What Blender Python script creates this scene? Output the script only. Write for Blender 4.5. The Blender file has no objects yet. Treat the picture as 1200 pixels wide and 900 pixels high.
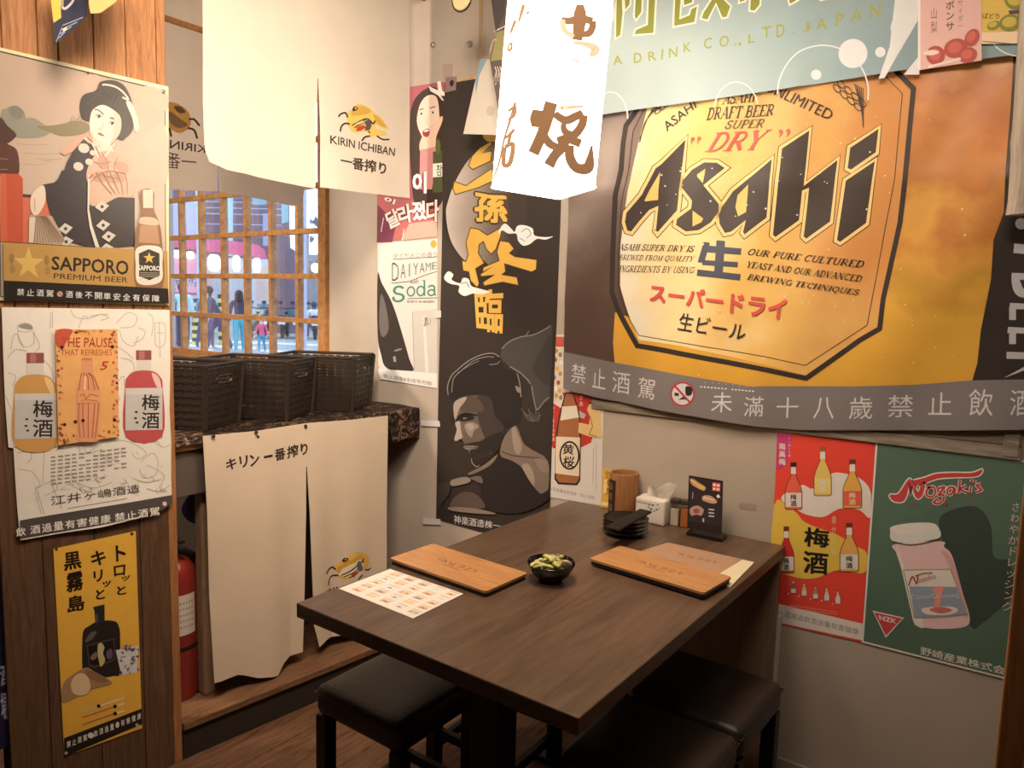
import bpy, bmesh, math, random
from mathutils import Vector, Matrix, Euler
random.seed(7)
SC = bpy.context.scene
COL = SC.collection
# ------------------------------------------------------------------ camera
FPX = 871.18
CAM = Vector((0.0, -2.26, 1.45))
_yaw, _pit, _rol = -0.631323, 0.110543, 0.0265227
_d = Vector((math.sin(_yaw)*math.cos(_pit), math.cos(_yaw)*math.cos(_pit), -math.sin(_pit)))
_r0 = Vector((math.cos(_yaw), -math.sin(_yaw), 0))
_u0 = _r0.cross(_d)
_r = _r0*math.cos(_rol) + _u0*math.sin(_rol)
_u = -_r0*math.sin(_rol) + _u0*math.cos(_rol)
cd = bpy.data.cameras.new('camera'); cam = bpy.data.objects.new('camera', cd); COL.objects.link(cam)
cd.sensor_fit = 'HORIZONTAL'; cd.sensor_width = 36.0; cd.lens = FPX/1200*36; cd.clip_start = 0.02; cd.clip_end = 200
cam.matrix_world = Matrix(((_r.x, _u.x, -_d.x, CAM.x), (_r.y, _u.y, -_d.y, CAM.y), (_r.z, _u.z, -_d.z, CAM.z), (0, 0, 0, 1)))
SC.camera = cam
# ------------------------------------------------------------------ world, lamps, exposure
SC.view_settings.view_transform = 'Standard'; SC.view_settings.look = 'None'
SC.view_settings.gamma = 1.0; SC.view_settings.use_curve_mapping = False
SC.view_settings.exposure = 0.0
SC.cycles.use_denoising = True
SC.cycles.max_bounces = 8
SC.cycles.sample_clamp_indirect = 6.0
W = bpy.data.worlds.new('dusk_sky'); SC.world = W; W.use_nodes = True
W.node_tree.nodes['Background'].inputs[0].default_value = (0.60, 0.75, 1.0, 1)
W.node_tree.nodes['Background'].inputs[1].default_value = 3.7

def area(name, loc, aim, size, power, col, size_y=None):
    l = bpy.data.lights.new(name, 'AREA'); l.energy = power; l.color = col; l.size = size
    if size_y: l.shape = 'RECTANGLE'; l.size_y = size_y
    o = bpy.data.objects.new(name, l); COL.objects.link(o); o.location = loc
    o.rotation_euler = (Vector(aim)-Vector(loc)).to_track_quat('-Z', 'Y').to_euler()
    return o
WARM = (1.0, 0.76, 0.55)
for _n, _l, _a, _s, _p, _sp in (('ceiling_lamp_over_table', (-0.95, -0.95, 2.72), (-1.15, -0.55, 0.7), 0.5, 11, 120), ('ceiling_lamp_by_counter', (-1.0, -1.6, 2.72), (-2.1, -0.62, 1.8), 0.5, 21, 95),
                        ('ceiling_lamp_in_entry', (-2.95, -1.95, 2.72), (-3.1, -0.2, 1.5), 0.5, 50, 130), ('ceiling_lamp_main_room', (-0.2, -1.7, 2.72), (-0.55, 0.0, 2.0), 0.5, 8.5, 100)):
    area(_n, _l, _a, _s, _p, WARM).data.spread = math.radians(_sp)
LANTERN_L = 5.6

# ------------------------------------------------------------------ colour and materials
def lin(c):
    c = c.lstrip('#')
    v = [int(c[i:i+2], 16)/255 for i in (0, 2, 4)]
    return tuple(x/12.92 if x <= .04045 else ((x+.055)/1.055)**2.4 for x in v)
ILL = (0.93, 0.77, 0.62)
def U(hexc, k=1.0):                      # photographed colour -> surface colour under the warm lamps
    return tuple(min(.92, max(.004, a/(b*k))) for a, b in zip(lin(hexc), ILL))
_M = {}
def M(rgb, rough=.55, spec=.3, metal=0.0, noise=.05, nscale=30.0, bump=0.0, bscale=60.0, name='paint', coat=0.0):
    key = (tuple(round(x, 3) for x in rgb), rough, spec, metal, noise, nscale, bump, bscale, coat)
    if key in _M: return _M[key]
    m = bpy.data.materials.new(name); m.use_nodes = True
    nt = m.node_tree; b = nt.nodes['Principled BSDF']
    b.inputs['Roughness'].default_value = rough; b.inputs['Specular IOR Level'].default_value = spec
    b.inputs['Metallic'].default_value = metal; b.inputs['Coat Weight'].default_value = coat
    tc = nt.nodes.new('ShaderNodeTexCoord')
    n = nt.nodes.new('ShaderNodeTexNoise'); n.inputs['Scale'].default_value = nscale; n.inputs['Detail'].default_value = 4
    nt.links.new(tc.outputs['Object'], n.inputs['Vector'])
    mx = nt.nodes.new('ShaderNodeMix'); mx.data_type = 'RGBA'
    mx.inputs[6].default_value = (*[x*(1-noise) for x in rgb], 1); mx.inputs[7].default_value = (*[min(1, x*(1+noise)) for x in rgb], 1)
    nt.links.new(n.outputs['Fac'], mx.inputs[0]); nt.links.new(mx.outputs[2], b.inputs['Base Color'])
    if bump:
        n2 = nt.nodes.new('ShaderNodeTexNoise'); n2.inputs['Scale'].default_value = bscale; n2.inputs['Detail'].default_value = 3
        nt.links.new(tc.outputs['Object'], n2.inputs['Vector'])
        bp = nt.nodes.new('ShaderNodeBump'); bp.inputs['Strength'].default_value = bump; bp.inputs['Distance'].default_value = .01
        nt.links.new(n2.outputs['Fac'], bp.inputs['Height']); nt.links.new(bp.outputs['Normal'], b.inputs['Normal'])
    _M[key] = m
    return m
def EM(rgb, s, name='glow'):
    m = bpy.data.materials.new(name); m.use_nodes = True; nt = m.node_tree
    b = nt.nodes['Principled BSDF']; b.inputs['Base Color'].default_value = (*rgb, 1)
    b.inputs['Emission Color'].default_value = (*rgb, 1); b.inputs['Emission Strength'].default_value = s
    n = nt.nodes.new('ShaderNodeTexNoise'); n.inputs['Scale'].default_value = 12
    mp = nt.nodes.new('ShaderNodeMapRange'); mp.inputs[3].default_value = s*.9; mp.inputs[4].default_value = s*1.1
    nt.links.new(n.outputs['Fac'], mp.inputs[0]); nt.links.new(mp.outputs[0], b.inputs['Emission Strength'])
    return m
def WOOD(c1, c2, scale=(1, 1, 1), rough=.5, spec=.3, name='wood', dist=2.0, nscale=4.0, bump=.08):
    m = bpy.data.materials.new(name); m.use_nodes = True; nt = m.node_tree; b = nt.nodes['Principled BSDF']
    b.inputs['Roughness'].default_value = rough; b.inputs['Specular IOR Level'].default_value = spec
    tc = nt.nodes.new('ShaderNodeTexCoord'); mp = nt.nodes.new('ShaderNodeMapping'); mp.inputs['Scale'].default_value = scale
    nt.links.new(tc.outputs['Object'], mp.inputs['Vector'])
    n = nt.nodes.new('ShaderNodeTexNoise'); n.inputs['Scale'].default_value = nscale; n.inputs['Detail'].default_value = 8
    n.inputs['Distortion'].default_value = dist; nt.links.new(mp.outputs[0], n.inputs['Vector'])
    n3 = nt.nodes.new('ShaderNodeTexNoise'); n3.inputs['Scale'].default_value = nscale*6; n3.inputs['Detail'].default_value = 3
    nt.links.new(mp.outputs[0], n3.inputs['Vector'])
    ad = nt.nodes.new('ShaderNodeMath'); ad.operation = 'MULTIPLY_ADD'; ad.inputs[1].default_value = .35
    nt.links.new(n3.outputs['Fac'], ad.inputs[0]); nt.links.new(n.outputs['Fac'], ad.inputs[2])
    cr = nt.nodes.new('ShaderNodeValToRGB'); cr.color_ramp.elements[0].position = .42; cr.color_ramp.elements[1].position = .88
    cr.color_ramp.elements[0].color = (*c1, 1); cr.color_ramp.elements[1].color = (*c2, 1)
    nt.links.new(ad.outputs[0], cr.inputs[0]); nt.links.new(cr.outputs[0], b.inputs['Base Color'])
    bp = nt.nodes.new('ShaderNodeBump'); bp.inputs['Strength'].default_value = bump; bp.inputs['Distance'].default_value = .004
    nt.links.new(ad.outputs[0], bp.inputs['Height']); nt.links.new(bp.outputs['Normal'], b.inputs['Normal'])
    return m
def RAMP(stops, vec_scale, rough=.55, spec=.3, nscale=3.0, amount=.5, axis=(1, 0, 0), offs=0.0, name='print'):
    """a printed colour field: a gradient along an axis of the object, broken up by noise"""
    m = bpy.data.materials.new(name); m.use_nodes = True; nt = m.node_tree; b = nt.nodes['Principled BSDF']
    b.inputs['Roughness'].default_value = rough; b.inputs['Specular IOR Level'].default_value = spec
    tc = nt.nodes.new('ShaderNodeTexCoord')
    dp = nt.nodes.new('ShaderNodeVectorMath'); dp.operation = 'DOT_PRODUCT'; dp.inputs[1].default_value = [a*vec_scale for a in axis]
    nt.links.new(tc.outputs['Object'], dp.inputs[0])
    n = nt.nodes.new('ShaderNodeTexNoise'); n.inputs['Scale'].default_value = nscale; n.inputs['Detail'].default_value = 5
    nt.links.new(tc.outputs['Object'], n.inputs['Vector'])
    a1 = nt.nodes.new('ShaderNodeMath'); a1.operation = 'MULTIPLY_ADD'; a1.inputs[1].default_value = amount
    nt.links.new(n.outputs['Fac'], a1.inputs[0]); nt.links.new(dp.outputs['Value'], a1.inputs[2])
    a2 = nt.nodes.new('ShaderNodeMath'); a2.operation = 'ADD'; a2.inputs[1].default_value = offs - amount*.5
    nt.links.new(a1.outputs[0], a2.inputs[0])
    cr = nt.nodes.new('ShaderNodeValToRGB'); e = cr.color_ramp.elements
    e[0].position = stops[0][0]; e[0].color = (*stops[0][1], 1); e[1].position = stops[-1][0]; e[1].color = (*stops[-1][1], 1)
    for p, c in stops[1:-1]:
        q = e.new(p); q.color = (*c, 1)
    nt.links.new(a2.outputs[0], cr.inputs[0]); nt.links.new(cr.outputs[0], b.inputs['Base Color'])
    return m
def GLASS(tint=(.95, .98, 1), name='clear_glass', gloss=.10):
    m = bpy.data.materials.new(name); m.use_nodes = True; nt = m.node_tree
    nt.nodes.remove(nt.nodes['Principled BSDF'])
    t = nt.nodes.new('ShaderNodeBsdfTransparent'); t.inputs[0].default_value = (*tint, 1)
    g = nt.nodes.new('ShaderNodeBsdfGlossy'); g.inputs['Roughness'].default_value = .03
    mx = nt.nodes.new('ShaderNodeMixShader'); fr = nt.nodes.new('ShaderNodeFresnel'); fr.inputs[0].default_value = 1.45
    mu = nt.nodes.new('ShaderNodeMath'); mu.operation = 'MULTIPLY'; mu.inputs[1].default_value = gloss*10
    nt.links.new(fr.outputs[0], mu.inputs[0]); nt.links.new(mu.outputs[0], mx.inputs[0])
    nt.links.new(t.outputs[0], mx.inputs[1]); nt.links.new(g.outputs[0], mx.inputs[2])
    nt.links.new(mx.outputs[0], nt.nodes['Material Output'].inputs[0])
    return m

# ------------------------------------------------------------------ object helpers
def tag(o, label=None, cat=None, group=None, kind=None):
    if label: o['label'] = label
    if cat: o['category'] = cat
    if group: o['group'] = group
    if kind: o['kind'] = kind
    return o
def thing(name, label, cat, loc=(0, 0, 0), rotz=0.0, group=None):
    o = bpy.data.objects.new(name, None); COL.objects.link(o); o.location = loc; o.rotation_euler = (0, 0, rotz)
    o.empty_display_size = .05
    return tag(o, label, cat, group)
def obj(name, bm, mat, parent=None, smooth=False, loc=None):
    me = bpy.data.meshes.new(name)
    bmesh.ops.recalc_face_normals(bm, faces=bm.faces)
    bm.to_mesh(me); bm.free()
    for m in (mat if isinstance(mat, (list, tuple)) else [mat]): me.materials.append(m)
    if smooth:
        for p in me.polygons: p.use_smooth = True
        try: me.set_sharp_from_angle(angle=math.radians(40))
        except Exception: pass
    o = bpy.data.objects.new(name, me); COL.objects.link(o)
    if parent: o.parent = parent
    if loc is not None: o.location = loc
    return o
def struct(name, bm, mat, label=None, smooth=False, parent=None):
    o = obj(name, bm, mat, parent, smooth)
    if not parent: o['kind'] = 'structure'
    if label: o['label'] = label
    return o
def dup(root, loc, rotz=None, label=None, group=None):
    r = root.copy(); COL.objects.link(r); r.location = loc
    if rotz is not None: r.rotation_euler = (0, 0, rotz)
    if label: r['label'] = label
    if group: r['group'] = group
    for ch in list(root.children):
        c = ch.copy(); COL.objects.link(c); c.parent = r
        for g in ch.children:
            d = g.copy(); COL.objects.link(d); d.parent = c
    return r
def B(): return bmesh.new()
def bx(bm, x0, x1, y0, y1, z0, z1, bev=0.0, seg=2, mat=0, M4=None):
    vs = [bm.verts.new((x, y, z)) for x in (x0, x1) for y in (y0, y1) for z in (z0, z1)]
    fs = [(0, 1, 3, 2), (4, 6, 7, 5), (0, 4, 5, 1), (2, 3, 7, 6), (0, 2, 6, 4), (1, 5, 7, 3)]
    faces = [bm.faces.new([vs[i] for i in f]) for f in fs]
    for f in faces: f.material_index = mat
    if M4 is not None: bmesh.ops.transform(bm, matrix=M4, verts=vs)
    if bev:
        ed = list({e for f in faces for e in f.edges})
        r = bmesh.ops.bevel(bm, geom=ed, offset=bev, segments=seg, profile=.5, affect='EDGES', clamp_overlap=True)
        for f in r['faces']: f.material_index = mat
    return bm
def ring(bm, c, axx, axy, r, seg):
    return [bm.verts.new(c + axx*(r*math.cos(2*math.pi*i/seg)) + axy*(r*math.sin(2*math.pi*i/seg))) for i in range(seg)]
def cyl(bm, p0, p1, r0, r1=None, seg=16, mat=0, cap=True):
    r1 = r0 if r1 is None else r1
    p0, p1 = Vector(p0), Vector(p1); ax = (p1-p0).normalized()
    t = Vector((1, 0, 0)) if abs(ax.x) < .9 else Vector((0, 1, 0))
    a = ax.cross(t).normalized(); b = ax.cross(a)
    A, Bq = ring(bm, p0, a, b, r0, seg), ring(bm, p1, a, b, r1, seg)
    for i in range(seg):
        j = (i+1) % seg; f = bm.faces.new((A[i], A[j], Bq[j], Bq[i])); f.material_index = mat
    if cap:
        f = bm.faces.new(A[::-1]); f.material_index = mat; f = bm.faces.new(Bq); f.material_index = mat
    return bm
def lathe(bm, prof, c=(0, 0, 0), seg=24, mat=0, cap0=True, cap1=True, sx=1.0, sy=1.0):
    c = Vector(c); rings = []
    for r, z in prof:
        rings.append([bm.verts.new(c+Vector((r*sx*math.cos(2*math.pi*i/seg), r*sy*math.sin(2*math.pi*i/seg), z))) for i in range(seg)])
    for A, Q in zip(rings, rings[1:]):
        for i in range(seg):
            j = (i+1) % seg; f = bm.faces.new((A[i], A[j], Q[j], Q[i])); f.material_index = mat
    if cap0: f = bm.faces.new(rings[0][::-1]); f.material_index = mat
    if cap1: f = bm.faces.new(rings[-1]); f.material_index = mat
    return bm
def tube(bm, pts, r, seg=8, mat=0, closed=False):
    pts = [Vector(p) for p in pts]; n = len(pts); rings = []
    up = Vector((0, 0, 1))
    for i, p in enumerate(pts):
        t = ((pts[(i+1) % n] if (closed or i < n-1) else p) - (pts[i-1] if (closed or i > 0) else p)).normalized()
        a = t.cross(up if abs(t.z) < .95 else Vector((1, 0, 0))).normalized(); b = t.cross(a)
        rr = r[i] if isinstance(r, (list, tuple)) else r
        rings.append(ring(bm, p, a, b, rr, seg))
    for k in range(n if closed else n-1):
        A, Q = rings[k], rings[(k+1) % n]
        for i in range(seg):
            j = (i+1) % seg; f = bm.faces.new((A[i], A[j], Q[j], Q[i])); f.material_index = mat
    if not closed:
        f = bm.faces.new(rings[0][::-1]); f.material_index = mat; f = bm.faces.new(rings[-1]); f.material_index = mat
    return bm
def sph(bm, c, r, sx=1, sy=1, sz=1, u=14, v=9, mat=0, rot=None):
    T = Matrix.Translation(c) @ (rot.to_matrix().to_4x4() if rot else Matrix()) @ Matrix.Diagonal((r*sx, r*sy, r*sz, 1))
    q = bmesh.ops.create_uvsphere(bm, u_segments=u, v_segments=v, radius=1, matrix=T)
    for vtx in q['verts']:
        for f in vtx.link_faces: f.material_index = mat
    return bm

# ------------------------------------------------------------------ from the photograph's rays to real planes
def ray(px, py): return _d + _r*((px-600)/FPX) - _u*((py-450)/FPX)
class Plane:
    def __init__(s, O, R, Uv):
        s.O, s.R, s.U = Vector(O), Vector(R).normalized(), Vector(Uv).normalized(); s.N = s.R.cross(s.U)
    def ab(s, px, py):
        v = ray(px, py); t = (s.O-CAM).dot(s.N)/v.dot(s.N); p = CAM+v*t-s.O
        return (p.dot(s.R), p.dot(s.U))
    def to3(s, a, b, h=0.0): return s.O + s.R*a + s.U*b + s.N*h
def PA(y): return Plane((0, y, 0), (1, 0, 0), (0, 0, 1))      # parallel to the wall with the posters
def PB(x): return Plane((x, 0, 0), (0, 1, 0), (0, 0, 1))      # parallel to the plank wall and the counter front
def PT(z): return Plane((0, 0, z), (1, 0, 0), (0, 1, 0))      # table tops and the like
def onA(px, py, y=0.0): return PA(y).to3(*PA(y).ab(px, py))
def onB(px, py, x): return PB(x).to3(*PB(x).ab(px, py))
def onT(px, py, z): return PT(z).to3(*PT(z).ab(px, py))

def sm(pts, closed=True, n=5):                                # Catmull-Rom through points
    P = list(pts); out = []; m = len(P)
    for i in range(m if closed else m-1):
        p0, p1, p2, p3 = (P[(i-1) % m], P[i], P[(i+1) % m], P[(i+2) % m]) if closed else (P[max(i-1, 0)], P[i], P[i+1], P[min(i+2, m-1)])
        for k in range(n):
            t = k/n
            out.append(tuple(.5*((2*b)+(-a+c)*t+(2*a-5*b+4*c-d)*t*t+(-a+3*b-3*c+d)*t**3) for a, b, c, d in zip(p0, p1, p2, p3)))
    if not closed: out.append(tuple(P[-1]))
    return out
def el(cx, cy, rx, ry=None, rot=0, n=20, a0=0, a1=360):
    ry = rx if ry is None else ry; c, s = math.cos(math.radians(rot)), math.sin(math.radians(rot)); o = []
    full = abs(a1-a0) >= 360
    for i in range(n if full else n+1):
        t = math.radians(a0+(a1-a0)*i/n); x, y = rx*math.cos(t), ry*math.sin(t)
        o.append((cx+x*c-y*s, cy+x*s+y*c))
    return o
def star(cx, cy, r, rot=-90, k=.4, sx=1.0, sk=0.0):
    o = []
    for i in range(10):
        t = math.radians(rot+36*i); q = r if i % 2 == 0 else r*k
        x, y = q*math.cos(t)*sx, q*math.sin(t); o.append((cx+x, cy+y+sk*x))
    return o
def scale_poly(pts, k):
    cx = sum(p[0] for p in pts)/len(pts); cy = sum(p[1] for p in pts)/len(pts)
    return [(cx+(x-cx)*k, cy+(y-cy)*k) for x, y in pts]

_G = {}
def glyphs(s, bold=0.0, res=2):
    key = (s, bold, res)
    if key in _G: return _G[key]
    cjk = any(ord(ch) > 0x2e00 for ch in s)
    c = bpy.data.curves.new('lettering', 'FONT'); c.body = s; c.resolution_u = res
    if not cjk: c.offset = bold
    o = bpy.data.objects.new('lettering', c); COL.objects.link(o)
    dg = bpy.context.evaluated_depsgraph_get(); dg.update()
    me = bpy.data.meshes.new_from_object(o.evaluated_get(dg))
    V = [(v.co.x, v.co.y) for v in me.vertices]; F = [tuple(p.vertices) for p in me.polygons]
    bpy.data.objects.remove(o); bpy.data.curves.remove(c); bpy.data.meshes.remove(me)
    _G[key] = (V, F)
    return _G[key]
# thick-and-thin capitals with serifs, built from strokes: (points, width) in a unit box
def _stem(x, y0=0., y1=1., w=.17, serif=.13): return [([(x, y0), (x, y1)], w), ([(x-w/2-serif, y0+.025), (x+w/2+serif, y0+.025)], .05), ([(x-w/2-serif, y1-.025), (x+w/2+serif, y1-.025)], .05)]
def _arc(cx, cy, rx, ry, a0, a1, n=8): return [(cx+rx*math.cos(math.radians(a0+(a1-a0)*i/n)), cy+ry*math.sin(math.radians(a0+(a1-a0)*i/n))) for i in range(n+1)]
SERIF = {
 'A': (.9, [([(.1, 0), (.45, 1)], .06), ([(.45, 1), (.8, 0)], .17), ([(.22, .35), (.66, .35)], .06), ([(0, .025), (.24, .025)], .05), ([(.62, .025), (.98, .025)], .05)]),
 'S': (.7, [(_arc(.36, .74, .24, .24, 20, 265)+_arc(.34, .26, .27, .24, 85, -200), .13)]),
 'H': (.95, _stem(.2)+_stem(.75)+[([(.2, .5), (.75, .5)], .06)]),
 'I': (.45, _stem(.22)), 'D': (.9, _stem(.2)+[([(.2, .96), (.42, .96)]+_arc(.42, .5, .34, .46, 90, -90)+[(.2, .04)], .11)]),
 'R': (.88, _stem(.2)+[([(.2, .96), (.42, .96)]+_arc(.42, .72, .24, .24, 90, -90)+[(.2, .48)], .09), ([(.42, .48), (.78, .03)], .15)]),
 'F': (.75, _stem(.2)+[([(.2, .96), (.66, .96), (.68, .76)], .07), ([(.2, .5), (.52, .5)], .07)]),
 'T': (.8, _stem(.4)+[([(.06, .74), (.08, .96), (.72, .96), (.74, .74)], .07)]),
 'B': (.82, _stem(.2)+[([(.2, .96), (.42, .96)]+_arc(.42, .73, .22, .23, 90, -90)+[(.2, .5)], .09), ([(.2, .5), (.42, .5)]+_arc(.44, .27, .26, .24, 90, -90)+[(.2, .03)], .1)]),
 'E': (.78, _stem(.2)+[([(.2, .96), (.66, .96), (.68, .78)], .07), ([(.2, .5), (.5, .5)], .07), ([(.2, .04), (.68, .04), (.72, .26)], .07)]),
 'U': (.9, [([(.2, 1), (.2, .3)]+_arc(.46, .3, .26, .27, 180, 360)+[(.72, 1)], .11), ([(.02, .975), (.4, .975)], .05), ([(.58, .975), (.88, .975)], .05)]),
 'P': (.78, _stem(.2)+[([(.2, .96), (.42, .96)]+_arc(.42, .71, .26, .25, 90, -90)+[(.2, .46)], .1)]),
 'N': (.95, [([(.18, 0), (.18, 1)], .06), ([(.18, 1), (.76, 0)], .16), ([(.76, 0), (.76, 1)], .06), ([(.04, .025), (.34, .025)], .05), ([(.6, .975), (.92, .975)], .05)]),
 'M': (1.1, [([(.18, 0), (.18, 1)], .06), ([(.18, 1), (.52, .05)], .14), ([(.52, .05), (.86, 1)], .06), ([(.88, 0), (.88, 1)], .16), ([(.04, .025), (.34, .025)], .05), ([(.7, .025), (1.06, .025)], .05)]),
 'O': (.92, [(_arc(.45, .5, .34, .46, 0, 360, 16), .13)]), 'L': (.74, _stem(.2)+[([(.2, .04), (.66, .04), (.7, .28)], .07)]),
 'C': (.85, [(_arc(.46, .5, .34, .46, 40, 320, 12), .12), ([(.72, .7), (.74, .96)], .06)]),
 'Q': (.92, [(_arc(.45, .5, .34, .46, 0, 360, 16), .13), ([(.45, .1), (.62, -.16), (.85, -.18)], .08)]),
 'Y': (.85, [([(.1, 1), (.42, .45)], .16), ([(.42, .45), (.74, 1)], .06), ([(.42, 0), (.42, .48)], .16), ([(0, .975), (.3, .975)], .05), ([(.6, .975), (.88, .975)], .05), ([(.26, .025), (.58, .025)], .05)]),
 'W': (1.25, [([(.1, 1), (.36, 0)], .15), ([(.36, 0), (.6, .95)], .06), ([(.58, 1), (.84, 0)], .15), ([(.84, 0), (1.12, 1)], .06), ([(0, .975), (.3, .975)], .05), ([(1., .975), (1.22, .975)], .05)]),
 'G': (.9, [(_arc(.46, .5, .34, .46, 45, 345, 12), .12), ([(.76, 0), (.76, .45)], .13), ([(.58, .45), (.9, .45)], .05)]),
 'V': (.85, [([(.1, 1), (.42, 0)], .16), ([(.42, 0), (.74, 1)], .06), ([(0, .975), (.28, .975)], .05), ([(.6, .975), (.86, .975)], .05)]),
 ' ': (.4, []), '.': (.25, [([(.1, .0), (.1, .12)], .12)]), ',': (.25, [([(.12, .1), (.06, -.12)], .1)]),
 's': (.6, [(_arc(.3, .52, .2, .15, 20, 265)+_arc(.28, .2, .22, .18, 85, -200), .1)]),
 'o': (.7, [(_arc(.34, .34, .26, .32, 0, 360, 14), .1)]), 'd': (.74, [(_arc(.32, .34, .25, .32, 0, 360, 14), .1), ([(.58, 0), (.58, 1.05)], .11), ([(.42, 1.03), (.6, 1.03)], .05)]),
 'a': (.68, [(_arc(.3, .2, .22, .19, 0, 360, 12), .1), ([(.1, .56)]+_arc(.32, .5, .2, .16, 120, 0)+[(.52, .08), (.62, .03)], .11)]),
}
def ribbon(pts, w, closed=False):
    """2-D strip along a polyline -> (verts, quads)"""
    P = [Vector((p[0], p[1])) for p in pts]; n = len(P); L, Rr = [], []
    for i in range(n):
        a = P[i-1] if (i > 0 or closed) else None; b = P[(i+1) % n] if (i < n-1 or closed) else None
        d1 = (P[i]-a).normalized() if a is not None and (P[i]-a).length > 1e-9 else None
        d2 = (b-P[i]).normalized() if b is not None and (b-P[i]).length > 1e-9 else None
        t = (d1+d2) if (d1 and d2) else (d1 or d2 or Vector((1, 0)))
        if t.length < 1e-6: t = d1
        t.normalize(); nn = Vector((-t.y, t.x)); q = w[i] if isinstance(w, (list, tuple)) else w
        k = 1.0
        if d1 and d2: k = min(1.6, 1/max(.5, nn.dot(Vector((-d1.y, d1.x)))))
        L.append(P[i]+nn*(q*.5*k)); Rr.append(P[i]-nn*(q*.5*k))
    V = [(v.x, v.y) for v in L]+[(v.x, v.y) for v in Rr]; F = []
    for i in range(n if closed else n-1):
        j = (i+1) % n; F.append((i, j, n+j, n+i))
    return V, F
def serif(s, slant=0.0):
    V, F, K = [], [], []; x = 0
    for ch in s:
        w, st = SERIF[ch]
        for k, (pts, sw) in enumerate(st):
            v, f = ribbon(pts, sw); o = len(V)
            V += [(x+a+slant*b, b) for a, b in v]; F += [tuple(i+o for i in q) for q in f]; K += [k]*len(f)
        x += w
    return V, F, K

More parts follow.
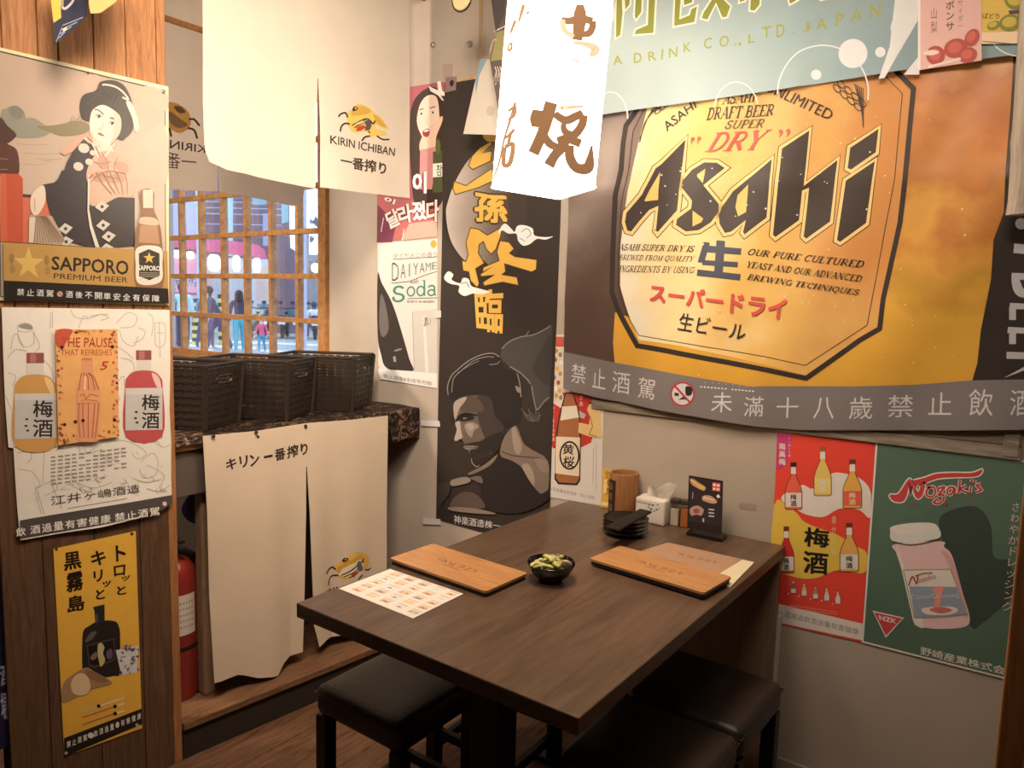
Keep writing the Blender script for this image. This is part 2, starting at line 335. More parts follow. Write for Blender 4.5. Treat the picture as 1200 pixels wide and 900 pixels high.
class Sheet:
    """a printed or painted flat object: base cut-out plus its printed pattern, all in ONE mesh"""
    STEP = .00025
    def __init__(s, plane, outline, color, thick=.0006, rough=.55, spec=.3, k=1.0, basemat=None, raw=False, holes=None):
        s.pl, s.k, s.rough, s.spec, s.thick = plane, k, rough, spec, thick
        s.mats, s.items, s.boxes = [], [], []
        s.out = outline if raw else [plane.ab(*p) for p in outline]
        s.basemat = basemat or s.mat(color)
        s.edge = None
    def mat(s, c):
        if isinstance(c, str): c = M(U(c, s.k), s.rough, s.spec, noise=.04)
        return c
    def _add(s, V, F, c, px, lv=None):
        m = s.mat(c)
        if m not in s.mats: s.mats.append(m)
        AB = [s.pl.ab(*p) for p in V] if px else V
        x0, x1 = min(p[0] for p in AB), max(p[0] for p in AB); y0, y1 = min(p[1] for p in AB), max(p[1] for p in AB)
        if lv is None:
            lv = 1+max([b[4] for b in s.boxes if b[0] < x1 and b[1] > x0 and b[2] < y1 and b[3] > y0], default=0)
        s.boxes.append((x0, x1, y0, y1, lv)); s.items.append((AB, F, s.mats.index(m)+1, lv))
        return s
    def poly(s, pts, c, px=True, lv=None): return s._add(list(pts), [tuple(range(len(pts)))], c, px, lv)
    def line(s, pts, w, c, closed=False, lv=None):
        V, F = ribbon(pts, w, closed); return s._add(V, F, c, True, lv)
    def quadmap(s, VF, quad, c, box=None, lv=None):
        V, F = VF
        if not V: return s
        q = [s.pl.ab(*p) for p in quad]                         # tl, tr, br, bl
        if box is None: box = (min(p[0] for p in V), max(p[0] for p in V), min(p[1] for p in V), max(p[1] for p in V))
        AB = []
        for x, y in V:
            u, v = (x-box[0])/max(1e-6, box[1]-box[0]), (y-box[2])/max(1e-6, box[3]-box[2])
            AB.append(tuple((q[3][i]*(1-u)+q[2][i]*u)*(1-v)+(q[0][i]*(1-u)+q[1][i]*u)*v for i in (0, 1)))
        return s._add(AB, F, c, False, lv)
    def _strike(s, V, F, quad, c, box, bold, lv):
        """heavier brush strokes: the same character struck several times, each a hair above the last"""
        if box is None: box = (min(p[0] for p in V)-bold, max(p[0] for p in V)+bold, min(p[1] for p in V)-bold, max(p[1] for p in V)+bold)
        n = 1 if bold <= .004 else (4 if bold < .05 else 8)
        if lv is None:
            q = [s.pl.ab(*p) for p in quad]; x0, x1 = min(p[0] for p in q), max(p[0] for p in q); y0, y1 = min(p[1] for p in q), max(p[1] for p in q)
            lv = 1+max([b[4] for b in s.boxes if b[0] < x1 and b[1] > x0 and b[2] < y1 and b[3] > y0], default=0)
        for k in range(n):
            dx, dy = (bold*math.cos(2*math.pi*(k+.5)/n), bold*math.sin(2*math.pi*(k+.5)/n)) if n > 1 else (0, 0)
            s.quadmap(([(x+dx, y+dy) for x, y in V], F), quad, c, box, lv+k*.10)
    def text(s, t, quad, c, bold=0.0, em=False, lv=None, res=2, slant=0.0):
        V, F = glyphs(t, bold, res)
        if slant: V = [(x+slant*y, y) for x, y in V]
        box = (0, max(p[0] for p in V), -.08, .84) if em else None
        if any(ord(ch) > 0x2e00 for ch in t): s._strike(V, F, quad, c, box, bold, lv)
        else: s.quadmap((V, F), quad, c, box, lv)
        return s
    def stext(s, t, quad, c, slant=0.0, lv=None):
        V, F, K = serif(t, slant); box = (min(p[0] for p in V), max(p[0] for p in V), min(p[1] for p in V), max(p[1] for p in V))
        q = [s.pl.ab(*p) for p in quad]; x0, x1 = min(p[0] for p in q), max(p[0] for p in q); y0, y1 = min(p[1] for p in q), max(p[1] for p in q)
        if lv is None: lv = 1+max([b[4] for b in s.boxes if b[0] < x1 and b[1] > x0 and b[2] < y1 and b[3] > y0], default=0)
        for g in range(6):
            fs = [f for f, k in zip(F, K) if k % 6 == g]
            if not fs: continue
            ids = sorted({i for f in fs for i in f}); mp = {a: b for b, a in enumerate(ids)}
            s.quadmap(([V[i] for i in ids], [tuple(mp[i] for i in f) for f in fs]), quad, c, box, lv+g*.10)
        return s
    def vtext(s, t, quad, c, bold=0.0, lv=None, gap=.06):
        n = len(t); tl, tr, br, bl = [Vector(p) for p in quad]
        for i, ch in enumerate(t):
            a, b = (i+gap)/n, (i+1-gap)/n
            qd = [tuple(v) for v in (tl.lerp(bl, a), tr.lerp(br, a), tr.lerp(br, b), tl.lerp(bl, b))]
            V, F = glyphs(ch, 0)
            s._strike(V, F, qd, c, (0, 1, -.1, .86), bold, lv)
        return s
    def build(s, name, label, cat, group=None, disp=None, grid=None, parent=None, hz=0.0, smooth=False, edge=None, loc0=None, fz=None):
        bm = B(); fm = [s.basemat]+s.mats
        def add(AB, F, mi, h):
            vs = [bm.verts.new((a, b, h)) for a, b in AB]
            for f in F:
                try: q = bm.faces.new([vs[i] for i in f])
                except ValueError: continue
                q.material_index = mi
            return vs
        base = list(s.out)
        ar = sum(base[i-1][0]*base[i][1]-base[i][0]*base[i-1][1] for i in range(len(base)))
        if ar < 0: base.reverse()
        vs = add(base, [tuple(range(len(base)))], 0, 0)
        for AB, F, mi, lv in s.items: add(AB, F, mi, lv*s.STEP)
        for f in bm.faces:
            f.normal_update()
            if f.normal.z < 0: f.normal_flip()
        if grid:
            xs = [p[0] for p in base]; ys = [p[1] for p in base]
            gx0, gx1, gy0, gy1 = min(xs), max(xs), min(ys), max(ys)
            nx, ny = max(1, int((gx1-gx0)/grid)), max(1, int((gy1-gy0)/grid)); dx, dy = (gx1-gx0)/nx, (gy1-gy0)/ny
            cuts = [((gx0+dx*i, 0, 0), (1, 0, 0)) for i in range(1, nx)]+[((0, gy0+dy*i, 0), (0, 1, 0)) for i in range(1, ny)]
            cuts += [((gx0+dx*i, gy0, 0), (dy, dx, 0)) for i in range(1, nx+ny)]
            for co, no in cuts:
                bmesh.ops.bisect_plane(bm, geom=bm.verts[:]+bm.edges[:]+bm.faces[:], dist=1e-6, plane_co=co, plane_no=Vector(no).normalized())
            if disp:                                      # the cloth is flat inside each little triangle, so the print lies on it exactly
                raw, cache = disp, {}
                def node(i, j):
                    if (i, j) not in cache:
                        r = raw(gx0+dx*i, gy0+dy*j); cache[i, j] = Vector(r if isinstance(r, tuple) else (0, 0, r))
                    return cache[i, j]
                def disp(a, b):
                    u, v = (a-gx0)/dx, (b-gy0)/dy; i, j = min(max(int(u), 0), nx-1), min(max(int(v), 0), ny-1); u -= i; v -= j
                    if u+v <= 1: q = node(i, j)*(1-u-v)+node(i+1, j)*u+node(i, j+1)*v
                    else: q = node(i+1, j+1)*(u+v-1)+node(i+1, j)*(1-v)+node(i, j+1)*(1-u)
                    return tuple(q)
        # back and rim of the base
        bf = [f for f in bm.faces if f.material_index == 0 and all(abs(v.co.z) < 1e-7 for v in f.verts)]
        be = {e for f in bf for e in f.edges if sum(1 for q in e.link_faces if q in set(bf)) == 1} if len(bf) < 4000 else set()
        mp = {}
        for f in bf:
            for v in f.verts:
                if v not in mp: mp[v] = bm.verts.new((v.co.x, v.co.y, -s.thick))
        for f in bf:
            q = bm.faces.new([mp[v] for v in reversed(f.verts)]); q.material_index = 0
        for e in be:
            a, b = e.verts
            q = bm.faces.new((a, b, mp[b], mp[a])); q.material_index = 0
        if disp:
            for v in bm.verts:
                r = disp(v.co.x, v.co.y)
                if isinstance(r, tuple): v.co.x += r[0]; v.co.y += r[1]; v.co.z += r[2]
                else: v.co.z += r
        cx = (min(p[0] for p in base)+max(p[0] for p in base))/2; cy = min(p[1] for p in base)
        org = s.pl.to3(cx, cy, hz)
        pr = parent.matrix_basis.inverted() if parent else Matrix()
        for v in bm.verts: v.co = s.pl.to3(v.co.x, v.co.y, v.co.z+hz+s.thick) - org
        me = bpy.data.meshes.new(name); bm.to_mesh(me); bm.free()
        for m in fm: me.materials.append(m)
        if smooth:
            for p in me.polygons: p.use_smooth = True
            me.set_sharp_from_angle(angle=math.radians(35))
        o = bpy.data.objects.new(name, me); COL.objects.link(o)
        if parent: o.parent = parent; o.location = pr @ org
        else: o.location = org
        return tag(o, label, cat, group)
# ================================================================== THE SETTING
m_plaster = M((.50, .455, .408), rough=.8, spec=.15, noise=.26, nscale=2.8, bump=.12, bscale=14, name='grey_plaster')
m_dim = M((.20, .14, .095), rough=.7, name='brown_wall_paint')
m_floor = WOOD((.085, .042, .024), (.23, .125, .075), (9, 1.1, 1), rough=.5, name='floor_boards', bump=.05)
m_cedar = WOOD((.27, .12, .052), (.50, .26, .125), (1, 14, 1.3), rough=.5, name='cedar_boards')
m_dkwood = WOOD((.085, .047, .028), (.17, .095, .058), (1, 12, 1.1), rough=.55, name='dark_stained_boards')
m_edge = WOOD((.30, .13, .05), (.50, .25, .11), (6, 6, .8), rough=.5, name='post_wood')
m_ceil = WOOD((.10, .06, .04), (.2, .12, .08), (1, 8, 1), name='ceiling_boards')
m_dark = M((.035, .028, .024), rough=.7, name='dark_paint')
m_step = WOOD((.12, .06, .032), (.27, .15, .085), (12, 1.0, 12), rough=.45, name='step_wood')
m_win = WOOD((.30, .15, .055), (.56, .30, .12), (3, 3, 3), rough=.45, name='window_wood')

# floor boards run along y; drawn as separate boards in one mesh
bm = B(); xx = -4.4
while xx < 1.2:
    w = .118
    bx(bm, xx+.0008, xx+w-.0008, -5.0, .12, -.02, 0.0)
    xx += w
struct('floor', bm, m_floor)
bm = B()
bx(bm, -5.0, -4.22, 0, .12, -.02, 2.8); bx(bm, -2.70, 1.3, 0, .12, -.02, 2.8)
bx(bm, -4.22, -2.70, 0, .12, -.02, 1.115); bx(bm, -4.22, -2.70, 0, .12, 2.37, 2.8)
struct('wall_back', bm, m_plaster)
bm = B(); bx(bm, -5.0, 1.3, -5.1, .12, 2.78, 2.86); struct('ceiling', bm, m_ceil)
bm = B(); bx(bm, 1.2, 1.3, -5.1, 0, -.02, 2.8); struct('wall_right', bm, m_dim)
bm = B(); bx(bm, -5.0, 1.3, -5.1, -5.0, -.02, 2.8); struct('wall_front', bm, m_dim)
bm = B(); bx(bm, -5.0, -4.9, -5.0, 0, -.02, 2.8); struct('wall_entry', bm, m_dim)
# plank wall between the dining corner and the entry
X_W = -2.09
bm = B()
ys = [-1.560, -1.498, -1.42, -1.374, -1.287, -1.203, -1.118, -1.0905]
for a, b in zip(ys, ys[1:]):
    bx(bm, X_W-.05, X_W, a+.0012, b-.0012, 1.40, 2.78, bev=.002, seg=1)
o = struct('wall_left', bm, m_cedar)
bm = B()
ys = [-1.556, -1.46, -1.33, -1.205, -1.118]
for a, b in zip(ys, ys[1:]):
    bx(bm, X_W-.05, X_W, a+.0008, b-.0008, 0.0, 1.399, bev=.0015, seg=1)
struct('wall_left_dado', bm, m_dkwood)
bm = B(); bx(bm, X_W-.05, X_W-.0005, -1.117, -1.0905, 0, 1.399, bev=.003); struct('trim_1', bm, m_edge)
bm = B(); bx(bm, X_W-.16, X_W-.10, -5.0, -1.557, 0, 2.78); struct('wall_left_recess', bm, m_dkwood)
bm = B(); bx(bm, -3.05, -2.97, -1.9, -.001, 0, 1.04, bev=.004); struct('wall_entry_low', bm, m_plaster)
# raised step in front of the counter
bm = B()
def quadslab(bm, pts, z0, z1, mat=0):
    a = [bm.verts.new((x, y, z0)) for x, y in pts]; b = [bm.verts.new((x, y, z1)) for x, y in pts]; n = len(pts)
    for f in [bm.faces.new(a[::-1]), bm.faces.new(b)]: f.material_index = mat
    for i in range(n): bm.faces.new((a[i], a[(i+1) % n], b[(i+1) % n], b[i])).material_index = mat
quadslab(bm, [(-2.078, -1.09), (-1.962, -.002), (-2.68, -.002), (-2.68, -1.09)], .10, .12, 0)
quadslab(bm, [(-2.088, -1.09), (-1.972, -.002), (-2.68, -.002), (-2.68, -1.09)], 0.001, .0995, 1)
struct('trim_2', bm, [m_step, m_dark])
# an old window rail half hidden behind the beer banner
m_oldwood = WOOD((.17, .15, .125), (.40, .36, .31), (1.2, 8, 10), rough=.8, name='weathered_wood', bump=.2)
bm = B()
bx(bm, -1.30, -.05, -.010, -.0005, 1.084, 1.118, bev=.003); bx(bm, -1.30, -.05, -.006, -.0005, 1.119, 1.24, bev=.002)
bx(bm, -.09, -.055, -.012, -.0005, 1.09, 1.24, bev=.003)
struct('trim_3', bm, m_oldwood)
# white pipe cover low on the wall
bm = B(); bx(bm, -.628, -.604, -.014, -.0005, .0, .52, bev=.004); struct('trim_4', bm, M((.72, .70, .66), rough=.4, name='white_plastic'))
bm = B(); bx(bm, -.6, 1.2, -.012, -.0005, 0, .07, bev=.003); struct('baseboard_back', bm, M((.42, .39, .36), rough=.6, name='grey_skirting'))

# ---- lattice window
bm = B(); Z = [1.131, 1.3335, 1.541, 1.7485, 1.952, 2.156]; Xs = [-4.135, -3.93, -3.735, -3.532, -3.333, -3.128, -2.921]
for x in Xs: bx(bm, x-.008, x+.013, -.012, .022, 1.12, 2.36, bev=.0015, seg=1)
for z in Z: bx(bm, -4.2, -2.745, -.016, .012, z-.012, z+.012, bev=.0015, seg=1)
bx(bm, -2.752, -2.70, -.024, .06, 1.115, 2.37, bev=.003); bx(bm, -4.22, -4.19, -.024, .06, 1.115, 2.37, bev=.003)
bx(bm, -4.19, -2.752, -.03, .06, 1.10, 1.12, bev=.003); bx(bm, -4.19, -2.752, -.024, .06, 2.34, 2.37, bev=.003)
w1 = struct('window_1', bm, m_win)
bm = B(); bx(bm, -4.19, -2.753, .026, .030, 1.12, 2.34)
g = struct('pane', bm, GLASS(gloss=.05), parent=w1)

# ================================================================== THE STREET BEYOND THE WINDOW
m_asph = M((.40, .42, .40), rough=.8, noise=.2, nscale=2.0, name='asphalt')
bm = B(); bx(bm, -60, 10, .6, 60, -.15, -.005); struct('ground_street', bm, m_asph)
m_wht = M((.85, .87, .88), rough=.7, name='road_paint')
def G(dist):
    dh = Vector((-.83, .557, 0)).normalized(); O = CAM+dh*dist; O.z = 0
    return Plane(O, (-dh.y*-1, -dh.x, 0), (0, 0, 1))
# crosswalk bars on the road, painted marks are pattern of one surface
bm = B()
for (x0, y0), (x1, y1), w in [((203, 404), (300, 408), 3), ((300, 401.5), (384, 405), 1.6), ((203, 409), (250, 411), 3), ((255, 400), (300, 402), 2), ((200, 399), (240, 400), 2), ((305, 411), (345, 412.5), 2.2)]:
    q = [onT(x0, y0-w/2, 0), onT(x1, y1-w/2, 0), onT(x1, y1+w/2, 0), onT(x0, y0+w/2, 0)]
    bm.faces.new([bm.verts.new((p.x, p.y, .004)) for p in q])
for v in bm.verts[:]: pass
r = bmesh.ops.extrude_face_region(bm, geom=bm.faces[:]); bmesh.ops.translate(bm, verts=[v for v in r['geom'] if isinstance(v, bmesh.types.BMVert)], vec=(0, 0, -.006))
struct('ground_crosswalk', bm, m_wht)

def sheet_thick(dist, pts, col, thick, name, label, cat, group=None, k=1.0, arts=(), rough=.6):
    s = Sheet(G(dist), pts, col, thick=thick, k=k, rough=rough)
    for fn in arts: fn(s)
    return s.build(name, label, cat, group, hz=-thick)
def P_(rgb, **k): return M(rgb, **k)
c_purple = P_((.20, .135, .16), rough=.6, noise=.2, nscale=1, name='dusky_cladding')
s = Sheet(G(30), [(120, 150), (350, 150), (349, 397), (120, 397)], c_purple, thick=5)
for y in (236, 243, 250, 262): s.line([(230, y), (330, y+2)], 1.0, P_((.45, .5, .6), name='cornice_line'))
s.poly([(266, 232), (273, 232), (273, 300), (266, 300)], P_((.45, .68, .70), name='pale_teal_tiles')); s.poly([(296, 222), (312, 222), (312, 240), (296, 240)], P_((.3, .45, .5), name='shutter'))
s.poly([(308, 250), (316, 250), (316, 288), (308, 288)], P_((.42, .42, .55), name='shutter2')); s.poly([(330, 232), (338, 232), (338, 260), (330, 262)], P_((.3, .5, .55), name='shutter3'))
s.poly([(196, 232), (236, 232), (236, 276), (196, 276)], P_((.55, .57, .78), name='pale_lilac_wall'))
s.poly([(196, 300), (318, 304), (318, 397), (196, 397)], P_((.62, .66, .68), name='shop_interior_wall'))
for i, x in enumerate((243, 262, 284, 300, 306, 312)):
    s.poly([(x, 312), (x+6, 312), (x+6, 352), (x, 352)], P_((.75, .55+.05*(i % 3), .5), name='shop_goods'))
    s.poly([(x+1, 356), (x+8, 356), (x+8, 380), (x+1, 380)], P_((.25, .32, .35), name='shop_crates'))
s.build('shop_building', 'dusky purple shop building with an open lit front across the street', 'building', hz=-5)
s = Sheet(G(36), [(318, 276), (430, 270), (430, 397), (318, 397)], P_((.42, .42, .44), noise=.4, nscale=2, name='grey_arcade'), thick=5)
for i, (x, y, w, h) in enumerate([(322, 312, 7, 22), (333, 318, 6, 18), (341, 308, 5, 12), (352, 314, 6, 26), (362, 306, 5, 16), (371, 318, 8, 24), (326, 296, 10, 6), (343, 322, 8, 30), (356, 292, 16, 4)]):
    s.poly([(x, y), (x+w, y), (x+w, y+h), (x, y+h)], [P_((.8, .8, .78), name='pale_goods'), P_((.28, .25, .24), name='dark_goods'), P_((.62, .45, .35), name='tan_goods')][i % 3])  # goods in pale, dark and tan, taken in turn
s.build('arcade_building', 'grey arcade with stacked goods behind the parked scooters', 'building', hz=-5)
s = Sheet(G(29.7), [(363, 205), (395, 205), (395, 298), (363, 298)], EM((.95, .97, 1.0), 1.6, 'lit_sign'), thick=.3)
for pts in ([(363, 256), (367, 259), (370, 252), (373, 259), (379, 260), (379, 266), (371, 266), (367, 262), (363, 262)], [(363, 276), (369, 279), (366, 284), (363, 284)], [(373, 270), (378, 272), (378, 279), (374, 277)]): s.poly(pts, P_((.12, .12, .14), name='sign_ink'))
s.build('shop_sign', 'tall glowing white shop sign with dark lettering by the window stile', 'sign', hz=-.3)
sg = bpy.data.objects['shop_sign']; bm = B(); pg = G(29.8); gp = pg.to3(*pg.ab(392, 298)); cyl(bm, Vector((0, 0, 0)), Vector((0, 0, -gp.z)), .12); obj('sign_post', bm, M((.5, .5, .55), name='sign_steel'), sg, True, gp-sg.location)
s = Sheet(G(29.6), [(339.5, 225), (352, 225), (352, 297), (341, 290), (340, 268)], EM((.95, .97, 1.0), 1.5, 'lit_sign2'), thick=.3)
s.build('shop_sign', 'narrow glowing white sign hanging beside the tall glowing one', 'sign', hz=-.3)
# pink awning, with depth
bm = B(); pl = G(28.8)
prof = [pl.ab(196, 283), pl.ab(262, 284), pl.ab(300, 289), pl.ab(309, 295), pl.ab(311, 305), pl.ab(262, 299), pl.ab(196, 291)]
f0 = [bm.verts.new(pl.to3(a, b, 1.3)) for a, b in prof]; f1 = [bm.verts.new(pl.to3(a, b+.12, -.5)) for a, b in prof]
bm.faces.new(f0); bm.faces.new(f1[::-1])
for i in range(len(prof)): bm.faces.new((f0[i], f0[(i+1) % 7], f1[(i+1) % 7], f1[i]))
tag(obj('awning', bm, M((.80, .16, .26), rough=.6, name='pink_canvas')), 'long pink red awning over the lit shop front across the street', 'awning')
s = Sheet(G(28.2), [(196, 297), (231, 297), (231, 346), (196, 346)], M((.92, .42, .50), name='pink_board'), thick=.12)
s.poly([(196, 342), (231, 343), (231, 346), (196, 346)], M((.55, .12, .2), name='board_base'))
for ch, q in (('每', [(203, 325), (212, 325), (212, 335), (203, 335)]), ('馬', [(220, 324), (230, 325), (230, 336), (220, 335)])):
    s.text(ch, q, M((.95, .9, .9), name='white_ink'), bold=.07); s.text(ch, q, M((.05, .04, .05), name='black_ink'), bold=.015)
s.build('shop_board', 'pink shop board with two black and white characters', 'sign')
s = Sheet(G(28.0), [(220.5, 281), (228.5, 281), (228.5, 291), (220.5, 291)], M((.10, .38, .30), name='green_board'), thick=.1)
s.text('144', [(221.5, 282.5), (227.5, 282.5), (227.5, 286), (221.5, 286)], M((.8, .9, .85), name='pale_ink'))
s.build('street_sign', 'small dark green sign under the pink awning end', 'sign')
def paper_lamp(px, py, rx, ry, dist, label):
    c = G(dist).to3(*G(dist).ab(px, py)); k = dist/FPX
    t = thing('paper_lamp', label, 'lamp', c, group=None)
    bm = B(); lathe(bm, [(rx*k*.5, -ry*k), (rx*k*.9, -ry*k*.7), (rx*k, 0), (rx*k*.9, ry*k*.7), (rx*k*.5, ry*k)], seg=14); obj('globe', bm, EM((1, .98, .92), 3.0, 'lamp_glow'), t, True)
    bm = B(); cyl(bm, (0, 0, ry*k), (0, 0, ry*k+.12), .03); obj('lamp_cap', bm, m_dark, t)
paper_lamp(207, 297.5, 6, 4, 27.95, 'glowing white lamp under the awning above the pink shop board')
paper_lamp(223, 299, 4, 4, 27.95, 'small glowing lamp beside the dark green sign')
paper_lamp(251, 308, 6.5, 9, 29.6, 'large round glowing lamp under the middle of the pink awning')
paper_lamp(277, 309, 4, 9, 29.6, 'slim glowing lamp by the pale teal pillar')
paper_lamp(301, 311, 4, 8, 29.6, 'glowing lamp under the curved end of the pink awning')
paper_lamp(371, 314, 6, 5, 35.5, 'glowing lamp over the parked scooters')
# poles
def pole(px, py, top, dist, r, mat, name, label, cat, stripe=None):
    pl = G(dist); a = pl.to3(*pl.ab(px, py)); b = pl.to3(*pl.ab(px, top)); bm = B(); a.z = 0
    n = 12
    for i in range(n):
        p, q = a.lerp(Vector((a.x, a.y, b.z)), i/n), a.lerp(Vector((a.x, a.y, b.z)), (i+1)/n)
        cyl(bm, p, q, r, seg=12, mat=(i % 2 if stripe else 0))
    ms = [mat]+([stripe] if stripe else [])
    tag(obj(name, bm, ms, None, True), label, cat)
pole(237, 404, 150, 22.9, .10, M((.55, .62, .70), name='galvanised'), 'utility_pole', 'pale grey utility pole standing behind the walkers', 'pole')
pole(231, 403, 350, 22.6, .13, M((.85, .72, .25), name='hazard_yellow'), 'bollard', 'yellow and black striped bollard beside the utility pole', 'bollard', M((.06, .06, .06), name='hazard_black'))
pole(261, 402, 345, 23.2, .12, M((.85, .72, .25), name='hazard_yellow'), 'bollard', 'yellow and black striped bollard behind the dark clothed walkers', 'bollard', M((.06, .06, .06), name='hazard_black'))
pole(353, 392, 150, 22.0, .16, M((.42, .42, .55), name='lilac_steel'), 'utility_pole', 'lilac grey post standing between the two glowing signs', 'pole')

def person(px, py, H, face, label, hair, top, pants, shoes, skin=(.75, .55, .45), stride=.1, bend=0.0, seated=False, longhair=False, arm=.0):
    """one continuous skinned figure; face = heading in degrees"""
    V, E, Rr = [], [], []
    def v(x, y, z, r, link=None, r2=None):
        V.append((x*H, y*H, z*H)); Rr.append((r*H, (r2 or r)*H)); i = len(V)-1
        if link is not None: E.append((link, i))
        return i
    zo = -.22 if seated else 0
    b = bend
    pel = v(0, 0, .53+zo, .075, None, .065); w = v(0, .02*b, .62+zo, .07, pel, .055); ch = v(0, .25*b, .73+zo, .085, w, .06)
    nk = v(0, .34*b, .825+zo, .034, ch); h1 = v(0, .36*b+.008, .875+zo, .048, nk, .056); h2 = v(0, .37*b+.004, .94+zo, .05, h1, .058); v(0, .37*b, .978+zo, .03, h2, .034)
    v(0, .36*b+.062, .895+zo, .009, h1)                        # nose
    for sd in (-1, 1):
        sh = v(sd*.105, .27*b, .795+zo, .04, ch); ely = arm*sd*.08+.05*seated
        e = v(sd*.135, .27*b+ely*.6, .64+zo, .03, sh); ww = v(sd*.14, .27*b+ely+.05+.12*seated, .50+zo+.08*seated, .021, e)
        pm = v(sd*.14, .27*b+ely+.07+.13*seated, .465+zo+.08*seated, .02, ww, .012)
        for k in range(4):
            f1 = v(sd*.14+(k-1.5)*.004, .27*b+ely+.08+.13*seated+(k-1.5)*.011, .437+zo+.08*seated-(.004 if k in (1, 2) else 0), .0065, pm)
            v(sd*.137, .27*b+ely+.083+.13*seated+(k-1.5)*.011, .415+zo+.08*seated-(.006 if k in (1, 2) else 0), .005, f1)
        th = v(sd*.134, .27*b+ely+.098+.13*seated, .462+zo+.08*seated, .007, pm); v(sd*.13, .27*b+ely+.108+.13*seated, .445+zo+.08*seated, .005, th)
        hp = v(sd*.05, 0, .50+zo, .062, pel)
        st = stride*sd
        if seated: kn = v(sd*.09, .22, .50+zo, .045, hp); an = v(sd*.09, .24, .28+zo, .03, kn); ft = v(sd*.09, .25, .245+zo, .026, an); v(sd*.09, .34, .24+zo, .02, ft)
        else:
            kn = v(sd*.055, st*.75+.015, .28, .043, hp); an = v(sd*.055, st*1.1-.02, .06+(.03 if sd < 0 and stride > .05 else 0), .027, kn)
            ft = v(sd*.056, st*1.1, .028+(.02 if sd < 0 and stride > .05 else 0), .024, an); v(sd*.06, st*1.1+.085, .022, .02, ft)
    me = bpy.data.meshes.new('figure'); me.from_pydata(V, E, []); o = bpy.data.objects.new('figure', me); COL.objects.link(o)
    sk = o.modifiers.new('s', 'SKIN'); o.modifiers.new('u', 'SUBSURF').levels = 1
    lay = me.skin_vertices[0].data if me.skin_vertices else None
    if lay is None:
        bmm = bmesh.new(); bmm.from_mesh(me); bmm.verts.layers.skin.verify(); bmm.to_mesh(me); bmm.free(); lay = me.skin_vertices[0].data
    for i, rr in enumerate(Rr): lay[i].radius = rr; lay[i].use_root = (i == 0)
    dg = bpy.context.evaluated_depsgraph_get(); dg.update()
    m2 = bpy.data.meshes.new_from_object(o.evaluated_get(dg)); bpy.data.objects.remove(o)
    for m in (M(skin, name='skin'), M(top, name='cloth_top'), M(pants, name='cloth_legs'), M(shoes, name='shoe'), M(hair, rough=.4, name='hair')): m2.materials.append(m)
    for p in m2.polygons:
        x, y, z = p.center/H; z -= zo; p.use_smooth = True
        if z > .835: mi = 4 if (z > .925 or y < .36*b+.012) else 0
        elif z > .80 and abs(x) < .04: mi = 0
        elif z < .045 or (seated and z < .262): mi = 3
        elif abs(x) > .105 and z < (.50+.06*seated) and z > .3 and not (seated and y > .2): mi = 0
        elif z > .545 or (abs(x) > .1 and z > .48 and not seated) or (seated and abs(x) > .12): mi = 1
        else: mi = 2
        p.material_index = mi
    po = bpy.data.objects.new('person', m2); COL.objects.link(po)
    g = onT(px, py, 0); po.location = g; po.rotation_euler = (0, 0, math.radians(face))
    tag(po, label, 'person', 'passers-by on the street')
    hb = B()
    sph(hb, (0, .36*b*H-.004*H, (.925+zo)*H), .066*H, .98, 1.05, .95, u=12, v=8)
    if longhair: lathe(hb, [(.05*H, (.79+zo)*H), (.062*H, (.83+zo)*H), (.064*H, (.9+zo)*H), (.05*H, (.94+zo)*H)], (0, -.028*H, 0), 12, sx=1.05, sy=.75)
    for vv in list(hb.verts):
        if vv.co.y > .36*b*H+.025*H and vv.co.z < (.945+zo)*H: vv.co.y = .36*b*H+.025*H
    obj('hair', hb, M(hair, rough=.45, name='hair'), po, True)
    return po
AW = 56   # heading of a figure seen from the window in back view
person(202, 407, 1.66, AW, 'person in a dark plum jacket at the end of the window lattice', (.03, .02, .02), (.16, .06, .10), (.06, .05, .09), (.3, .3, .3))
person(215, 410, 1.72, AW+6, 'person in a pale blue jacket and navy trousers, back turned', (.02, .015, .015), (.50, .78, .84), (.035, .04, .10), (.7, .7, .72), stride=.07)
person(241, 409, 1.60, AW-30, 'person in slate grey clothes stepping past the striped bollard', (.03, .025, .025), (.33, .36, .50), (.12, .12, .22), (.6, .6, .6), stride=.12)
person(256, 412, 1.66, AW+85, 'stooping person in dark clothes and white shoes mid-stride', (.02, .02, .025), (.07, .065, .11), (.10, .075, .15), (.85, .85, .85), stride=.16, bend=.35)
person(281, 412.5, 1.58, AW, 'person with long black hair, black jacket and teal trousers', (.015, .012, .015), (.05, .04, .08), (.07, .42, .50), (.75, .8, .8), stride=.05, longhair=True)
person(307, 413.5, .88, AW+150, 'small child in a pink red top and teal trousers', (.04, .03, .03), (.80, .10, .22), (.05, .30, .42), (.6, .6, .6), stride=.06, arm=1.0)

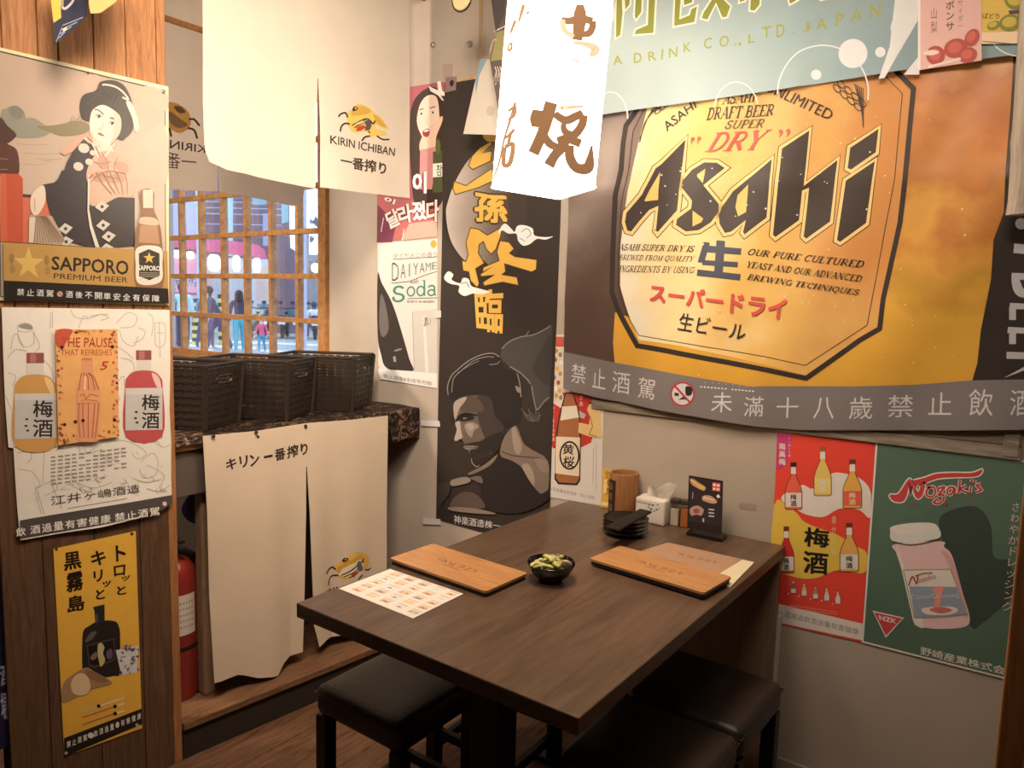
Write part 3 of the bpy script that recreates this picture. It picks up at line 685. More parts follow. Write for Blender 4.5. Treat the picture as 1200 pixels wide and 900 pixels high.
def scooter(loc, rot, col, label):
    t = thing('scooter', label, 'scooter', loc, rot, 'scooters parked along the kerb')
    mt = M(col, rough=.35, spec=.5, name='scooter_paint'); mb = M((.03, .03, .035), rough=.5, name='rubber')
    for x in (-.62, .62):
        bm = B(); tube(bm, [(x+.2*math.cos(a*math.pi/8), 0, .25+.2*math.sin(a*math.pi/8)) for a in range(16)], .055, 8, closed=True)
        cyl(bm, (x, -.04, .25), (x, .04, .25), .12, seg=14); obj('wheel', bm, mb, t, True)
    bm = B(); tube(bm, [(-.78, 0, .62), (-.5, 0, .66), (-.15, 0, .55), (.05, 0, .34), (.3, 0, .33), (.42, 0, .55), (.5, 0, .85)], [.08, .17, .18, .13, .12, .16, .10], 10); obj('body', bm, mt, t, True)
    bm = B(); bx(bm, -.72, -.02, -.13, .13, .70, .80, bev=.045); obj('seat', bm, mb, t, True)
    bm = B(); bx(bm, .44, .54, -.19, .19, .45, .95, bev=.05); sph(bm, (.57, 0, .90), .085); obj('front_shield', bm, mt, t, True)
    bm = B(); tube(bm, [(.38, -.25, 1.02), (.46, -.10, 1.0), (.47, 0, .98), (.46, .10, 1.0), (.38, .25, 1.02)], .022, 6)
    for s in (-1, 1): tube(bm, [(.42, s*.17, 1.01), (.44, s*.2, 1.16)], .009, 5); sph(bm, (.43, s*.2, 1.2), .07, .35, 1, .75)
    obj('handlebar', bm, mb, t, True)
    bm = B(); bx(bm, -.86, -.84, -.12, .12, .48, .62, bev=.01); obj('number_plate', bm, M((.85, .87, .88), name='plate_white'), t)
    bm = B(); sph(bm, (-.83, 0, .70), .07, .5, 1.3, .6); obj('tail_lamp', bm, M((.6, .05, .05), rough=.25, name='red_lens'), t, True)
    return t
for i, (px, py, c, rot, lab) in enumerate([
    (299, 396, (.55, .58, .42), 132, 'olive and cream scooter parked behind the small child'),
    (314.5, 396, (.05, .07, .09), 134, 'black scooter parked second from the shop front'),
    (334, 395.5, (.06, .14, .17), 136, 'dark green scooter parked in the middle of the row'),
    (350, 396, (.10, .30, .34), 138, 'teal scooter parked next to the lilac grey post'),
    (369, 397, (.16, .18, .30), 142, 'slate blue scooter carrying a rider in white')]):
    scooter(onT(px, py, 0), math.radians(rot), c, lab)
person(368, 396.5, 1.66, 60, 'person in a white shirt sitting on a slate blue scooter', (.06, .07, .09), (.85, .85, .86), (.22, .26, .42), (.85, .85, .85), seated=True)
# ================================================================== PRINTS, BANNERS AND CURTAINS
def cv(ox, oy, sc, pts): return [(ox+x/sc, oy+y/sc) for x, y in pts]
def tack(px, py, plane_fn, val, label_mat=None): pass

# ---------------------------------------------------------------- beer banner
pl0 = PA(0.0)
m_or = RAMP([(.0, U('#cf9434')), (.3, U('#dca03e')), (.42, U('#c28a34')), (.55, U('#d4923e')), (.68, U('#b96f30')), (.8, U('#c97a36')), (.9, U('#b8642c')), (1., U('#cf8a44'))], 1.0, rough=.36, spec=.45, nscale=5, amount=.8, axis=(0, 0, 1), name='amber_print')
m_lab = RAMP([(.0, U('#f0dcc0')), (.22, U('#f0cd92')), (.45, U('#e2ad5c')), (.6, U('#dca35a')), (.75, U('#cf8a4a')), (1., U('#c87a3c'))], .85, rough=.36, spec=.45, nscale=5, amount=.55, axis=(1, 0, .25), offs=.42, name='label_print_glow')  # cream end: part print, part lantern glow put into the colour
m_br = RAMP([(.0, U('#4a352c')), (.45, U('#5d463b')), (.75, U('#8d7364')), (1., U('#7d6456'))], 1.0, rough=.30, spec=.8, nscale=5, amount=.5, axis=(.1, 0, 1), name='brown_print')
m_gs = M(U('#7d706a'), .45, .35, noise=.10, nscale=6, name='grey_strip')
def asahi_disp(a, b):
    t = .004*math.sin(9*a+3*b)+.0035*math.sin(4.3*b-6*a)+.003*math.sin(23*a-11*b)
    if b < 1.42: t += .010*(1.42-b)/.28*(.5+.5*math.sin(5.5*a+1.2))
    if a > -.45: t += .006*math.sin(14*(a+.45)-9*b)*min(1, (a+.45)/.2)
    t += .004*math.exp(-((a+.872)/.018)**2)+.004*math.exp(-((a+.36)/.02)**2)+.0035*math.exp(-((b-1.79+.03*a)/.018)**2)+.0035*math.exp(-((b-1.47)/.018)**2)
    return t
s = Sheet(pl0, [(672, 128), (760, 116), (1060, 76), (1192, 58), (1262, 50), (1262, 502), (1200, 502), (1107, 503), (1000, 503), (937, 503), (890, 499), (800, 484), (707, 466), (664, 455), (664, 412), (668, 235)], None, thick=.0008, basemat=m_or, rough=.38, spec=.4)
INK = '#3b2f29'
s.poly([(672, 128), (772, 114), (757, 150), (748, 200), (738, 240), (730, 300), (731, 340), (742, 372), (724, 366), (722, 400), (724, 427), (664, 418), (668, 235)], m_br)
s.poly([(1188, 60), (1262, 50), (1262, 446), (1200, 445), (1140, 446), (1146, 425), (1150, 387), (1162, 327), (1165, 282), (1177, 250), (1179, 200), (1185, 120)], '#352b26')
lab = [(764, 122), (753, 165), (745, 200), (737, 240), (730, 290), (730, 335), (740, 368), (752, 398), (800, 405), (900, 427), (946, 440), (1012, 394), (1032, 382), (1034, 350), (1053, 262), (1059, 212), (1069, 110), (1050, 88), (1000, 84)]
s.poly(lab, m_lab)
s.line([(755, 122), (747, 135), (737, 149), (734, 170), (732, 200), (725, 232), (721, 300), (720, 342), (728, 364), (750, 405), (780, 410), (900, 433), (946, 443), (1010, 398), (1033, 385), (1037, 350), (1056, 262), (1062, 212), (1072, 106), (1050, 84)], 6.0, INK)
s.line([(760, 127), (746, 155), (741, 200), (732, 240), (728, 300), (728, 335), (738, 368), (752, 393), (900, 418), (945, 428), (1018, 381), (1022, 360), (1040, 262), (1050, 212), (1059, 112), (1036, 88)], .9, INK)
LET = [
 cv(720, 140, 5.62, [(485, 140), (330, 300), (290, 330), (205, 500), (100, 620), (90, 680), (105, 735), (130, 742), (180, 680), (250, 602), (312, 575), (298, 735), (308, 748), (435, 605), (465, 330)]),
 cv(720, 140, 5.62, [(740, 325), (690, 292), (610, 290), (530, 340), (472, 410), (468, 455), (530, 540), (525, 592), (435, 660), (428, 700), (490, 742), (570, 732), (650, 680), (698, 610), (700, 560), (605, 440)]),
 [(906.3, 187.6), (900, 255.6), (874.7, 275), (872.8, 272.6), (876, 258.4), (858.8, 272), (851.7, 273.5), (845.4, 262.8), (844.6, 253.9), (848.1, 243.2), (860.6, 225.4), (880, 209.4)],
 [(950.7, 154.6), (943.5, 219), (982.8, 188.5), (974.3, 260.3), (946, 280), (943, 277.3), (949.7, 220.6), (941.5, 224), (937.4, 258.4), (910, 278), (907.2, 275.4), (918.5, 175.3)],
 [(1031, 152.7), (1028, 180), (998.8, 200), (995, 198), (997.9, 174.4)],
 [(1027, 190.4), (1016.8, 262.2), (986.5, 284), (982.8, 282), (993, 213)]]
HOLES = [cv(720, 140, 5.62, [(322, 348), (216, 540), (222, 548), (312, 538)]), cv(720, 140, 5.62, [(620, 328), (562, 368), (562, 385), (603, 430)]), cv(720, 140, 5.62, [(532, 602), (603, 655), (590, 682), (530, 712)]),
 [(879.3, 216.5), (865.9, 229), (863.2, 243.2), (866.8, 254.8), (876.6, 249.4)]]
for L in LET: s.line(L, 9.5, INK, closed=True, lv=4)
for L in LET: s.line(L, 7.6, '#eebf76', closed=True, lv=5)
for L in LET: s.poly(L, '#42342d', lv=6)
for L in HOLES: s.poly(L, '#e8b35f', lv=7); s.line(L, .8, INK, closed=True, lv=8)
rr = random.Random(3)
def inside(p, poly):
    c = False
    for (x1, y1), (x2, y2) in zip(poly, poly[1:]+poly[:1]):
        if (y1 > p[1]) != (y2 > p[1]) and p[0] < (x2-x1)*(p[1]-y1)/(y2-y1)+x1: c = not c
    return c
for i in range(170):                                          # printed water drops
    x, y = rr.uniform(725, 1140), rr.uniform(110, 440); q = rr.uniform(.5, 1.2)
    on = any(inside((x, y), L) for L in LET) and not any(inside((x, y), L) for L in HOLES)
    if on or i % 3 == 0: s.poly(el(x, y, q*1.2, q, n=7), '#d9c4a8' if on else '#efc987', lv=9)
s.stext('DRAFT BEER', [(831, 128), (909, 123), (908, 137), (830, 143)], INK, .3)
s.stext('ASAHI', [(850, 112), (890, 109), (889, 121), (849, 125)], INK, .3)
s.stext('SUPER', [(854, 143), (898, 140), (896, 151), (852, 153)], '#6b4a35', .3)
s.stext('DRY', [(835, 157), (907, 152), (901, 176), (829, 180)], '#c9524a', .35)
for x, y in ((815, 163), (822.5, 162.5), (917, 154), (926, 153.5)):
    s.poly(el(x, y+1.5, 2.6, n=10), '#c9524a'); s.poly([(x+2.4, y+1), (x+2.2, y+4), (x-2.5, y+9), (x-.5, y+3)] if x > 900 else [(x-2.4, y+1), (x-2.2, y+5), (x-2.0, y+9), (x+.5, y+3)], '#c9524a')
s.text('ASAHI', [(779, 147), (815, 118), (819, 127), (785, 156)], INK, .01); s.text('UNLIMITED', [(905, 97), (980, 132), (974, 143), (898, 108)], INK, .0)
for k in range(6):                                            # barley ears
    s.line(sm([(776-k*2, 124+k*2.5), (764-k, 138+k*2), (754, 164+k)], False), .8, INK)
    s.line(sm([(1003+k*2, 100+k), (1010+k*.6, 125+k*3), (1013, 146+k)], False), .9, INK)
for k in range(4):
    for j in (0, 1): s.line(el(983+k*8+j*5, 106+k*7-j*5, 5.5, 3, 50, 10), .9, INK, closed=True); s.line(el(790-k*5-j*4, 120+k*4-j*2, 4.5, 2, -40, 10), .8, INK, closed=True)
for i, t in enumerate(('ASAHI SUPER DRY IS', 'BREWED FROM QUALITY', 'INGREDIENTS BY USING')):
    s.stext(t, [(729, 286+i*12.6), (817.5, 288.5+i*12.2), (815.5, 296+i*12.4), (728, 294+i*12.8)], INK, .25)
for i, t in enumerate(('OUR PURE CULTURED', 'YEAST AND OUR ADVANCED', 'BREWING TECHNIQUES')):
    s.stext(t, [(880-i*1, 291.5+i*14.6), (1015-i*2.5, 306+i*16.8), (1013-i*2.5, 314.5+i*16.6), (878-i*1, 299+i*15)], INK, .25)
for ii, q in enumerate(([(829, 288), (871, 291.5), (870, 299), (828, 296)], [(826, 305), (867, 307.5), (866.5, 313.5), (825.5, 311)], [(820, 316), (870, 321.5), (869, 329), (819, 323.5)], [(842, 282), (852, 283), (849.5, 323), (839.5, 322)], [(827, 284), (834.5, 285), (827.5, 309), (820, 307.5)])): s.poly(q, '#4a4a52', lv=5+ii*.15)
s.text('スーパードライ', [(766, 332), (925, 350), (922, 376), (765, 354)], '#cf5347', bold=.045)
s.text('生ビール', [(801, 366), (878, 380), (874, 399), (797, 386)], INK, bold=.005)
for ch, q in (('.', [(1190, 258), (1202, 258), (1202, 270), (1190, 270)]),):
    s.poly(el(1197, 263, 7, 6.5), '#b9aca6')
W_ = '#b9aca6'
s.poly([(1189, 286), (1262, 292), (1262, 303), (1188, 297)], W_)                                        # 1
s.poly(sm([(1186, 320), (1186, 332), (1190, 344), (1200, 349), (1215, 346), (1226, 352), (1244, 350), (1256, 336), (1258, 322)], False)+[(1222, 321)], W_)   # B
s.poly([(1195, 328), (1212, 329), (1212, 336), (1206, 340), (1199, 338)], '#352b26'); s.poly([(1224, 330), (1246, 331), (1245, 340), (1234, 342), (1226, 338)], '#352b26')
for y0 in (355, 383):                                                                                    # E E
    s.poly([(1184-(y0-355)*.08, y0), (1258, y0+4), (1258, y0+10), (1183-(y0-355)*.08, y0+7)], W_)
    for x in (1183, 1216, 1250): s.poly([(x, y0+6), (x+8, y0+6), (x+8, y0+20), (x, y0+20)], W_)
s.poly([(1180, 412), (1258, 414), (1258, 422), (1180, 420)], W_); s.poly([(1179, 441), (1218, 420), (1226, 424), (1178, 447-5)], W_)          # R
s.poly(sm([(1220, 424), (1222, 436), (1232, 444), (1246, 440), (1256, 424)], False), W_)
# warning strip along the lower edge
s.poly([(664, 412), (722, 424), (815, 441), (880, 452), (1000, 452), (1075, 450), (1140, 445), (1200, 444), (1262, 444), (1262, 502), (1200, 502), (1107, 503), (1000, 503), (937, 503), (890, 499), (800, 484), (707, 466), (664, 455)], m_gs)
for ch, x, y, w, h in (('禁', 674, 425, 17, 22), ('止', 699, 430, 15, 23), ('酒', 722, 434, 20, 25), ('駕', 752, 441, 20, 24), ('未', 838, 459, 24, 23), ('滿', 876, 464, 22, 23), ('十', 913, 465, 25, 24), ('八', 956, 465, 24, 25), ('歲', 998, 464, 27, 26), ('禁', 1043, 462, 29, 26), ('止', 1090, 459, 27, 26), ('飲', 1137, 455, 28, 31), ('酒', 1185, 456, 26, 30), ('。', 1230, 470, 10, 10)):
    sk = 3 if x < 830 else 0
    s.text(ch, [(x, y), (x+w, y+sk), (x+w-1, y+h+sk), (x-1, y+h)], '#d2c4bb', bold=.0)
s.poly(el(804, 461, 14, 14.5, n=28), '#b23b3b'); s.poly(el(804, 461, 12, 12.4, n=28), '#cfc3bb')
s.poly(sm([(808, 452), (815, 454), (814, 462), (808, 462)]), '#332c2a'); s.poly([(799, 468), (806, 463), (812, 469), (806, 467)], '#332c2a'); s.poly([(795, 459), (800, 460), (800, 463), (795, 463)], '#332c2a')
s.line([(795, 451), (813, 471)], 2.2, '#b23b3b')
for k in range(16):
    if k != 8: s.poly(el(825.5+k*4.0, 452.5+k*.35, 1.4, .9, n=6), '#e8e0dc')
    if k % 2: s.poly(el(826+k*4.0, 447+k*.35, 1.0, .6, n=6), '#a9b4c4')
# pressed fold lines
for x in (897, 1020, 1130): pass
s.build('beer_banner', 'large orange and yellow beer banner with dark slanted lettering and a grey warning strip', 'banner', disp=asahi_disp, grid=.033, hz=.016, smooth=True)

# ---------------------------------------------------------------- pale blue drink company banner
m_bl = RAMP([(.0, U('#b6b8ab')), (.4, U('#a6aea4')), (.7, U('#8d9a95')), (1., U('#7a8b87'))], .8, rough=.5, nscale=4, amount=.5, axis=(1, 0, .2), offs=.45, name='pale_blue_print_washed')  # paler end is the lantern's wash put into the print colour
m_bl2 = m_bl
s = Sheet(pl0, [(664, 142), (705, 138), (1000, 96), (1147, 74), (1200, 67), (1262, 59), (1262, -80), (664, -40)], None, basemat=m_bl, thick=.0008, rough=.5)
OL, OC = '#8f8a3c', '#efdcc0'
BIG = [cv(700, 0, 6, p) for p in (
 [(150, -60), (175, -60), (160, 40), (140, 160), (118, 210), (110, 190), (130, 100)], [(178, -60), (205, -60), (215, 120), (200, 270), (170, 290), (172, 120)], [(225, -60), (275, -60), (262, 60), (235, 95), (232, 40)],
 [(310, -60), (350, -60), (345, 110), (310, 160), (300, 140)], [(400, -80), (445, -80), (428, 255), (300, 265), (310, 235), (390, 200)],
 [(580, -60), (620, -60), (606, 160), (680, 130), (690, 90), (730, 70), (712, 178), (570, 205)], [(636, -10), (700, -30), (696, 40), (640, 60)],
 [(830, -60), (870, -20), (960, 70), (935, 140), (905, 145), (860, 40), (800, 160), (762, 150), (775, 110), (840, 10)],
 [(1040, -60), (1100, -60), (1060, 30), (1025, 40)], [(1110, -60), (1175, -60), (1165, 60), (1130, 100), (1100, 95)])]
BIG += [[(925, -8), (945, -10), (941, 4), (930, 9)], [(962, -10), (985, -12), (980, 1), (966, 4)]]
for q in BIG: s.line(q, 4.2, OC, closed=True, lv=2)
for q in BIG: s.poly(q, OL, lv=3)
tx = 'KURA DRINK CO., LTD. JAPAN'
for t, q in (('R', [(708, 75), (716, 74), (714, 84), (706, 84)]), ('A', [(724, 70), (736, 68), (736, 79), (725, 80)]), ('D', [(749, 66), (758, 65), (758, 77), (749, 78)]), ('R', [(765, 65), (774, 63), (775, 74), (766, 75)]), ('I', [(781, 61), (783, 61), (782, 73), (780, 73)]), ('N', [(789, 60), (799, 58), (799, 70), (789, 71)]), ('K', [(806, 54), (815, 53), (815, 64), (806, 65)]),
    ('C', [(829, 48), (839, 47), (838, 60), (829, 61)]), ('O', [(847, 46), (859, 44), (858, 58), (847, 59)]), ('.,', [(864, 55), (873, 53), (873, 58), (864, 58)]), ('L', [(881, 44), (889, 43), (889, 53), (881, 55)]), ('T', [(897, 36), (908, 34), (906, 48), (899, 49)]), ('D', [(914, 33), (924, 31), (923, 47), (914, 48)]), ('.', [(932, 42), (935, 42), (935, 44), (932, 44)]),
    ('J', [(945, 33), (953, 30), (953, 41), (945, 43)]), ('A', [(961, 27), (973, 25), (972, 38), (960, 39)]), ('P', [(983, 21), (993, 19), (992, 34), (982, 35)]), ('A', [(1002, 17), (1014, 14), (1013, 28), (1000, 30)]), ('N', [(1023, 11), (1036, 9), (1035, 24), (1022, 27)])):
    s.text(t, q, '#9d9a4e', bold=.015)
WH = '#ded2c6'
s.line(el(722, 142, 20, 31, n=20, a0=180, a1=360), 1.6, WH); s.line(el(867, 130, 25, 31, n=20, a0=185, a1=350), 1.4, WH); s.line(el(968, 113, 53, 56, n=24, a0=180, a1=368), 1.6, WH)
s.poly(el(1003, 67, 17, 17), WH); s.poly(el(1035, 66, 6, 6), WH); s.poly(el(960, 91, 6, 6), WH); s.poly(el(1056, 38, 9, 11), WH); s.poly([(1055, -20), (1080, -20), (1078, 30), (1040, 96), (1033, 97), (1046, 60)], WH)
s.poly([(1062, 92), (1080, 70), (1080, 92)], WH); s.poly(el(1203, 92, 8, 8), WH)
s.line(el(1196, 40, 36, 30, n=14, a0=95, a1=175), 1.6, WH)
GX = [pl0.ab(x, 60)[0] for x in (822, 942, 1045)]
def green_disp(a, b): return sum(.006*math.exp(-((a-g)/.02)**2) for g in GX)+ .004*math.sin(7*a+2*b)+.010*math.exp(-((a+1.0)/.012)**2)*.35 + .004*abs(math.sin(8.2*(a+.2)))
s.build('company_banner', 'pale blue drink company banner with olive lettering and white bubbles above the beer banner', 'banner', disp=green_disp, grid=.035, hz=.030, smooth=True)
# pink fruit sour poster and the yellow one over the blue banner
s = Sheet(pl0, [(1080, -40), (1151, -50), (1152, 76), (1080, 87)], '#cf9d8e', k=.8)
s.poly([(1084, -40), (1130, -46), (1130, -1), (1086, 6)], '#b24a35'); s.line([(1080, -40), (1080, 87)], 3, '#e2cfc2')
for x, y, rx, ry, rot in ((1099, 70, 11, 11, 0), (1122, 62, 14, 11, -20), (1141, 50, 8, 11, 30), (1136, 70, 11, 9, -20)):
    s.poly(el(x, y, rx, ry, rot), '#a4493e'); s.poly(el(x-1, y-1, rx*.6, ry*.6, rot), '#bb5a4a')
s.vtext('ボンサ', [(1110, 7), (1121, 6), (1121, 42), (1110, 43)], '#40302a', .01); s.vtext('山梨', [(1093, 14), (1101, 13), (1101, 45), (1093, 46)], '#7a5548'); s.vtext('サイダー', [(1124, 6), (1131, 5), (1131, 40), (1124, 41)], '#8d6556')
s.poly(el(1094, 67, 9, 3, -5), '#d8b7a8'); s.line([(1090, 84), (1128, 74)], 3, '#d8b7a8')
s.build('fruit_drink_poster', 'pink poster with red apples beside the bamboo pole', 'poster', hz=.040)
s = Sheet(pl0, [(1152, -40), (1230, -48), (1230, 56), (1152, 57)], '#c7a048', k=.8)
s.poly([(1152, 44), (1230, 42), (1230, 56), (1152, 57)], '#d8b48e')
for x, y, rx, ry, rot in ((1185, 33, 13, 10, -10), (1190, 8, 12, 10, 20), (1166, 36, 8, 5, -20), (1205, 22, 12, 11, 0)): s.poly(el(x, y, rx, ry, rot), '#78702f'); s.poly(el(x-1, y-1, rx*.65, ry*.6, rot), '#b59a3a')
s.text('ばどり', [(1153, 21), (1173, 22), (1172, 29), (1153, 28)], '#5e5220', .02); s.poly([(1183, 19), (1200, 18), (1200, 22), (1184, 23)], '#4b3350'); s.line([(1153, 54), (1185, 57)], .9, '#5a4030')
s.build('citrus_poster', 'yellow poster with green citrus fruit at the top corner by the bamboo pole', 'poster', hz=.040)

# ---------------------------------------------------------------- black poster with a warrior
s = Sheet(pl0, [(-2.024, .54), (-1.462, .533), (-1.456, 2.275), (-2.012, 2.285)], '#33291f', raw=True, thick=.0005, rough=.5)
BK = '#2f2622'
s.basemat = M(U('#382d27'), .5, .3, noise=.12, nscale=5, name='black_paper')
moon = [(612, 175), (590, 163), (577, 166.7), (561, 177.5), (547, 191.6), (533, 216), (525.6, 236.7), (523.3, 249), (526, 272), (533, 290), (547, 306), (560, 300), (585, 318), (600, 305), (614, 280), (618, 240)]
s.poly(sm(moon), RAMP([(.0, U('#d5c0ad')), (.4, U('#a8917f')), (1., U('#40342d'))], 3.0, nscale=6, amount=.3, axis=(1, 0, 0), offs=.85, name='moon_print'), lv=1)
c4 = lambda p: cv(510, 120, 6.427, p); c5 = lambda p: cv(510, 240, 5.627, p); c6 = lambda p: sm(cv(505, 380, 7.5, p), n=3); c7 = lambda p: sm(cv(505, 490, 6.665, p), n=3); c6o = lambda p: sm(cv(505, 380, 7.5, p), False, 3); c7o = lambda p: sm(cv(505, 490, 6.665, p), False, 3)
GOLD, GOLDO = '#dba54a', '#4d351f'
gold = [c4([(262, 480), (290, 503), (420, 440), (430, 370), (360, 385), (430, 315), (420, 300), (340, 350), (285, 410)]), c4([(150, 600), (240, 632), (300, 590), (430, 505), (440, 590), (330, 640), (160, 692), (142, 650)]), c4([(360, 240), (470, 240), (460, 300), (400, 297), (370, 270)]), c4([(430, 440), (560, 560), (600, 640), (560, 650), (470, 560)]),
 c5([(240, 155), (290, 165), (350, 205), (430, 160), (440, 190), (405, 290), (375, 322), (345, 290), (325, 238), (292, 262), (287, 320), (325, 385), (268, 420), (292, 520), (280, 540), (240, 500), (228, 440), (190, 432), (183, 370), (208, 378), (225, 330), (210, 250)]),
 c5([(435, 240), (490, 250), (522, 290), (490, 320), (530, 345), (672, 365), (668, 425), (640, 440), (540, 410), (460, 385), (467, 440), (440, 462), (542, 480), (552, 528), (450, 507), (330, 532), (323, 512), (400, 462), (310, 470), (305, 460), (395, 402), (320, 440), (325, 415), (430, 370), (415, 310)])]
for g in gold: s.line(g, 2.2, GOLDO, closed=True, lv=2)
for g in gold: s.poly(g, GOLD, lv=3)
s.text('孫', [(554, 220), (600, 228), (598, 265), (555, 262)], GOLDO, bold=.07, lv=4); s.text('孫', [(556, 222), (598, 230), (596, 263), (557, 260)], GOLD, bold=.04, lv=5)
s.text('臨', [(556, 340), (592, 337), (590, 392), (559, 388)], GOLD, bold=.03, lv=4)
WHT = '#e2d3c4'
for c in ([(585, 272), (592, 262), (600, 268), (604, 272), (607, 265), (615, 264), (625, 268), (627, 276), (640, 278), (649, 277), (640, 281), (630, 280), (622, 286), (614, 288), (608, 282), (606, 274), (597, 274), (590, 270), (587, 273)],
          [(521, 325), (526, 318), (532, 322), (530, 328), (540, 332), (543, 326), (550, 327), (553, 335), (562, 338), (575, 342), (565, 345), (555, 344), (545, 347), (538, 342), (539, 335), (530, 333), (524, 330)]):
    s.poly(sm(c, n=3), WHT, lv=5)
for p in ([(612, 272), (618, 268), (623, 274), (618, 279)], [(541, 333), (547, 331), (551, 337)], [(610, 279), (616, 283)]): s.line(sm(p, False), .7, BK, lv=6)
# the warrior: head in profile looking down
HR = '#2c2522'
s.poly(c6([(630, 215), (700, 150), (800, 110), (900, 95), (1000, 50), (1060, 10), (1075, 30), (1068, 160), (1050, 640), (1000, 680), (940, 760), (900, 640), (870, 500), (800, 420), (700, 370), (625, 300)]), '#4a423c')
s.poly(c6([(1068, 100), (1060, 500), (1000, 520), (900, 400), (960, 250)]), '#3f3833')
s.poly(c6([(150, 560), (165, 490), (230, 400), (330, 320), (450, 262), (550, 250), (620, 290), (650, 380), (760, 430), (810, 560), (800, 720), (740, 900), (220, 900), (210, 700), (175, 640)]), HR)
for p, w in (([(160, 620), (155, 540), (190, 450), (235, 405), (330, 325), (450, 268), (550, 255), (610, 285)], .8), ([(190, 600), (205, 480), (260, 420), (380, 320), (500, 285), (560, 290)], .6), ([(520, 355), (590, 345), (615, 320)], .6), ([(700, 370), (770, 410), (800, 430), (860, 490), (880, 520)], .9), ([(765, 430), (790, 520), (800, 640)], .8), ([(895, 540), (910, 640), (940, 750), (1000, 680), (1050, 640)], .8), ([(630, 215), (700, 150), (800, 110), (900, 95), (1000, 50), (1060, 10)], .8), ([(840, 105), (870, 60)], .6), ([(240, 430), (330, 370), (430, 320)], .5)): s.line(c6o(p), w*1.5, '#8a7c70')
s.poly(c6([(750, 540), (790, 560), (790, 600), (765, 590)]), '#8a7868')
k6 = lambda p: cv(505, 380, 7.5, p); k7 = lambda p: cv(505, 490, 6.665, p); face = lambda *g: sm(sum(g, []), n=3)
s.poly(face(k6([(206, 700), (250, 655), (330, 628), (520, 640), (565, 800)]), k7([(575, 60), (560, 130), (480, 300), (385, 378), (338, 350), (302, 256), (262, 228), (268, 196), (248, 172), (202, 182), (191, 155), (212, 88), (197, 36)]), k6([(226, 868), (211, 800)])), '#66564a')
s.poly(face(k6([(400, 640), (525, 645), (565, 800)]), k7([(575, 60), (560, 130), (470, 215), (410, 110), (375, 0)])), '#413630')
s.poly(face(k6([(300, 640), (420, 645), (470, 760), (330, 770), (270, 750)])), '#554639')
s.poly(face(k6([(211, 700), (250, 658), (322, 640), (298, 690), (262, 735), (240, 800), (224, 835), (212, 795)])), '#a8917d')
s.poly(face(k6([(228, 852), (262, 792), (330, 776), (430, 800), (340, 808), (262, 838)])), '#1f1815')
s.poly(face(k7([(218, -6), (300, -22), (350, -6), (310, 16), (245, 20)])), '#2b221e'); s.poly(face(k7([(262, -2), (284, -6), (286, 4), (266, 6)])), '#b5a08c'); s.poly(el(505+278/6.665, 490+0/6.665, .9, n=8), '#1a1412')
s.poly(face(k7([(198, 38), (232, 24), (250, 70), (262, 128), (246, 158), (204, 176), (193, 155), (212, 90)])), '#b09a86'); s.poly(face(k7([(238, 40), (262, 36), (275, 120), (258, 150)])), '#6e5d50'); s.poly(el(505+240/6.665, 490+168/6.665, 2.4, 1.0, n=8), '#2b221e')
s.poly(face(k7([(270, 50), (330, 30), (385, 62), (345, 100), (330, 150), (292, 118)])), '#927d6b'); s.poly(face(k7([(285, 52), (325, 42), (345, 70), (315, 96)])), '#a8927f')
s.poly(face(k7([(252, 206), (330, 188), (410, 180), (395, 212), (300, 206)])), '#332924'); s.poly(face(k7([(320, 250), (372, 236), (395, 180), (470, 140), (560, 105), (572, 190), (480, 305), (388, 376), (342, 345), (318, 300)])), '#2e2521')
s.poly(face(k7([(264, 222), (330, 212), (366, 224), (330, 238), (296, 246)])), '#8d7767'); s.line(sm(k7([(270, 226), (320, 224), (362, 226)]), False), .6, '#3a2d27')
for q in range(9): s.line(sm(k7([(345+q*22, 250+(q % 3)*14), (355+q*18, 300-(q % 2)*20), (362+q*14, 340-q*12)]), False), .5, '#4d4038')
s.line(c7o([(328, 310), (335, 350), (370, 378), (388, 365)]), .9, '#a08c7b')
s.poly(c7([(585, 140), (665, 55), (700, 110), (735, 195), (800, 245), (925, 330), (925, 560), (860, 585), (770, 470), (720, 385), (640, 330), (560, 300), (552, 240)]), '#7d6757')
s.poly(c7([(640, 90), (668, 70), (690, 130), (720, 210), (700, 280), (660, 250)]), '#99826f'); s.poly(c7([(720, 380), (760, 350), (800, 400), (820, 480), (800, 530)]), '#a08873'); s.poly(c7([(820, 300), (925, 345), (925, 420), (860, 400)]), '#8d7563')
s.line(c7o([(560, 255), (650, 290), (860, 308)]), .9, '#3a2e27')
s.poly(c7([(290, 440), (400, 380), (530, 270), (560, 300), (640, 330), (720, 385), (770, 470), (860, 585), (925, 560), (920, 640), (700, 740), (420, 700), (400, 520)]), '#2b2421')
s.poly(c7([(300, 430), (430, 360), (530, 280), (480, 360), (350, 430)]), '#7d6a5b'); s.poly(c7([(175, 480), (290, 455), (320, 495), (180, 528)]), '#8d7a6a'); s.poly(c7([(320, 460), (400, 450), (415, 505), (345, 480)]), '#6e5e52')
s.poly(c7([(70, 520), (150, 500), (160, 580), (100, 660), (90, 700), (120, 740), (90, 720), (60, 640)]), '#3f352f')
s.poly(c7([(160, 690), (190, 620), (280, 570), (380, 600), (430, 700), (170, 690)]), '#5a4a40'); s.poly(c7([(160, 690), (360, 700), (520, 740), (430, 745), (180, 720)]), '#8a7260')
for k in range(9): s.line(c6o([(800+k*22, 740+(k % 3)*30), (850+k*14, 800+(k % 2)*40), (900+k*6, 850)]), .9, '#6e6259')
s.text('神楽酒造株一', [(534, 602.5), (589.5, 612), (588, 620), (534, 613)], '#cfc2b6', bold=.01)
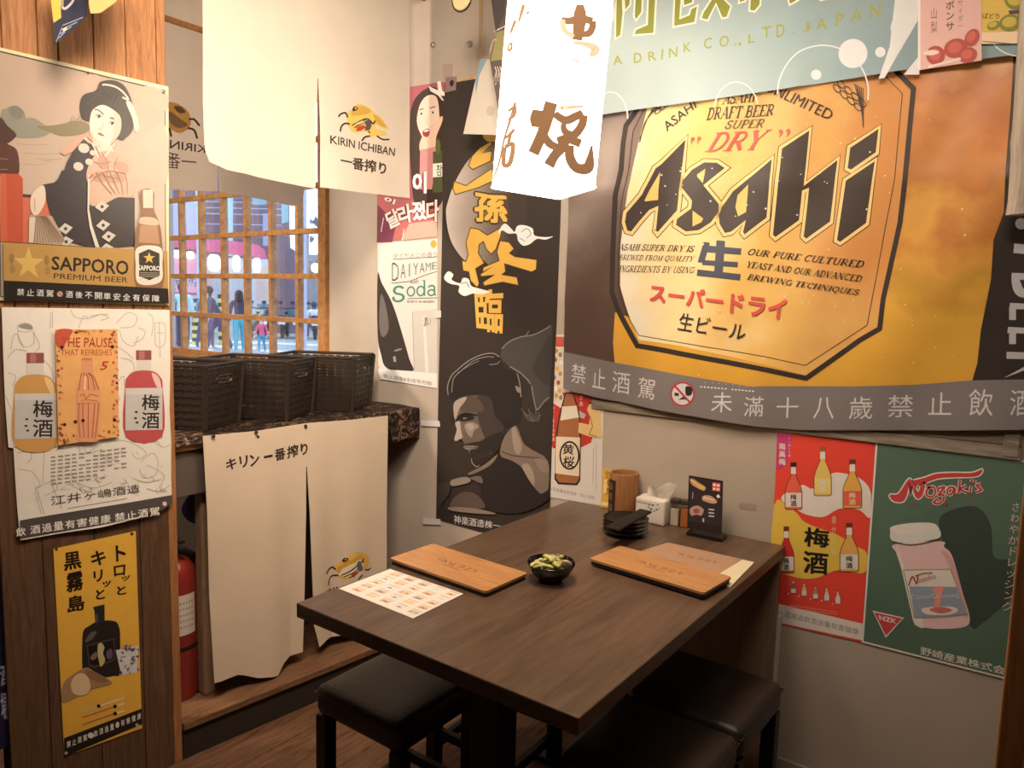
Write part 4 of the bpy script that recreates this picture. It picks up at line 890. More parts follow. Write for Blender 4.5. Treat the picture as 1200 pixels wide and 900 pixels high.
s.build('warrior_poster', 'tall black poster with gold brush lettering over a brooding warrior in profile', 'poster', disp=lambda a, b: .0012*math.sin(11*a+5*b)+.003*math.exp(-((b-1.42)/.01)**2), grid=.07, hz=.003, smooth=True)
for i, (pts, lab) in enumerate([([(510, 364), (518, 364), (518, 372), (510, 373)], 'scrap of tape beside the gold lettering of the black poster'), ([(494, 492), (516, 493), (517, 500), (495, 499)], 'scrap of tape at the middle edge of the black poster'), ([(497, 606), (517, 608), (518, 615), (497, 614)], 'scrap of tape at the foot of the black poster')]):
    Sheet(pl0, pts, '#cdbfb2').build('tape_strip', lab, 'tape', 'tape strips holding the black poster', hz=.0055)

Sheet(pl0, [(866, 589), (887, 591), (886, 598.5), (867, 596)], '#a8927a').build('tape_scrap', 'small tan scrap of tape stuck on the bare wall beside the menu stand', 'tape', hz=.0005)
# ---------------------------------------------------------------- girl poster
s = Sheet(pl0, [(443, 110), (480, 102), (512, 97), (524, 96), (524, 110), (513, 200), (513, 277), (442, 284)], '#a8575c', thick=.0004)
s.poly([(443, 230), (500, 238), (513, 232), (513, 277), (442, 284)], '#b8645c'); s.poly([(443, 240), (465, 262), (460, 284), (442, 284)], '#7a3a48'); s.poly([(470, 282), (480, 262), (512, 258), (513, 277)], '#d0a08a')
hair = [(487, 240), (482, 200), (480, 150), (484, 122), (494, 108), (506, 102), (516, 106), (522, 116), (523, 150), (521, 200), (519, 235), (505, 245)]
s.poly(sm(hair), '#3d2b25')
s.poly(sm([(493, 122), (502, 112), (512, 114), (515, 130), (515, 145), (509, 162), (501, 166), (494, 158), (489, 142)]), '#e6bfa4')
s.poly(sm([(499, 155), (517, 137), (519, 142), (512, 160), (510, 176), (496, 182), (492, 170)]), '#e0b596'); s.poly([(493, 176), (511, 172), (512, 182), (507, 222), (492, 222)], '#c97f78')
s.poly(sm([(497, 153), (503, 151), (504, 156), (501, 161), (496, 158)]), '#8e2f2c'); s.poly([(498, 153), (503, 152), (503, 154), (498, 155)], '#f0e2d8'); s.line([(501, 138), (500, 146), (503, 147)], .7, '#c79a80')
for x, y in ((494.5, 133.5), (508, 132)): s.poly(el(x, y, 2.2, 1.3, -8, 10), '#f2e6dc'); s.poly(el(x, y, 1.3, 1.4, n=8), '#2a1b17')
for q in ([(492, 129), (497, 127.5)], [(504, 127), (511, 125)]): s.line(q, 1.1, '#5b4034')
s.poly([(508, 178), (519, 176), (519, 225), (508, 226)], '#4c4f2c'); s.poly([(508, 192), (519, 191), (519, 207), (508, 208)], '#e6dcc0'); s.text('참', [(512, 193), (519, 193), (519, 206), (512, 206)], '#20180f')
s.poly(el(514, 172, 3, 9), '#55602f')
s.poly([(503, 101), (509, 104), (514, 106), (513, 96), (517, 95), (519, 107), (524, 109), (523, 113), (517, 112), (521, 118), (519, 118), (514, 112), (505, 107)], '#efe0cd', lv=6)
for t, q in (('이', [(484, 202), (501, 201), (501, 227), (484, 228)]), ('이', [(452, 230), (465, 234), (463, 240), (450, 236)]), ('달', [(451, 250), (464, 243), (472, 262), (457, 270)]), ('라', [(464, 243), (483, 237), (485, 260), (470, 264)]), ('졌', [(483, 236), (500, 235), (501, 258), (484, 259)]), ('다', [(500, 236), (516, 233), (515, 260), (501, 262)])):
    s.text(t, q, '#7d2c30', bold=.10, lv=7); s.text(t, q, '#f0dfc6', bold=.045, lv=8.2)
s.line([(450, 255), (447, 272)], .8, '#f0dfc6'); s.line([(474, 268), (472, 282)], .8, '#f0dfc6')
s.build('soju_poster', 'rosy poster of a dark haired girl with hand on cheek above the soda poster', 'poster', hz=.0015)
# small stickers and bolts above it
s = Sheet(pl0, [(523.5, 91), (536, 90), (535.5, 106), (523, 109)], '#8d6a66'); s.poly(sm([(528, 97), (532, 94), (533, 99), (530, 102)]), '#2b2025')
s.build('wall_sticker', 'small mauve sticker with a dark mark above the black poster', 'sticker', hz=.006)
Sheet(pl0, [(519, 76), (530, 75), (530, 91), (520, 93)], '#a98d78').build('wall_sticker', 'faint taupe sticker above the mauve one', 'sticker', hz=.002)
s = Sheet(pl0, [(537, 93), (562, 88), (560, 97), (538, 107)], '#c9a06e')
for k in range(4): s.line([(540, 95+k*2.2), (556, 91+k*2.2)], .7, '#a8823f')
s.build('paper_label', 'scrap of yellowed printed paper at the top edge of the black poster', 'label', hz=.0015)
for px, py, lab in ((508, 53, 'round metal bolt in the wall nearer the white curtain'), (551, 52, 'round metal bolt in the wall nearer the hanging flags')):
    p = onA(px, py); bm = B(); lathe(bm, [(.012, 0), (.012, .004), (.008, .010), (.003, .012)], seg=14); bmesh.ops.rotate(bm, verts=bm.verts, matrix=Matrix.Rotation(math.pi/2, 3, 'X'))
    tag(obj('wall_bolt', bm, M((.45, .42, .40), rough=.3, metal=.8, name='steel'), None, True, p), lab, 'bolt')

# ---------------------------------------------------------------- soda poster
s = Sheet(pl0, [(443, 285), (513, 280), (513, 455), (448, 444), (444, 425)], '#d9c9b8', thick=.0004)
TEAL = '#4d7a6a'
s.poly(sm([(443, 322), (448, 332), (460, 355), (470, 385), (480, 420), (484, 435), (455, 432), (447, 415), (443, 390)], True, 4), '#3d332e'); s.poly(sm([(447, 345), (453, 360), (456, 385), (449, 395), (445, 380)]), '#6e625a')
s.poly([(484, 365), (513, 362), (513, 437), (486, 436)], '#c9baa9'); s.poly([(496, 370), (499, 370), (503, 436), (499, 436)], '#dccdbd'); s.line([(484, 365), (486, 436)], .8, '#a89a8b')
s.poly([(444, 432), (484, 435), (513, 438), (513, 455), (447, 444)], '#e4d6c7')
s.text('禁止酒後8未成年勿飲', [(450, 438), (507, 447), (507, 452), (451, 443)], '#8c7d72', bold=.01)
s.text('ダイヤメこの香り', [(461, 297), (513, 295), (513, 301), (461, 303)], '#8c7d72')
s.line([(461, 304), (513, 301)], .7, '#4a423b'); s.line([(459, 332), (480, 330), (500, 322), (513, 318)], .8, '#4a423b'); s.line([(478, 350), (513, 349)], .8, '#4a423b')
s.text('D', [(460, 308), (468, 308), (468, 330), (460, 329)], '#4d544b', bold=-.012)
for i, ch in enumerate('AIYAME'): s.text(ch, [(470+i*7.4+(2.5 if ch == 'I' else 0), 309-i*.3), (476+i*7.4-(2.5 if ch == 'I' else 0), 309-i*.3), (476+i*7.4-(2.5 if ch == 'I' else 0), 326-i*2.2), (470+i*7.4+(2.5 if ch == 'I' else 0), 326-i*2.0)], '#4d544b', bold=-.012)
s.text('with', [(481, 328), (491, 327), (491, 332), (481, 333)], '#4d544b'); s.stext('S', [(460, 335), (475, 334), (475, 354), (460, 355)], TEAL); s.stext('oda', [(477, 330), (512, 327), (512, 347), (477, 348)], TEAL)
s.text('宮崎の本格焼酎', [(477, 352), (510, 352), (510, 355), (477, 355)], '#4a423b'); s.text('濃い', [(497, 372), (506, 371), (505, 382), (497, 383)], '#3d332e')
s.poly(el(508.5, 286, 3.5, 4.5), '#d79b3a')
s.poly(el(467, 429-19, 5, 1.2, -15), '#8b7f76'); s.poly([(461, 418), (464, 417), (465, 424), (462, 424)], '#9b8f84')
s.build('soda_poster', 'pale soda poster with a dark bottle shape and teal script beside the black poster', 'poster', hz=.002, disp=lambda a, b: .004*max(0, 1-(b-1.09)/.12)*max(0, (-2.2-a)/.16) if b < 1.21 else 0, grid=.06)

# ---------------------------------------------------------------- sake poster
s = Sheet(pl0, [(-1.482, 1.335), (-1.258, 1.345), (-1.247, .742), (-1.472, .735)], '#dccbb9', raw=True, thick=.0004)
RED = '#c2392f'
cz = lambda p: cv(635, 390, 4.286, p)
s.poly(cz([(60, 20), (115, 20), (112, 70), (60, 70)]), '#c9584a'); s.poly(cz([(55, 70), (115, 70), (110, 340), (48, 345)]), '#d8c3ac')
for i, (x, y) in enumerate(((75, 90), (95, 110), (70, 135), (100, 150), (80, 180), (95, 205), (65, 225), (85, 250), (70, 280), (92, 290), (75, 315), (98, 325))): s.poly(el(635+x/4.286, 390+y/4.286, 2.2, 3, n=8), ['#c98a3a', '#8a7a70', '#b5543c', '#e8d8c4', '#d9a23c'][i % 5])
s.poly(cz([(45, 345), (110, 385), (250, 520), (250, 550), (200, 575), (60, 580), (38, 550)]), RED); s.poly(cz([(105, 300), (300, 310), (300, 400), (250, 545), (180, 540)]), RED)
s.poly(cz([(120, 300), (160, 300), (185, 370), (195, 430), (200, 520), (195, 740), (180, 765), (85, 760), (66, 735), (72, 520), (85, 430), (100, 370)]), '#3a231a'); s.poly(cz([(124, 305), (156, 305), (180, 375), (190, 430), (192, 520), (188, 735), (175, 755), (90, 750), (74, 730), (80, 520), (92, 430), (108, 370)]), '#a4653f')
s.poly(cz([(105, 370), (178, 365), (188, 425), (96, 440)]), '#e0d0b5'); s.poly(cz([(74, 520), (195, 525), (190, 720), (70, 705)]), '#e3c9a8')
s.poly(el(668.2, 533.5, 12, 17), '#2b1e18'); s.poly(el(668.2, 533.5, 10, 14.8), '#e3c9a8'); s.text('黄', [(660, 520), (674, 521), (673, 533), (660, 532)], '#241913', bold=.02); s.text('桜', [(661, 534), (674, 534.5), (673.5, 548), (660.5, 547)], '#241913', bold=.02)
s.poly(cz([(235, 370), (255, 340), (280, 350), (285, 370), (300, 390), (300, 530), (240, 520), (185, 500), (190, 450), (240, 460), (245, 420), (230, 385)]), '#e0b878'); s.poly(cz([(235, 355), (262, 338), (283, 350), (270, 360)]), '#2b1e18'); s.line(cz([(246, 420), (258, 470), (240, 510), (280, 520)]), .7, '#5a3a28'); s.poly(cz([(190, 390), (225, 410), (215, 430), (195, 425)]), '#b8b0a0')
s.vtext('旨いと思う日本酒', cz([(52, 365), (66, 365), (66, 545), (52, 545)]), '#efe0cd'); s.vtext('さあ', cz([(190, 310), (212, 310), (212, 370), (190, 370)]), '#efe0cd')
s.text('飲酒過量有害健康・禁止酒駕', cz([(40, 770), (265, 820), (265, 838), (40, 790)]), '#9a8b80'); s.line(cz([(262, 580), (258, 760)]), .6, '#a39488'); s.line(cz([(276, 560), (274, 790)]), .6, '#a39488')
s.poly(cz([(36, 620), (48, 620), (46, 665), (35, 665)]), '#3a231a')
s.build('sake_poster', 'narrow white and red poster of a brown sake bottle beside the black poster', 'poster', hz=.002)
# ---------------------------------------------------------------- plum wine poster and dressing poster on the lower wall
KR = .62
s = Sheet(pl0, [(-.655, 1.083), (-.387, 1.085), (-.381, .502), (-.650, .489)], '#c23a2c', raw=True, thick=.0004, k=KR)
cu = lambda p: cv(890, 500, 3.6, p); cus = lambda p: sm(cu(p))
s.poly(cu([(76, 20), (135, 22), (135, 60), (120, 150), (100, 175), (70, 185)]), '#a8355a')
s.poly(cus([(95, 310), (110, 280), (180, 245), (230, 260), (300, 200), (350, 195), (420, 215), (465, 260), (472, 330), (465, 385), (420, 350), (340, 345), (270, 380), (200, 370), (150, 345)]), '#e0cdb6')
s.poly(cu([(64, 325)])+cus([(66, 326), (120, 335), (160, 365), (190, 400), (260, 430), (330, 455), (400, 500), (452, 530), (448, 610), (400, 615), (330, 605), (250, 635), (180, 640), (100, 620), (48, 610)]), '#e09b3e')
s.poly(cu([(36, 735), (436, 830), (433, 900), (34, 815)]), '#d6c8bb'); s.text('禁止酒駕過飲酒過量有害健康', cu([(52, 762), (420, 852), (420, 878), (52, 788)]), '#7d746c')
def bottle2d(S, cx, y0, y1, w, liquid, label, cap, k=3.6, skew=0.0):
    h = y1-y0; f = lambda p: cu([(cx+x*w, y0+y*h) for x, y in p])
    S.poly(f([(-.16, .0), (.16, .0), (.17, .28), (.42, .5), (.5, .62), (.5, .97), (.42, 1), (-.42, 1), (-.5, .97), (-.5, .62), (-.42, .5), (-.17, .28)]), '#4d2418')
    S.poly(f([(-.13, .01), (.13, .01), (.14, .29), (.38, .5), (.46, .62), (.46, .96), (.4, .985), (-.4, .985), (-.46, .96), (-.46, .62), (-.38, .5), (-.14, .29)]), liquid)
    S.poly(f([(-.17, 0), (.17, 0), (.17, .09), (-.17, .09)]), cap); S.poly(f([(-.14, .1), (.14, .1), (.15, .24), (-.15, .24)]), '#e6d8c6')
    S.poly(f([(-.45, .64), (.45, .64), (.45, .94), (-.45, .94)]), label)
for cx, y0, y1, w, l, lb, cp, ink in ((145, 150, 350, 74, '#c9503c', '#e6d6bf', '#2a1d1a', '#2a1d1a'), (268, 85, 292, 76, '#d99d52', '#dda860', '#8a4a24', '#f0e0c4'), (393, 138, 345, 82, '#d08c40', '#c8503a', '#5d2a1c', '#e8c080'), (115, 420, 618, 68, '#a82a24', '#d8cdc2', '#5d2a1c', '#3a2a26'), (380, 405, 612, 82, '#c78a44', '#e0d2c0', '#5d2a1c', '#3a2a26')):
    bottle2d(s, cx, y0, y1, w, l, lb, cp); s.vtext('梅酒', cu([(cx-w*.18, y0+(y1-y0)*.66), (cx+w*.18, y0+(y1-y0)*.66), (cx+w*.18, y0+(y1-y0)*.93), (cx-w*.18, y0+(y1-y0)*.93)]), ink, .02)
s.vtext('南高梅', cu([(82, 65), (112, 68), (112, 165), (82, 162)]), '#ead8cc', .02); s.vtext('すっぱいうめ', cu([(122, 40), (133, 42), (133, 130), (122, 128)]), '#d8a8a8'); s.vtext('幸せの味', cu([(305, 370), (328, 372), (324, 545), (300, 543)]), '#e8a878')
for ch, q in (('梅', [(190, 420), (300, 432), (296, 512), (188, 505)]), ('酒', [(184, 520), (294, 532), (290, 625), (186, 618)])): s.text(ch, cu(q), '#1d1614', bold=.035)
for i, (x, y) in enumerate(((145, 645), (190, 655), (238, 668), (285, 675), (332, 688))):
    bottle2d(s, x, y, y+58, 22, ['#6b5a3a', '#c8a05a', '#8a8070', '#b8a890', '#c8b8a8'][i], '#d8c8b0', '#5d4a34'); s.poly(el(890+(x-22)/3.6, 500+(y+58)/3.6, .9, n=8), '#ead8cc')
for y in (752, 762): s.line(cu([(130, y), (330, y+30)]), .6, '#d88a6a')
s.poly(cu([(76, 20)])+cu([(490, 62), (489, 66), (76, 25)]), '#cf8a80')
s.build('plum_wine_poster', 'red and amber poster showing five plum wine bottles by the table corner', 'poster', hz=.002)

s = Sheet(pl0, [(-.386, 1.088), (.035, 1.085), (.035, .508), (-.380, .502)], '#d2c9bf', raw=True, thick=.0005, k=KR)
cn = lambda p: cv(1010, 510, 3.105, p); cns = lambda p: sm(cn(p))
s.poly([(-.381, 1.083), (.031, 1.080), (.031, .513), (-.3755, .508)], M(U('#4a5a48', KR), .5, .3, noise=.22, nscale=5, name='green_print'), px=False)
s.poly(cns([(280, 320), (330, 270), (420, 260), (470, 330), (480, 440), (540, 460), (545, 580), (490, 640), (440, 680), (395, 690), (330, 480)]), M(U('#353b33', KR), .5, .3, noise=.25, nscale=7, name='dark_print'))
rd, cr_ = '#a83a34', '#e4d6c8'
noz = [[(175, 165), (165, 215), (150, 240), (120, 240), (104, 225), (106, 215), (125, 215), (140, 205), (170, 160), (185, 168), (205, 205), (218, 175), (232, 170), (222, 215), (205, 230), (192, 215), (182, 180), (178, 215)],
       [(188, 165), (225, 155), (270, 140), (330, 136), (400, 136), (438, 124), (420, 148), (340, 152), (280, 156), (232, 172), (195, 182)],
       ]
for q in noz: s.line(cns(q), 3.2, cr_, closed=True, lv=3)
for q in noz: s.poly(cns(q), rd, lv=4)
for pts, w in (([(245, 190), (262, 188), (268, 205), (258, 222), (240, 220), (236, 203), (245, 190)], 9), ([(278, 192), (302, 188), (280, 215), (298, 216), (296, 236), (278, 248), (262, 242), (280, 228)], 9), ([(335, 188), (316, 190), (312, 210), (326, 214), (338, 192), (338, 212)], 9), ([(358, 160), (352, 212)], 10), ([(382, 182), (358, 195), (384, 208)], 9), ([(398, 184), (394, 208)], 9), ([(400, 160), (401, 168)], 9), ([(412, 162), (410, 172)], 8), ([(434, 176), (418, 182), (436, 198), (414, 206)], 9)):
    s.line(cns(pts) if pts[0] == pts[-1] else sm(cn(pts), False), 4.2, cr_, lv=5)
    s.line(cns(pts) if pts[0] == pts[-1] else sm(cn(pts), False), 2.4, rd, lv=6)
s.poly(cns([(122, 395), (125, 425), (140, 470), (170, 570), (190, 680), (240, 700), (330, 702), (385, 690), (392, 655), (370, 580), (330, 440), (300, 405), (290, 385)]), '#cf9c94'); s.poly(cns([(128, 400), (135, 440), (185, 660), (200, 690), (225, 690), (180, 560), (140, 430)]), '#dab0a6'); s.poly(cns([(290, 420), (330, 450), (375, 600), (385, 660), (370, 640), (320, 480)]), '#b98680')
s.poly(cns([(104, 350), (112, 330), (180, 318), (255, 318), (280, 335), (287, 368), (250, 380), (180, 392), (112, 382)]), '#b9b0b0'); s.poly(cns([(108, 345), (130, 330), (190, 322), (255, 322), (272, 335), (220, 350), (150, 358)]), '#cfc6c2'); s.line(sm(cn([(112, 386), (180, 398), (260, 384), (287, 370)]), False), 1.2, '#4d2f2c')
s.poly(cn([(150, 487), (325, 484), (388, 652), (300, 662), (190, 664)]), '#8f7f58'); s.poly(cn([(154, 491), (322, 488), (384, 648), (300, 657), (194, 660)]), '#dccbaf'); s.poly(cn([(173, 548), (345, 550), (384, 648), (300, 657), (194, 660)]), '#7d8088')
s.poly(cns([(218, 630), (260, 622), (330, 622), (350, 636), (320, 650), (240, 650)]), '#d6cdc6'); s.poly(cns([(245, 632), (290, 622), (330, 634), (290, 646)]), '#a85a4c'); s.poly(cn([(255, 560), (285, 545), (302, 552), (292, 575), (286, 624), (262, 624), (268, 575)]), '#c47a6c')
s.line(sm(cn([(172, 545), (185, 512), (200, 538), (205, 508)]), False), 1.6, '#8a2f2a'); s.text('ozakis', cn([(205, 515), (270, 500), (270, 518), (208, 535)]), '#8a2f2a', bold=-.01); s.line(sm(cn([(195, 510), (225, 500), (258, 498)]), False), 1.0, '#8a2f2a')
s.text('CaesarDressing', cn([(180, 578), (352, 570), (356, 592), (186, 602)]), '#b8c0c4', bold=-.01)
s.poly(cn([(40, 636), (155, 662), (88, 736)]), cr_); s.poly(cn([(46, 642), (147, 665), (89, 727)]), rd); s.text('NZK', cn([(62, 652), (130, 668), (126, 684), (66, 670)]), cr_, bold=.03)
s.text('野崎産業株式会社', cn([(215, 766), (570, 852), (568, 882), (213, 796)]), '#c9c2b4', bold=.01)
s.vtext('さわやかドレッシング', cn([(545, 240), (578, 240), (560, 640), (505, 640)]), '#b89a84', .0)
for x in (192, 305, 400): s.poly(el(1010+x/3.105, 510+(248 if x < 350 else 238)/3.105, 2.2), '#7a3e38')
s.build('dressing_poster', 'dark green poster with a pink dressing jar and red script lettering', 'poster', hz=.003)

# ---------------------------------------------------------------- prints on the plank wall
plW = PB(X_W); KS = 1.2
cs_ = lambda p: cv(0, 55, 5.625, p); cs2 = lambda p: cv(0, 200, 5.455, p); css = lambda p: sm(cs_(p), n=4); cs2s = lambda p: sm(cs2(p), n=4)
m_sap = RAMP([(.0, U('#cdb59d', KS)), (.5, U('#c4a68d', KS)), (1., U('#b8977f', KS))], 1.6, rough=.33, spec=.8, nscale=4, amount=.3, axis=(0, 0, 1), name='sepia_print')
s = Sheet(plW, [(-6, 55), (196, 102), (197, 358), (-2, 352)], '#e8cf9c', k=KS, rough=.33, spec=.8, thick=.004)
s.poly([(-5, 59), (192.5, 106), (193.5, 354), (-1, 348)], '#3a2c20'); s.poly([(-4, 61), (191.5, 107.5), (192.5, 352.5), (0, 347)], m_sap)
s.poly(css([(0, 430), (30, 410), (60, 395), (110, 392), (150, 430), (165, 470), (200, 468), (235, 480), (290, 520), (330, 560), (250, 600), (100, 600), (0, 560)]), '#8f8672'); s.poly(css([(50, 410), (90, 390), (150, 430), (120, 480), (70, 460)]), '#7d7664')
s.poly(css([(230, 525), (330, 520), (420, 505), (470, 490), (560, 500), (580, 550), (520, 580), (400, 590), (310, 560)]), '#857452')
for k in range(7): s.line(cs_([(455+k*16, 495-(k % 2)*4), (470+k*15, 458+(k % 3)*8)]), .6, '#5d5038')
for y, x0, x1 in ((640, 100, 330), (700, 150, 400), (735, 240, 400), (748, 280, 340), (770, 130, 300)): s.line(sm(cs_([(x0, y), ((x0+x1)/2, y+8), (x1, y+2)]), False), .6, '#a58c72')
s.poly(css([(870, 340), (900, 270), (1000, 265), (1090, 310), (1090, 420), (960, 400)]), '#c9a083'); s.poly(css([(540, 250), (560, 190), (640, 190), (650, 250), (600, 300)]), '#c79d84')
s.poly(css([(860, 700), (930, 600), (1080, 520), (1088, 900), (900, 900)]), '#bba489')  # pale patch: glare on the sign put into the print colour
s.poly(css([(-12, 480), (10, 478), (40, 520), (95, 570), (92, 600), (40, 640), (-12, 645)]), '#4a2a24'); s.poly(css([(-12, 650), (60, 650), (110, 700), (110, 850), (-12, 850)]), '#5a3028'); s.line(cs_([(-10, 738), (45, 742)]), .8, '#a08070'); s.line(cs_([(-10, 810), (45, 808)]), .8, '#a08070')
s.poly(cs2([(-6, 20), (110, 22), (138, 50), (140, 465), (-6, 455)]), '#c24f33'); s.poly(cs2([(-6, 20), (30, 20), (40, 455), (-6, 455)]), '#d0613f'); s.poly(cs2([(138, 150), (280, 165), (280, 180), (138, 170)]), '#4a352c'); s.poly(cs2([(140, 172), (300, 180), (360, 470), (140, 462)]), '#cf6a4c')
# the seated lady: hair, face, kimono
s.poly(css([(515, 390), (540, 320), (620, 290), (650, 235), (730, 222), (800, 250), (845, 320), (870, 420), (868, 540), (820, 600), (770, 610), (600, 500), (560, 490), (525, 460)]), '#332824'); s.line(css([(668, 258), (740, 262), (800, 300), (828, 350)])[:14], 2, '#d9c4a8'); s.poly(css([(820, 370), (850, 365), (890, 450), (905, 540), (880, 560), (860, 470)]), '#d6c2a8')
s.poly(css([(590, 440), (615, 405), (670, 385), (740, 420), (785, 470), (780, 560), (740, 620), (700, 660), (640, 650), (590, 590), (580, 510)]), '#e6cdb4'); s.poly(cs_([(600, 610), (720, 640), (740, 700), (640, 720), (590, 640)]), '#e0c4a9')
for x, y, r in ((640, 462, 12), (727, 508, 12)): s.poly(el(x/5.625, 55+y/5.625, 3.4, 1.5, 20, 12), '#f0e2d2'); s.poly(el(x/5.625+.2, 55+y/5.625, 1.7, 1.6, n=10), '#241a17'); s.line(sm(cs_([(x-22, y-5), (x, y-12), (x+22, y+2)]), False), .8, '#3a2a24')
s.line(sm(cs_([(612, 415), (640, 420), (672, 448)]), False), 1.4, '#5a463a'); s.line(sm(cs_([(712, 470), (745, 476), (768, 500)]), False), 1.4, '#5a463a'); s.line(sm(cs_([(672, 500), (662, 535), (640, 545), (655, 552)]), False), .8, '#b99a82'); s.poly(css([(632, 572), (652, 568), (680, 590), (655, 588)]), '#a8594c')
s.poly(css([(390, 690), (450, 640), (540, 580), (600, 600), (560, 650), (430, 710), (410, 715)]), '#cf9a80')
kim = '#32282a'
s.poly(cs_([(540, 610), (470, 690), (430, 760), (400, 850), (340, 900), (560, 920), (600, 800), (620, 680)]), kim)
s.poly(cs2([(385, 0), (350, 75), (258, 92), (290, 200), (320, 320), (380, 370), (380, 440), (610, 500), (850, 480), (850, 175), (720, 170), (640, 215), (560, 230), (556, 0)]), kim)
s.poly(css([(560, 880), (570, 790), (630, 700), (720, 690), (800, 720), (850, 770), (860, 900), (620, 920)]), '#d6a184'); s.poly(cs2s([(556, 60), (570, 0), (840, 0), (835, 160), (740, 172), (650, 215), (560, 215)]), '#cfa386')
for k in range(9): s.line(sm(cs_([(560+k*22, 330+abs(k-4)*12), (590+k*20, 290+abs(k-4)*16), (650+k*16, 262+abs(k-4)*10)]), False), .5, '#55463e')
s.poly(css([(740, 430), (785, 475), (782, 560), (745, 618), (715, 645), (740, 560)]), '#d2b59a'); s.poly(css([(590, 560), (610, 600), (650, 640), (640, 655), (600, 620)]), '#d2b59a')
s.line(sm(cs_([(545, 600), (600, 650), (640, 740)]), False), 1.6, '#e6d2bc'); s.line(sm(cs_([(740, 640), (700, 700), (650, 760)]), False), 1.6, '#e6d2bc'); s.line(sm(cs_([(565, 600), (615, 655), (650, 735)]), False), .7, '#8a4f42')
for q in ([(640, 720), (700, 740), (690, 800), (640, 790)], [(740, 760), (820, 770), (830, 830), (770, 820)], [(620, 830), (690, 830), (680, 890), (610, 885)], [(700, 850), (790, 840), (800, 890), (710, 895)]): s.poly(css(q), '#c08d72')
for q in ([(600, 760), (660, 770), (720, 760)], [(660, 700), (700, 780), (690, 860)], [(760, 730), (740, 800), (770, 880)], [(610, 860), (700, 820), (820, 840)], [(580, 900), (640, 850), (760, 870)]): s.line(sm(cs_(q), False), .8, '#a5745b')
for k in range(5): s.line(sm(cs2([(600+k*45, 10), (640+k*40, 80), (700+k*25, 150)]), False), .7, '#a87a60')
s.poly(cs2([(548, 30), (562, 30), (556, 250), (575, 350), (625, 500), (600, 500), (560, 370), (545, 260)]), '#d9c8b4')
for x, y, r in ((540, 670, 38), (505, 790, 34), (575, 760, 26), (620, 640, 24), (600, 700, 22)): s.poly(el(x/5.625, 55+y/5.625, r/5.625, r*.85/5.625, 20, 10), '#d6bfa8')
s.line(cs_([(570, 870), (600, 840)]), 1.5, '#c24f33')
for x, y in ((638, 232), (645, 350), (680, 422), (408, 372), (412, 455), (668, 500)): s.poly(cs2([(x-46, y+4), (x-4, y-36), (x+46, y-8), (x+2, y+36)]), '#cfc0aa'); s.poly(el(x/5.455, 200+y/5.455, 2, n=8), kim)
s.poly(cs2s([(250, 100), (275, 110), (280, 190), (250, 260), (215, 290), (185, 250), (190, 160)]), '#e2c6ab'); s.line(cs2([(210, 180), (212, 260)]), .8, '#b08c72')
s.poly(cs2([(180, 285), (320, 290), (400, 440), (380, 480), (175, 460)]), '#b8977a')
for k in range(12): s.line(cs2([(215+k*6, 290), (185+k*20, 462)]), .6, '#6e5644')
s.poly(cs2([(175, 300), (215, 300), (200, 462), (172, 460)]), '#d9c4a8')
# gold band, star, lettering, warning
s.poly(cs2([(6, 455), (1055, 515), (1060, 752), (10, 702)]), M(U('#bd8f4f', KS), .3, .5, noise=.06, name='gold_print')); s.line(cs2([(6, 455), (600, 492)]), .8, '#4a352c')
s.poly(star(30.8, 309, 19.5, sx=.95, sk=.05), '#dcae5c')
for x in (11, 52): s.poly(el(x, 303+(x-11)*.05, 3, 6), '#9c7440'); s.poly(el(x+1, 315+(x-11)*.05, 3.5, 5), '#a87e45')
s.text('SAPPORO', cs2([(316, 546), (808, 576), (806, 668), (314, 634)]), '#2a1e16', bold=.018); s.text('PREMIUM BEER', cs2([(330, 655), (802, 682), (800, 716), (328, 690)]), '#33261b', bold=.0)
s.poly(cs2s([(885, 130), (965, 130), (970, 250), (1000, 330), (1020, 440), (1025, 745), (855, 745), (848, 430), (872, 330), (890, 250)]), '#8d5f40'); s.poly(cs2([(898, 125), (962, 122), (962, 240), (900, 240)]), '#d6c2a4'); s.poly(cs2s([(885, 300), (975, 305), (995, 350), (880, 340)]), '#c9ae8a'); s.poly(cs2([(882, 350), (990, 355), (1005, 470), (870, 460)]), '#b5845c')
s.poly(cs2s([(855, 500), (935, 478), (1018, 500), (1022, 600), (1018, 700), (940, 732), (860, 710), (852, 600)]), '#e2d2ba'); s.poly(cs2([(872, 530), (935, 502), (1003, 530), (1005, 670), (940, 700), (874, 675)]), '#2e2620'); s.poly(star(171.8, 302.5, 7.2), '#dcae5c'); s.text('SAPPORO', cs2([(866, 603), (1006, 610), (1006, 642), (866, 638)]), '#efe2cc', bold=.02)
for y in (652, 664, 676): s.line(cs2([(880, y), (1000, y+3)]), .7, '#b8a88e')
s.poly(cs2([(10, 704), (1060, 754), (1064, 848), (14, 826)]), '#221b18')
for i, ch in enumerate('禁止酒駕●酒後不開車安全有保障'):
    x = 95+i*62-(i > 8)*6; y = 752+i*3.0
    if ch == '●': s.poly(el((x+25)/5.455, 200+(y+24)/5.455, 3.4, 3.2), '#c9a092'); s.line(cs2([(x+12, y+14), (x+38, y+34)]), .8, '#a8392f'); continue
    s.text(ch, cs2([(x, y), (x+46, y+2), (x+45, y+46), (x-1, y+44)]), '#e8dccd', bold=.012)
for x, y in ((101.5, 86), (190, 109), (191, 348)): s.poly(el(x, y, 1.6, n=10), '#2a1f18')
s.build('beer_sign', 'glossy framed beer sign of a lady in a dark kimono with a gold star', 'sign', hz=.002)

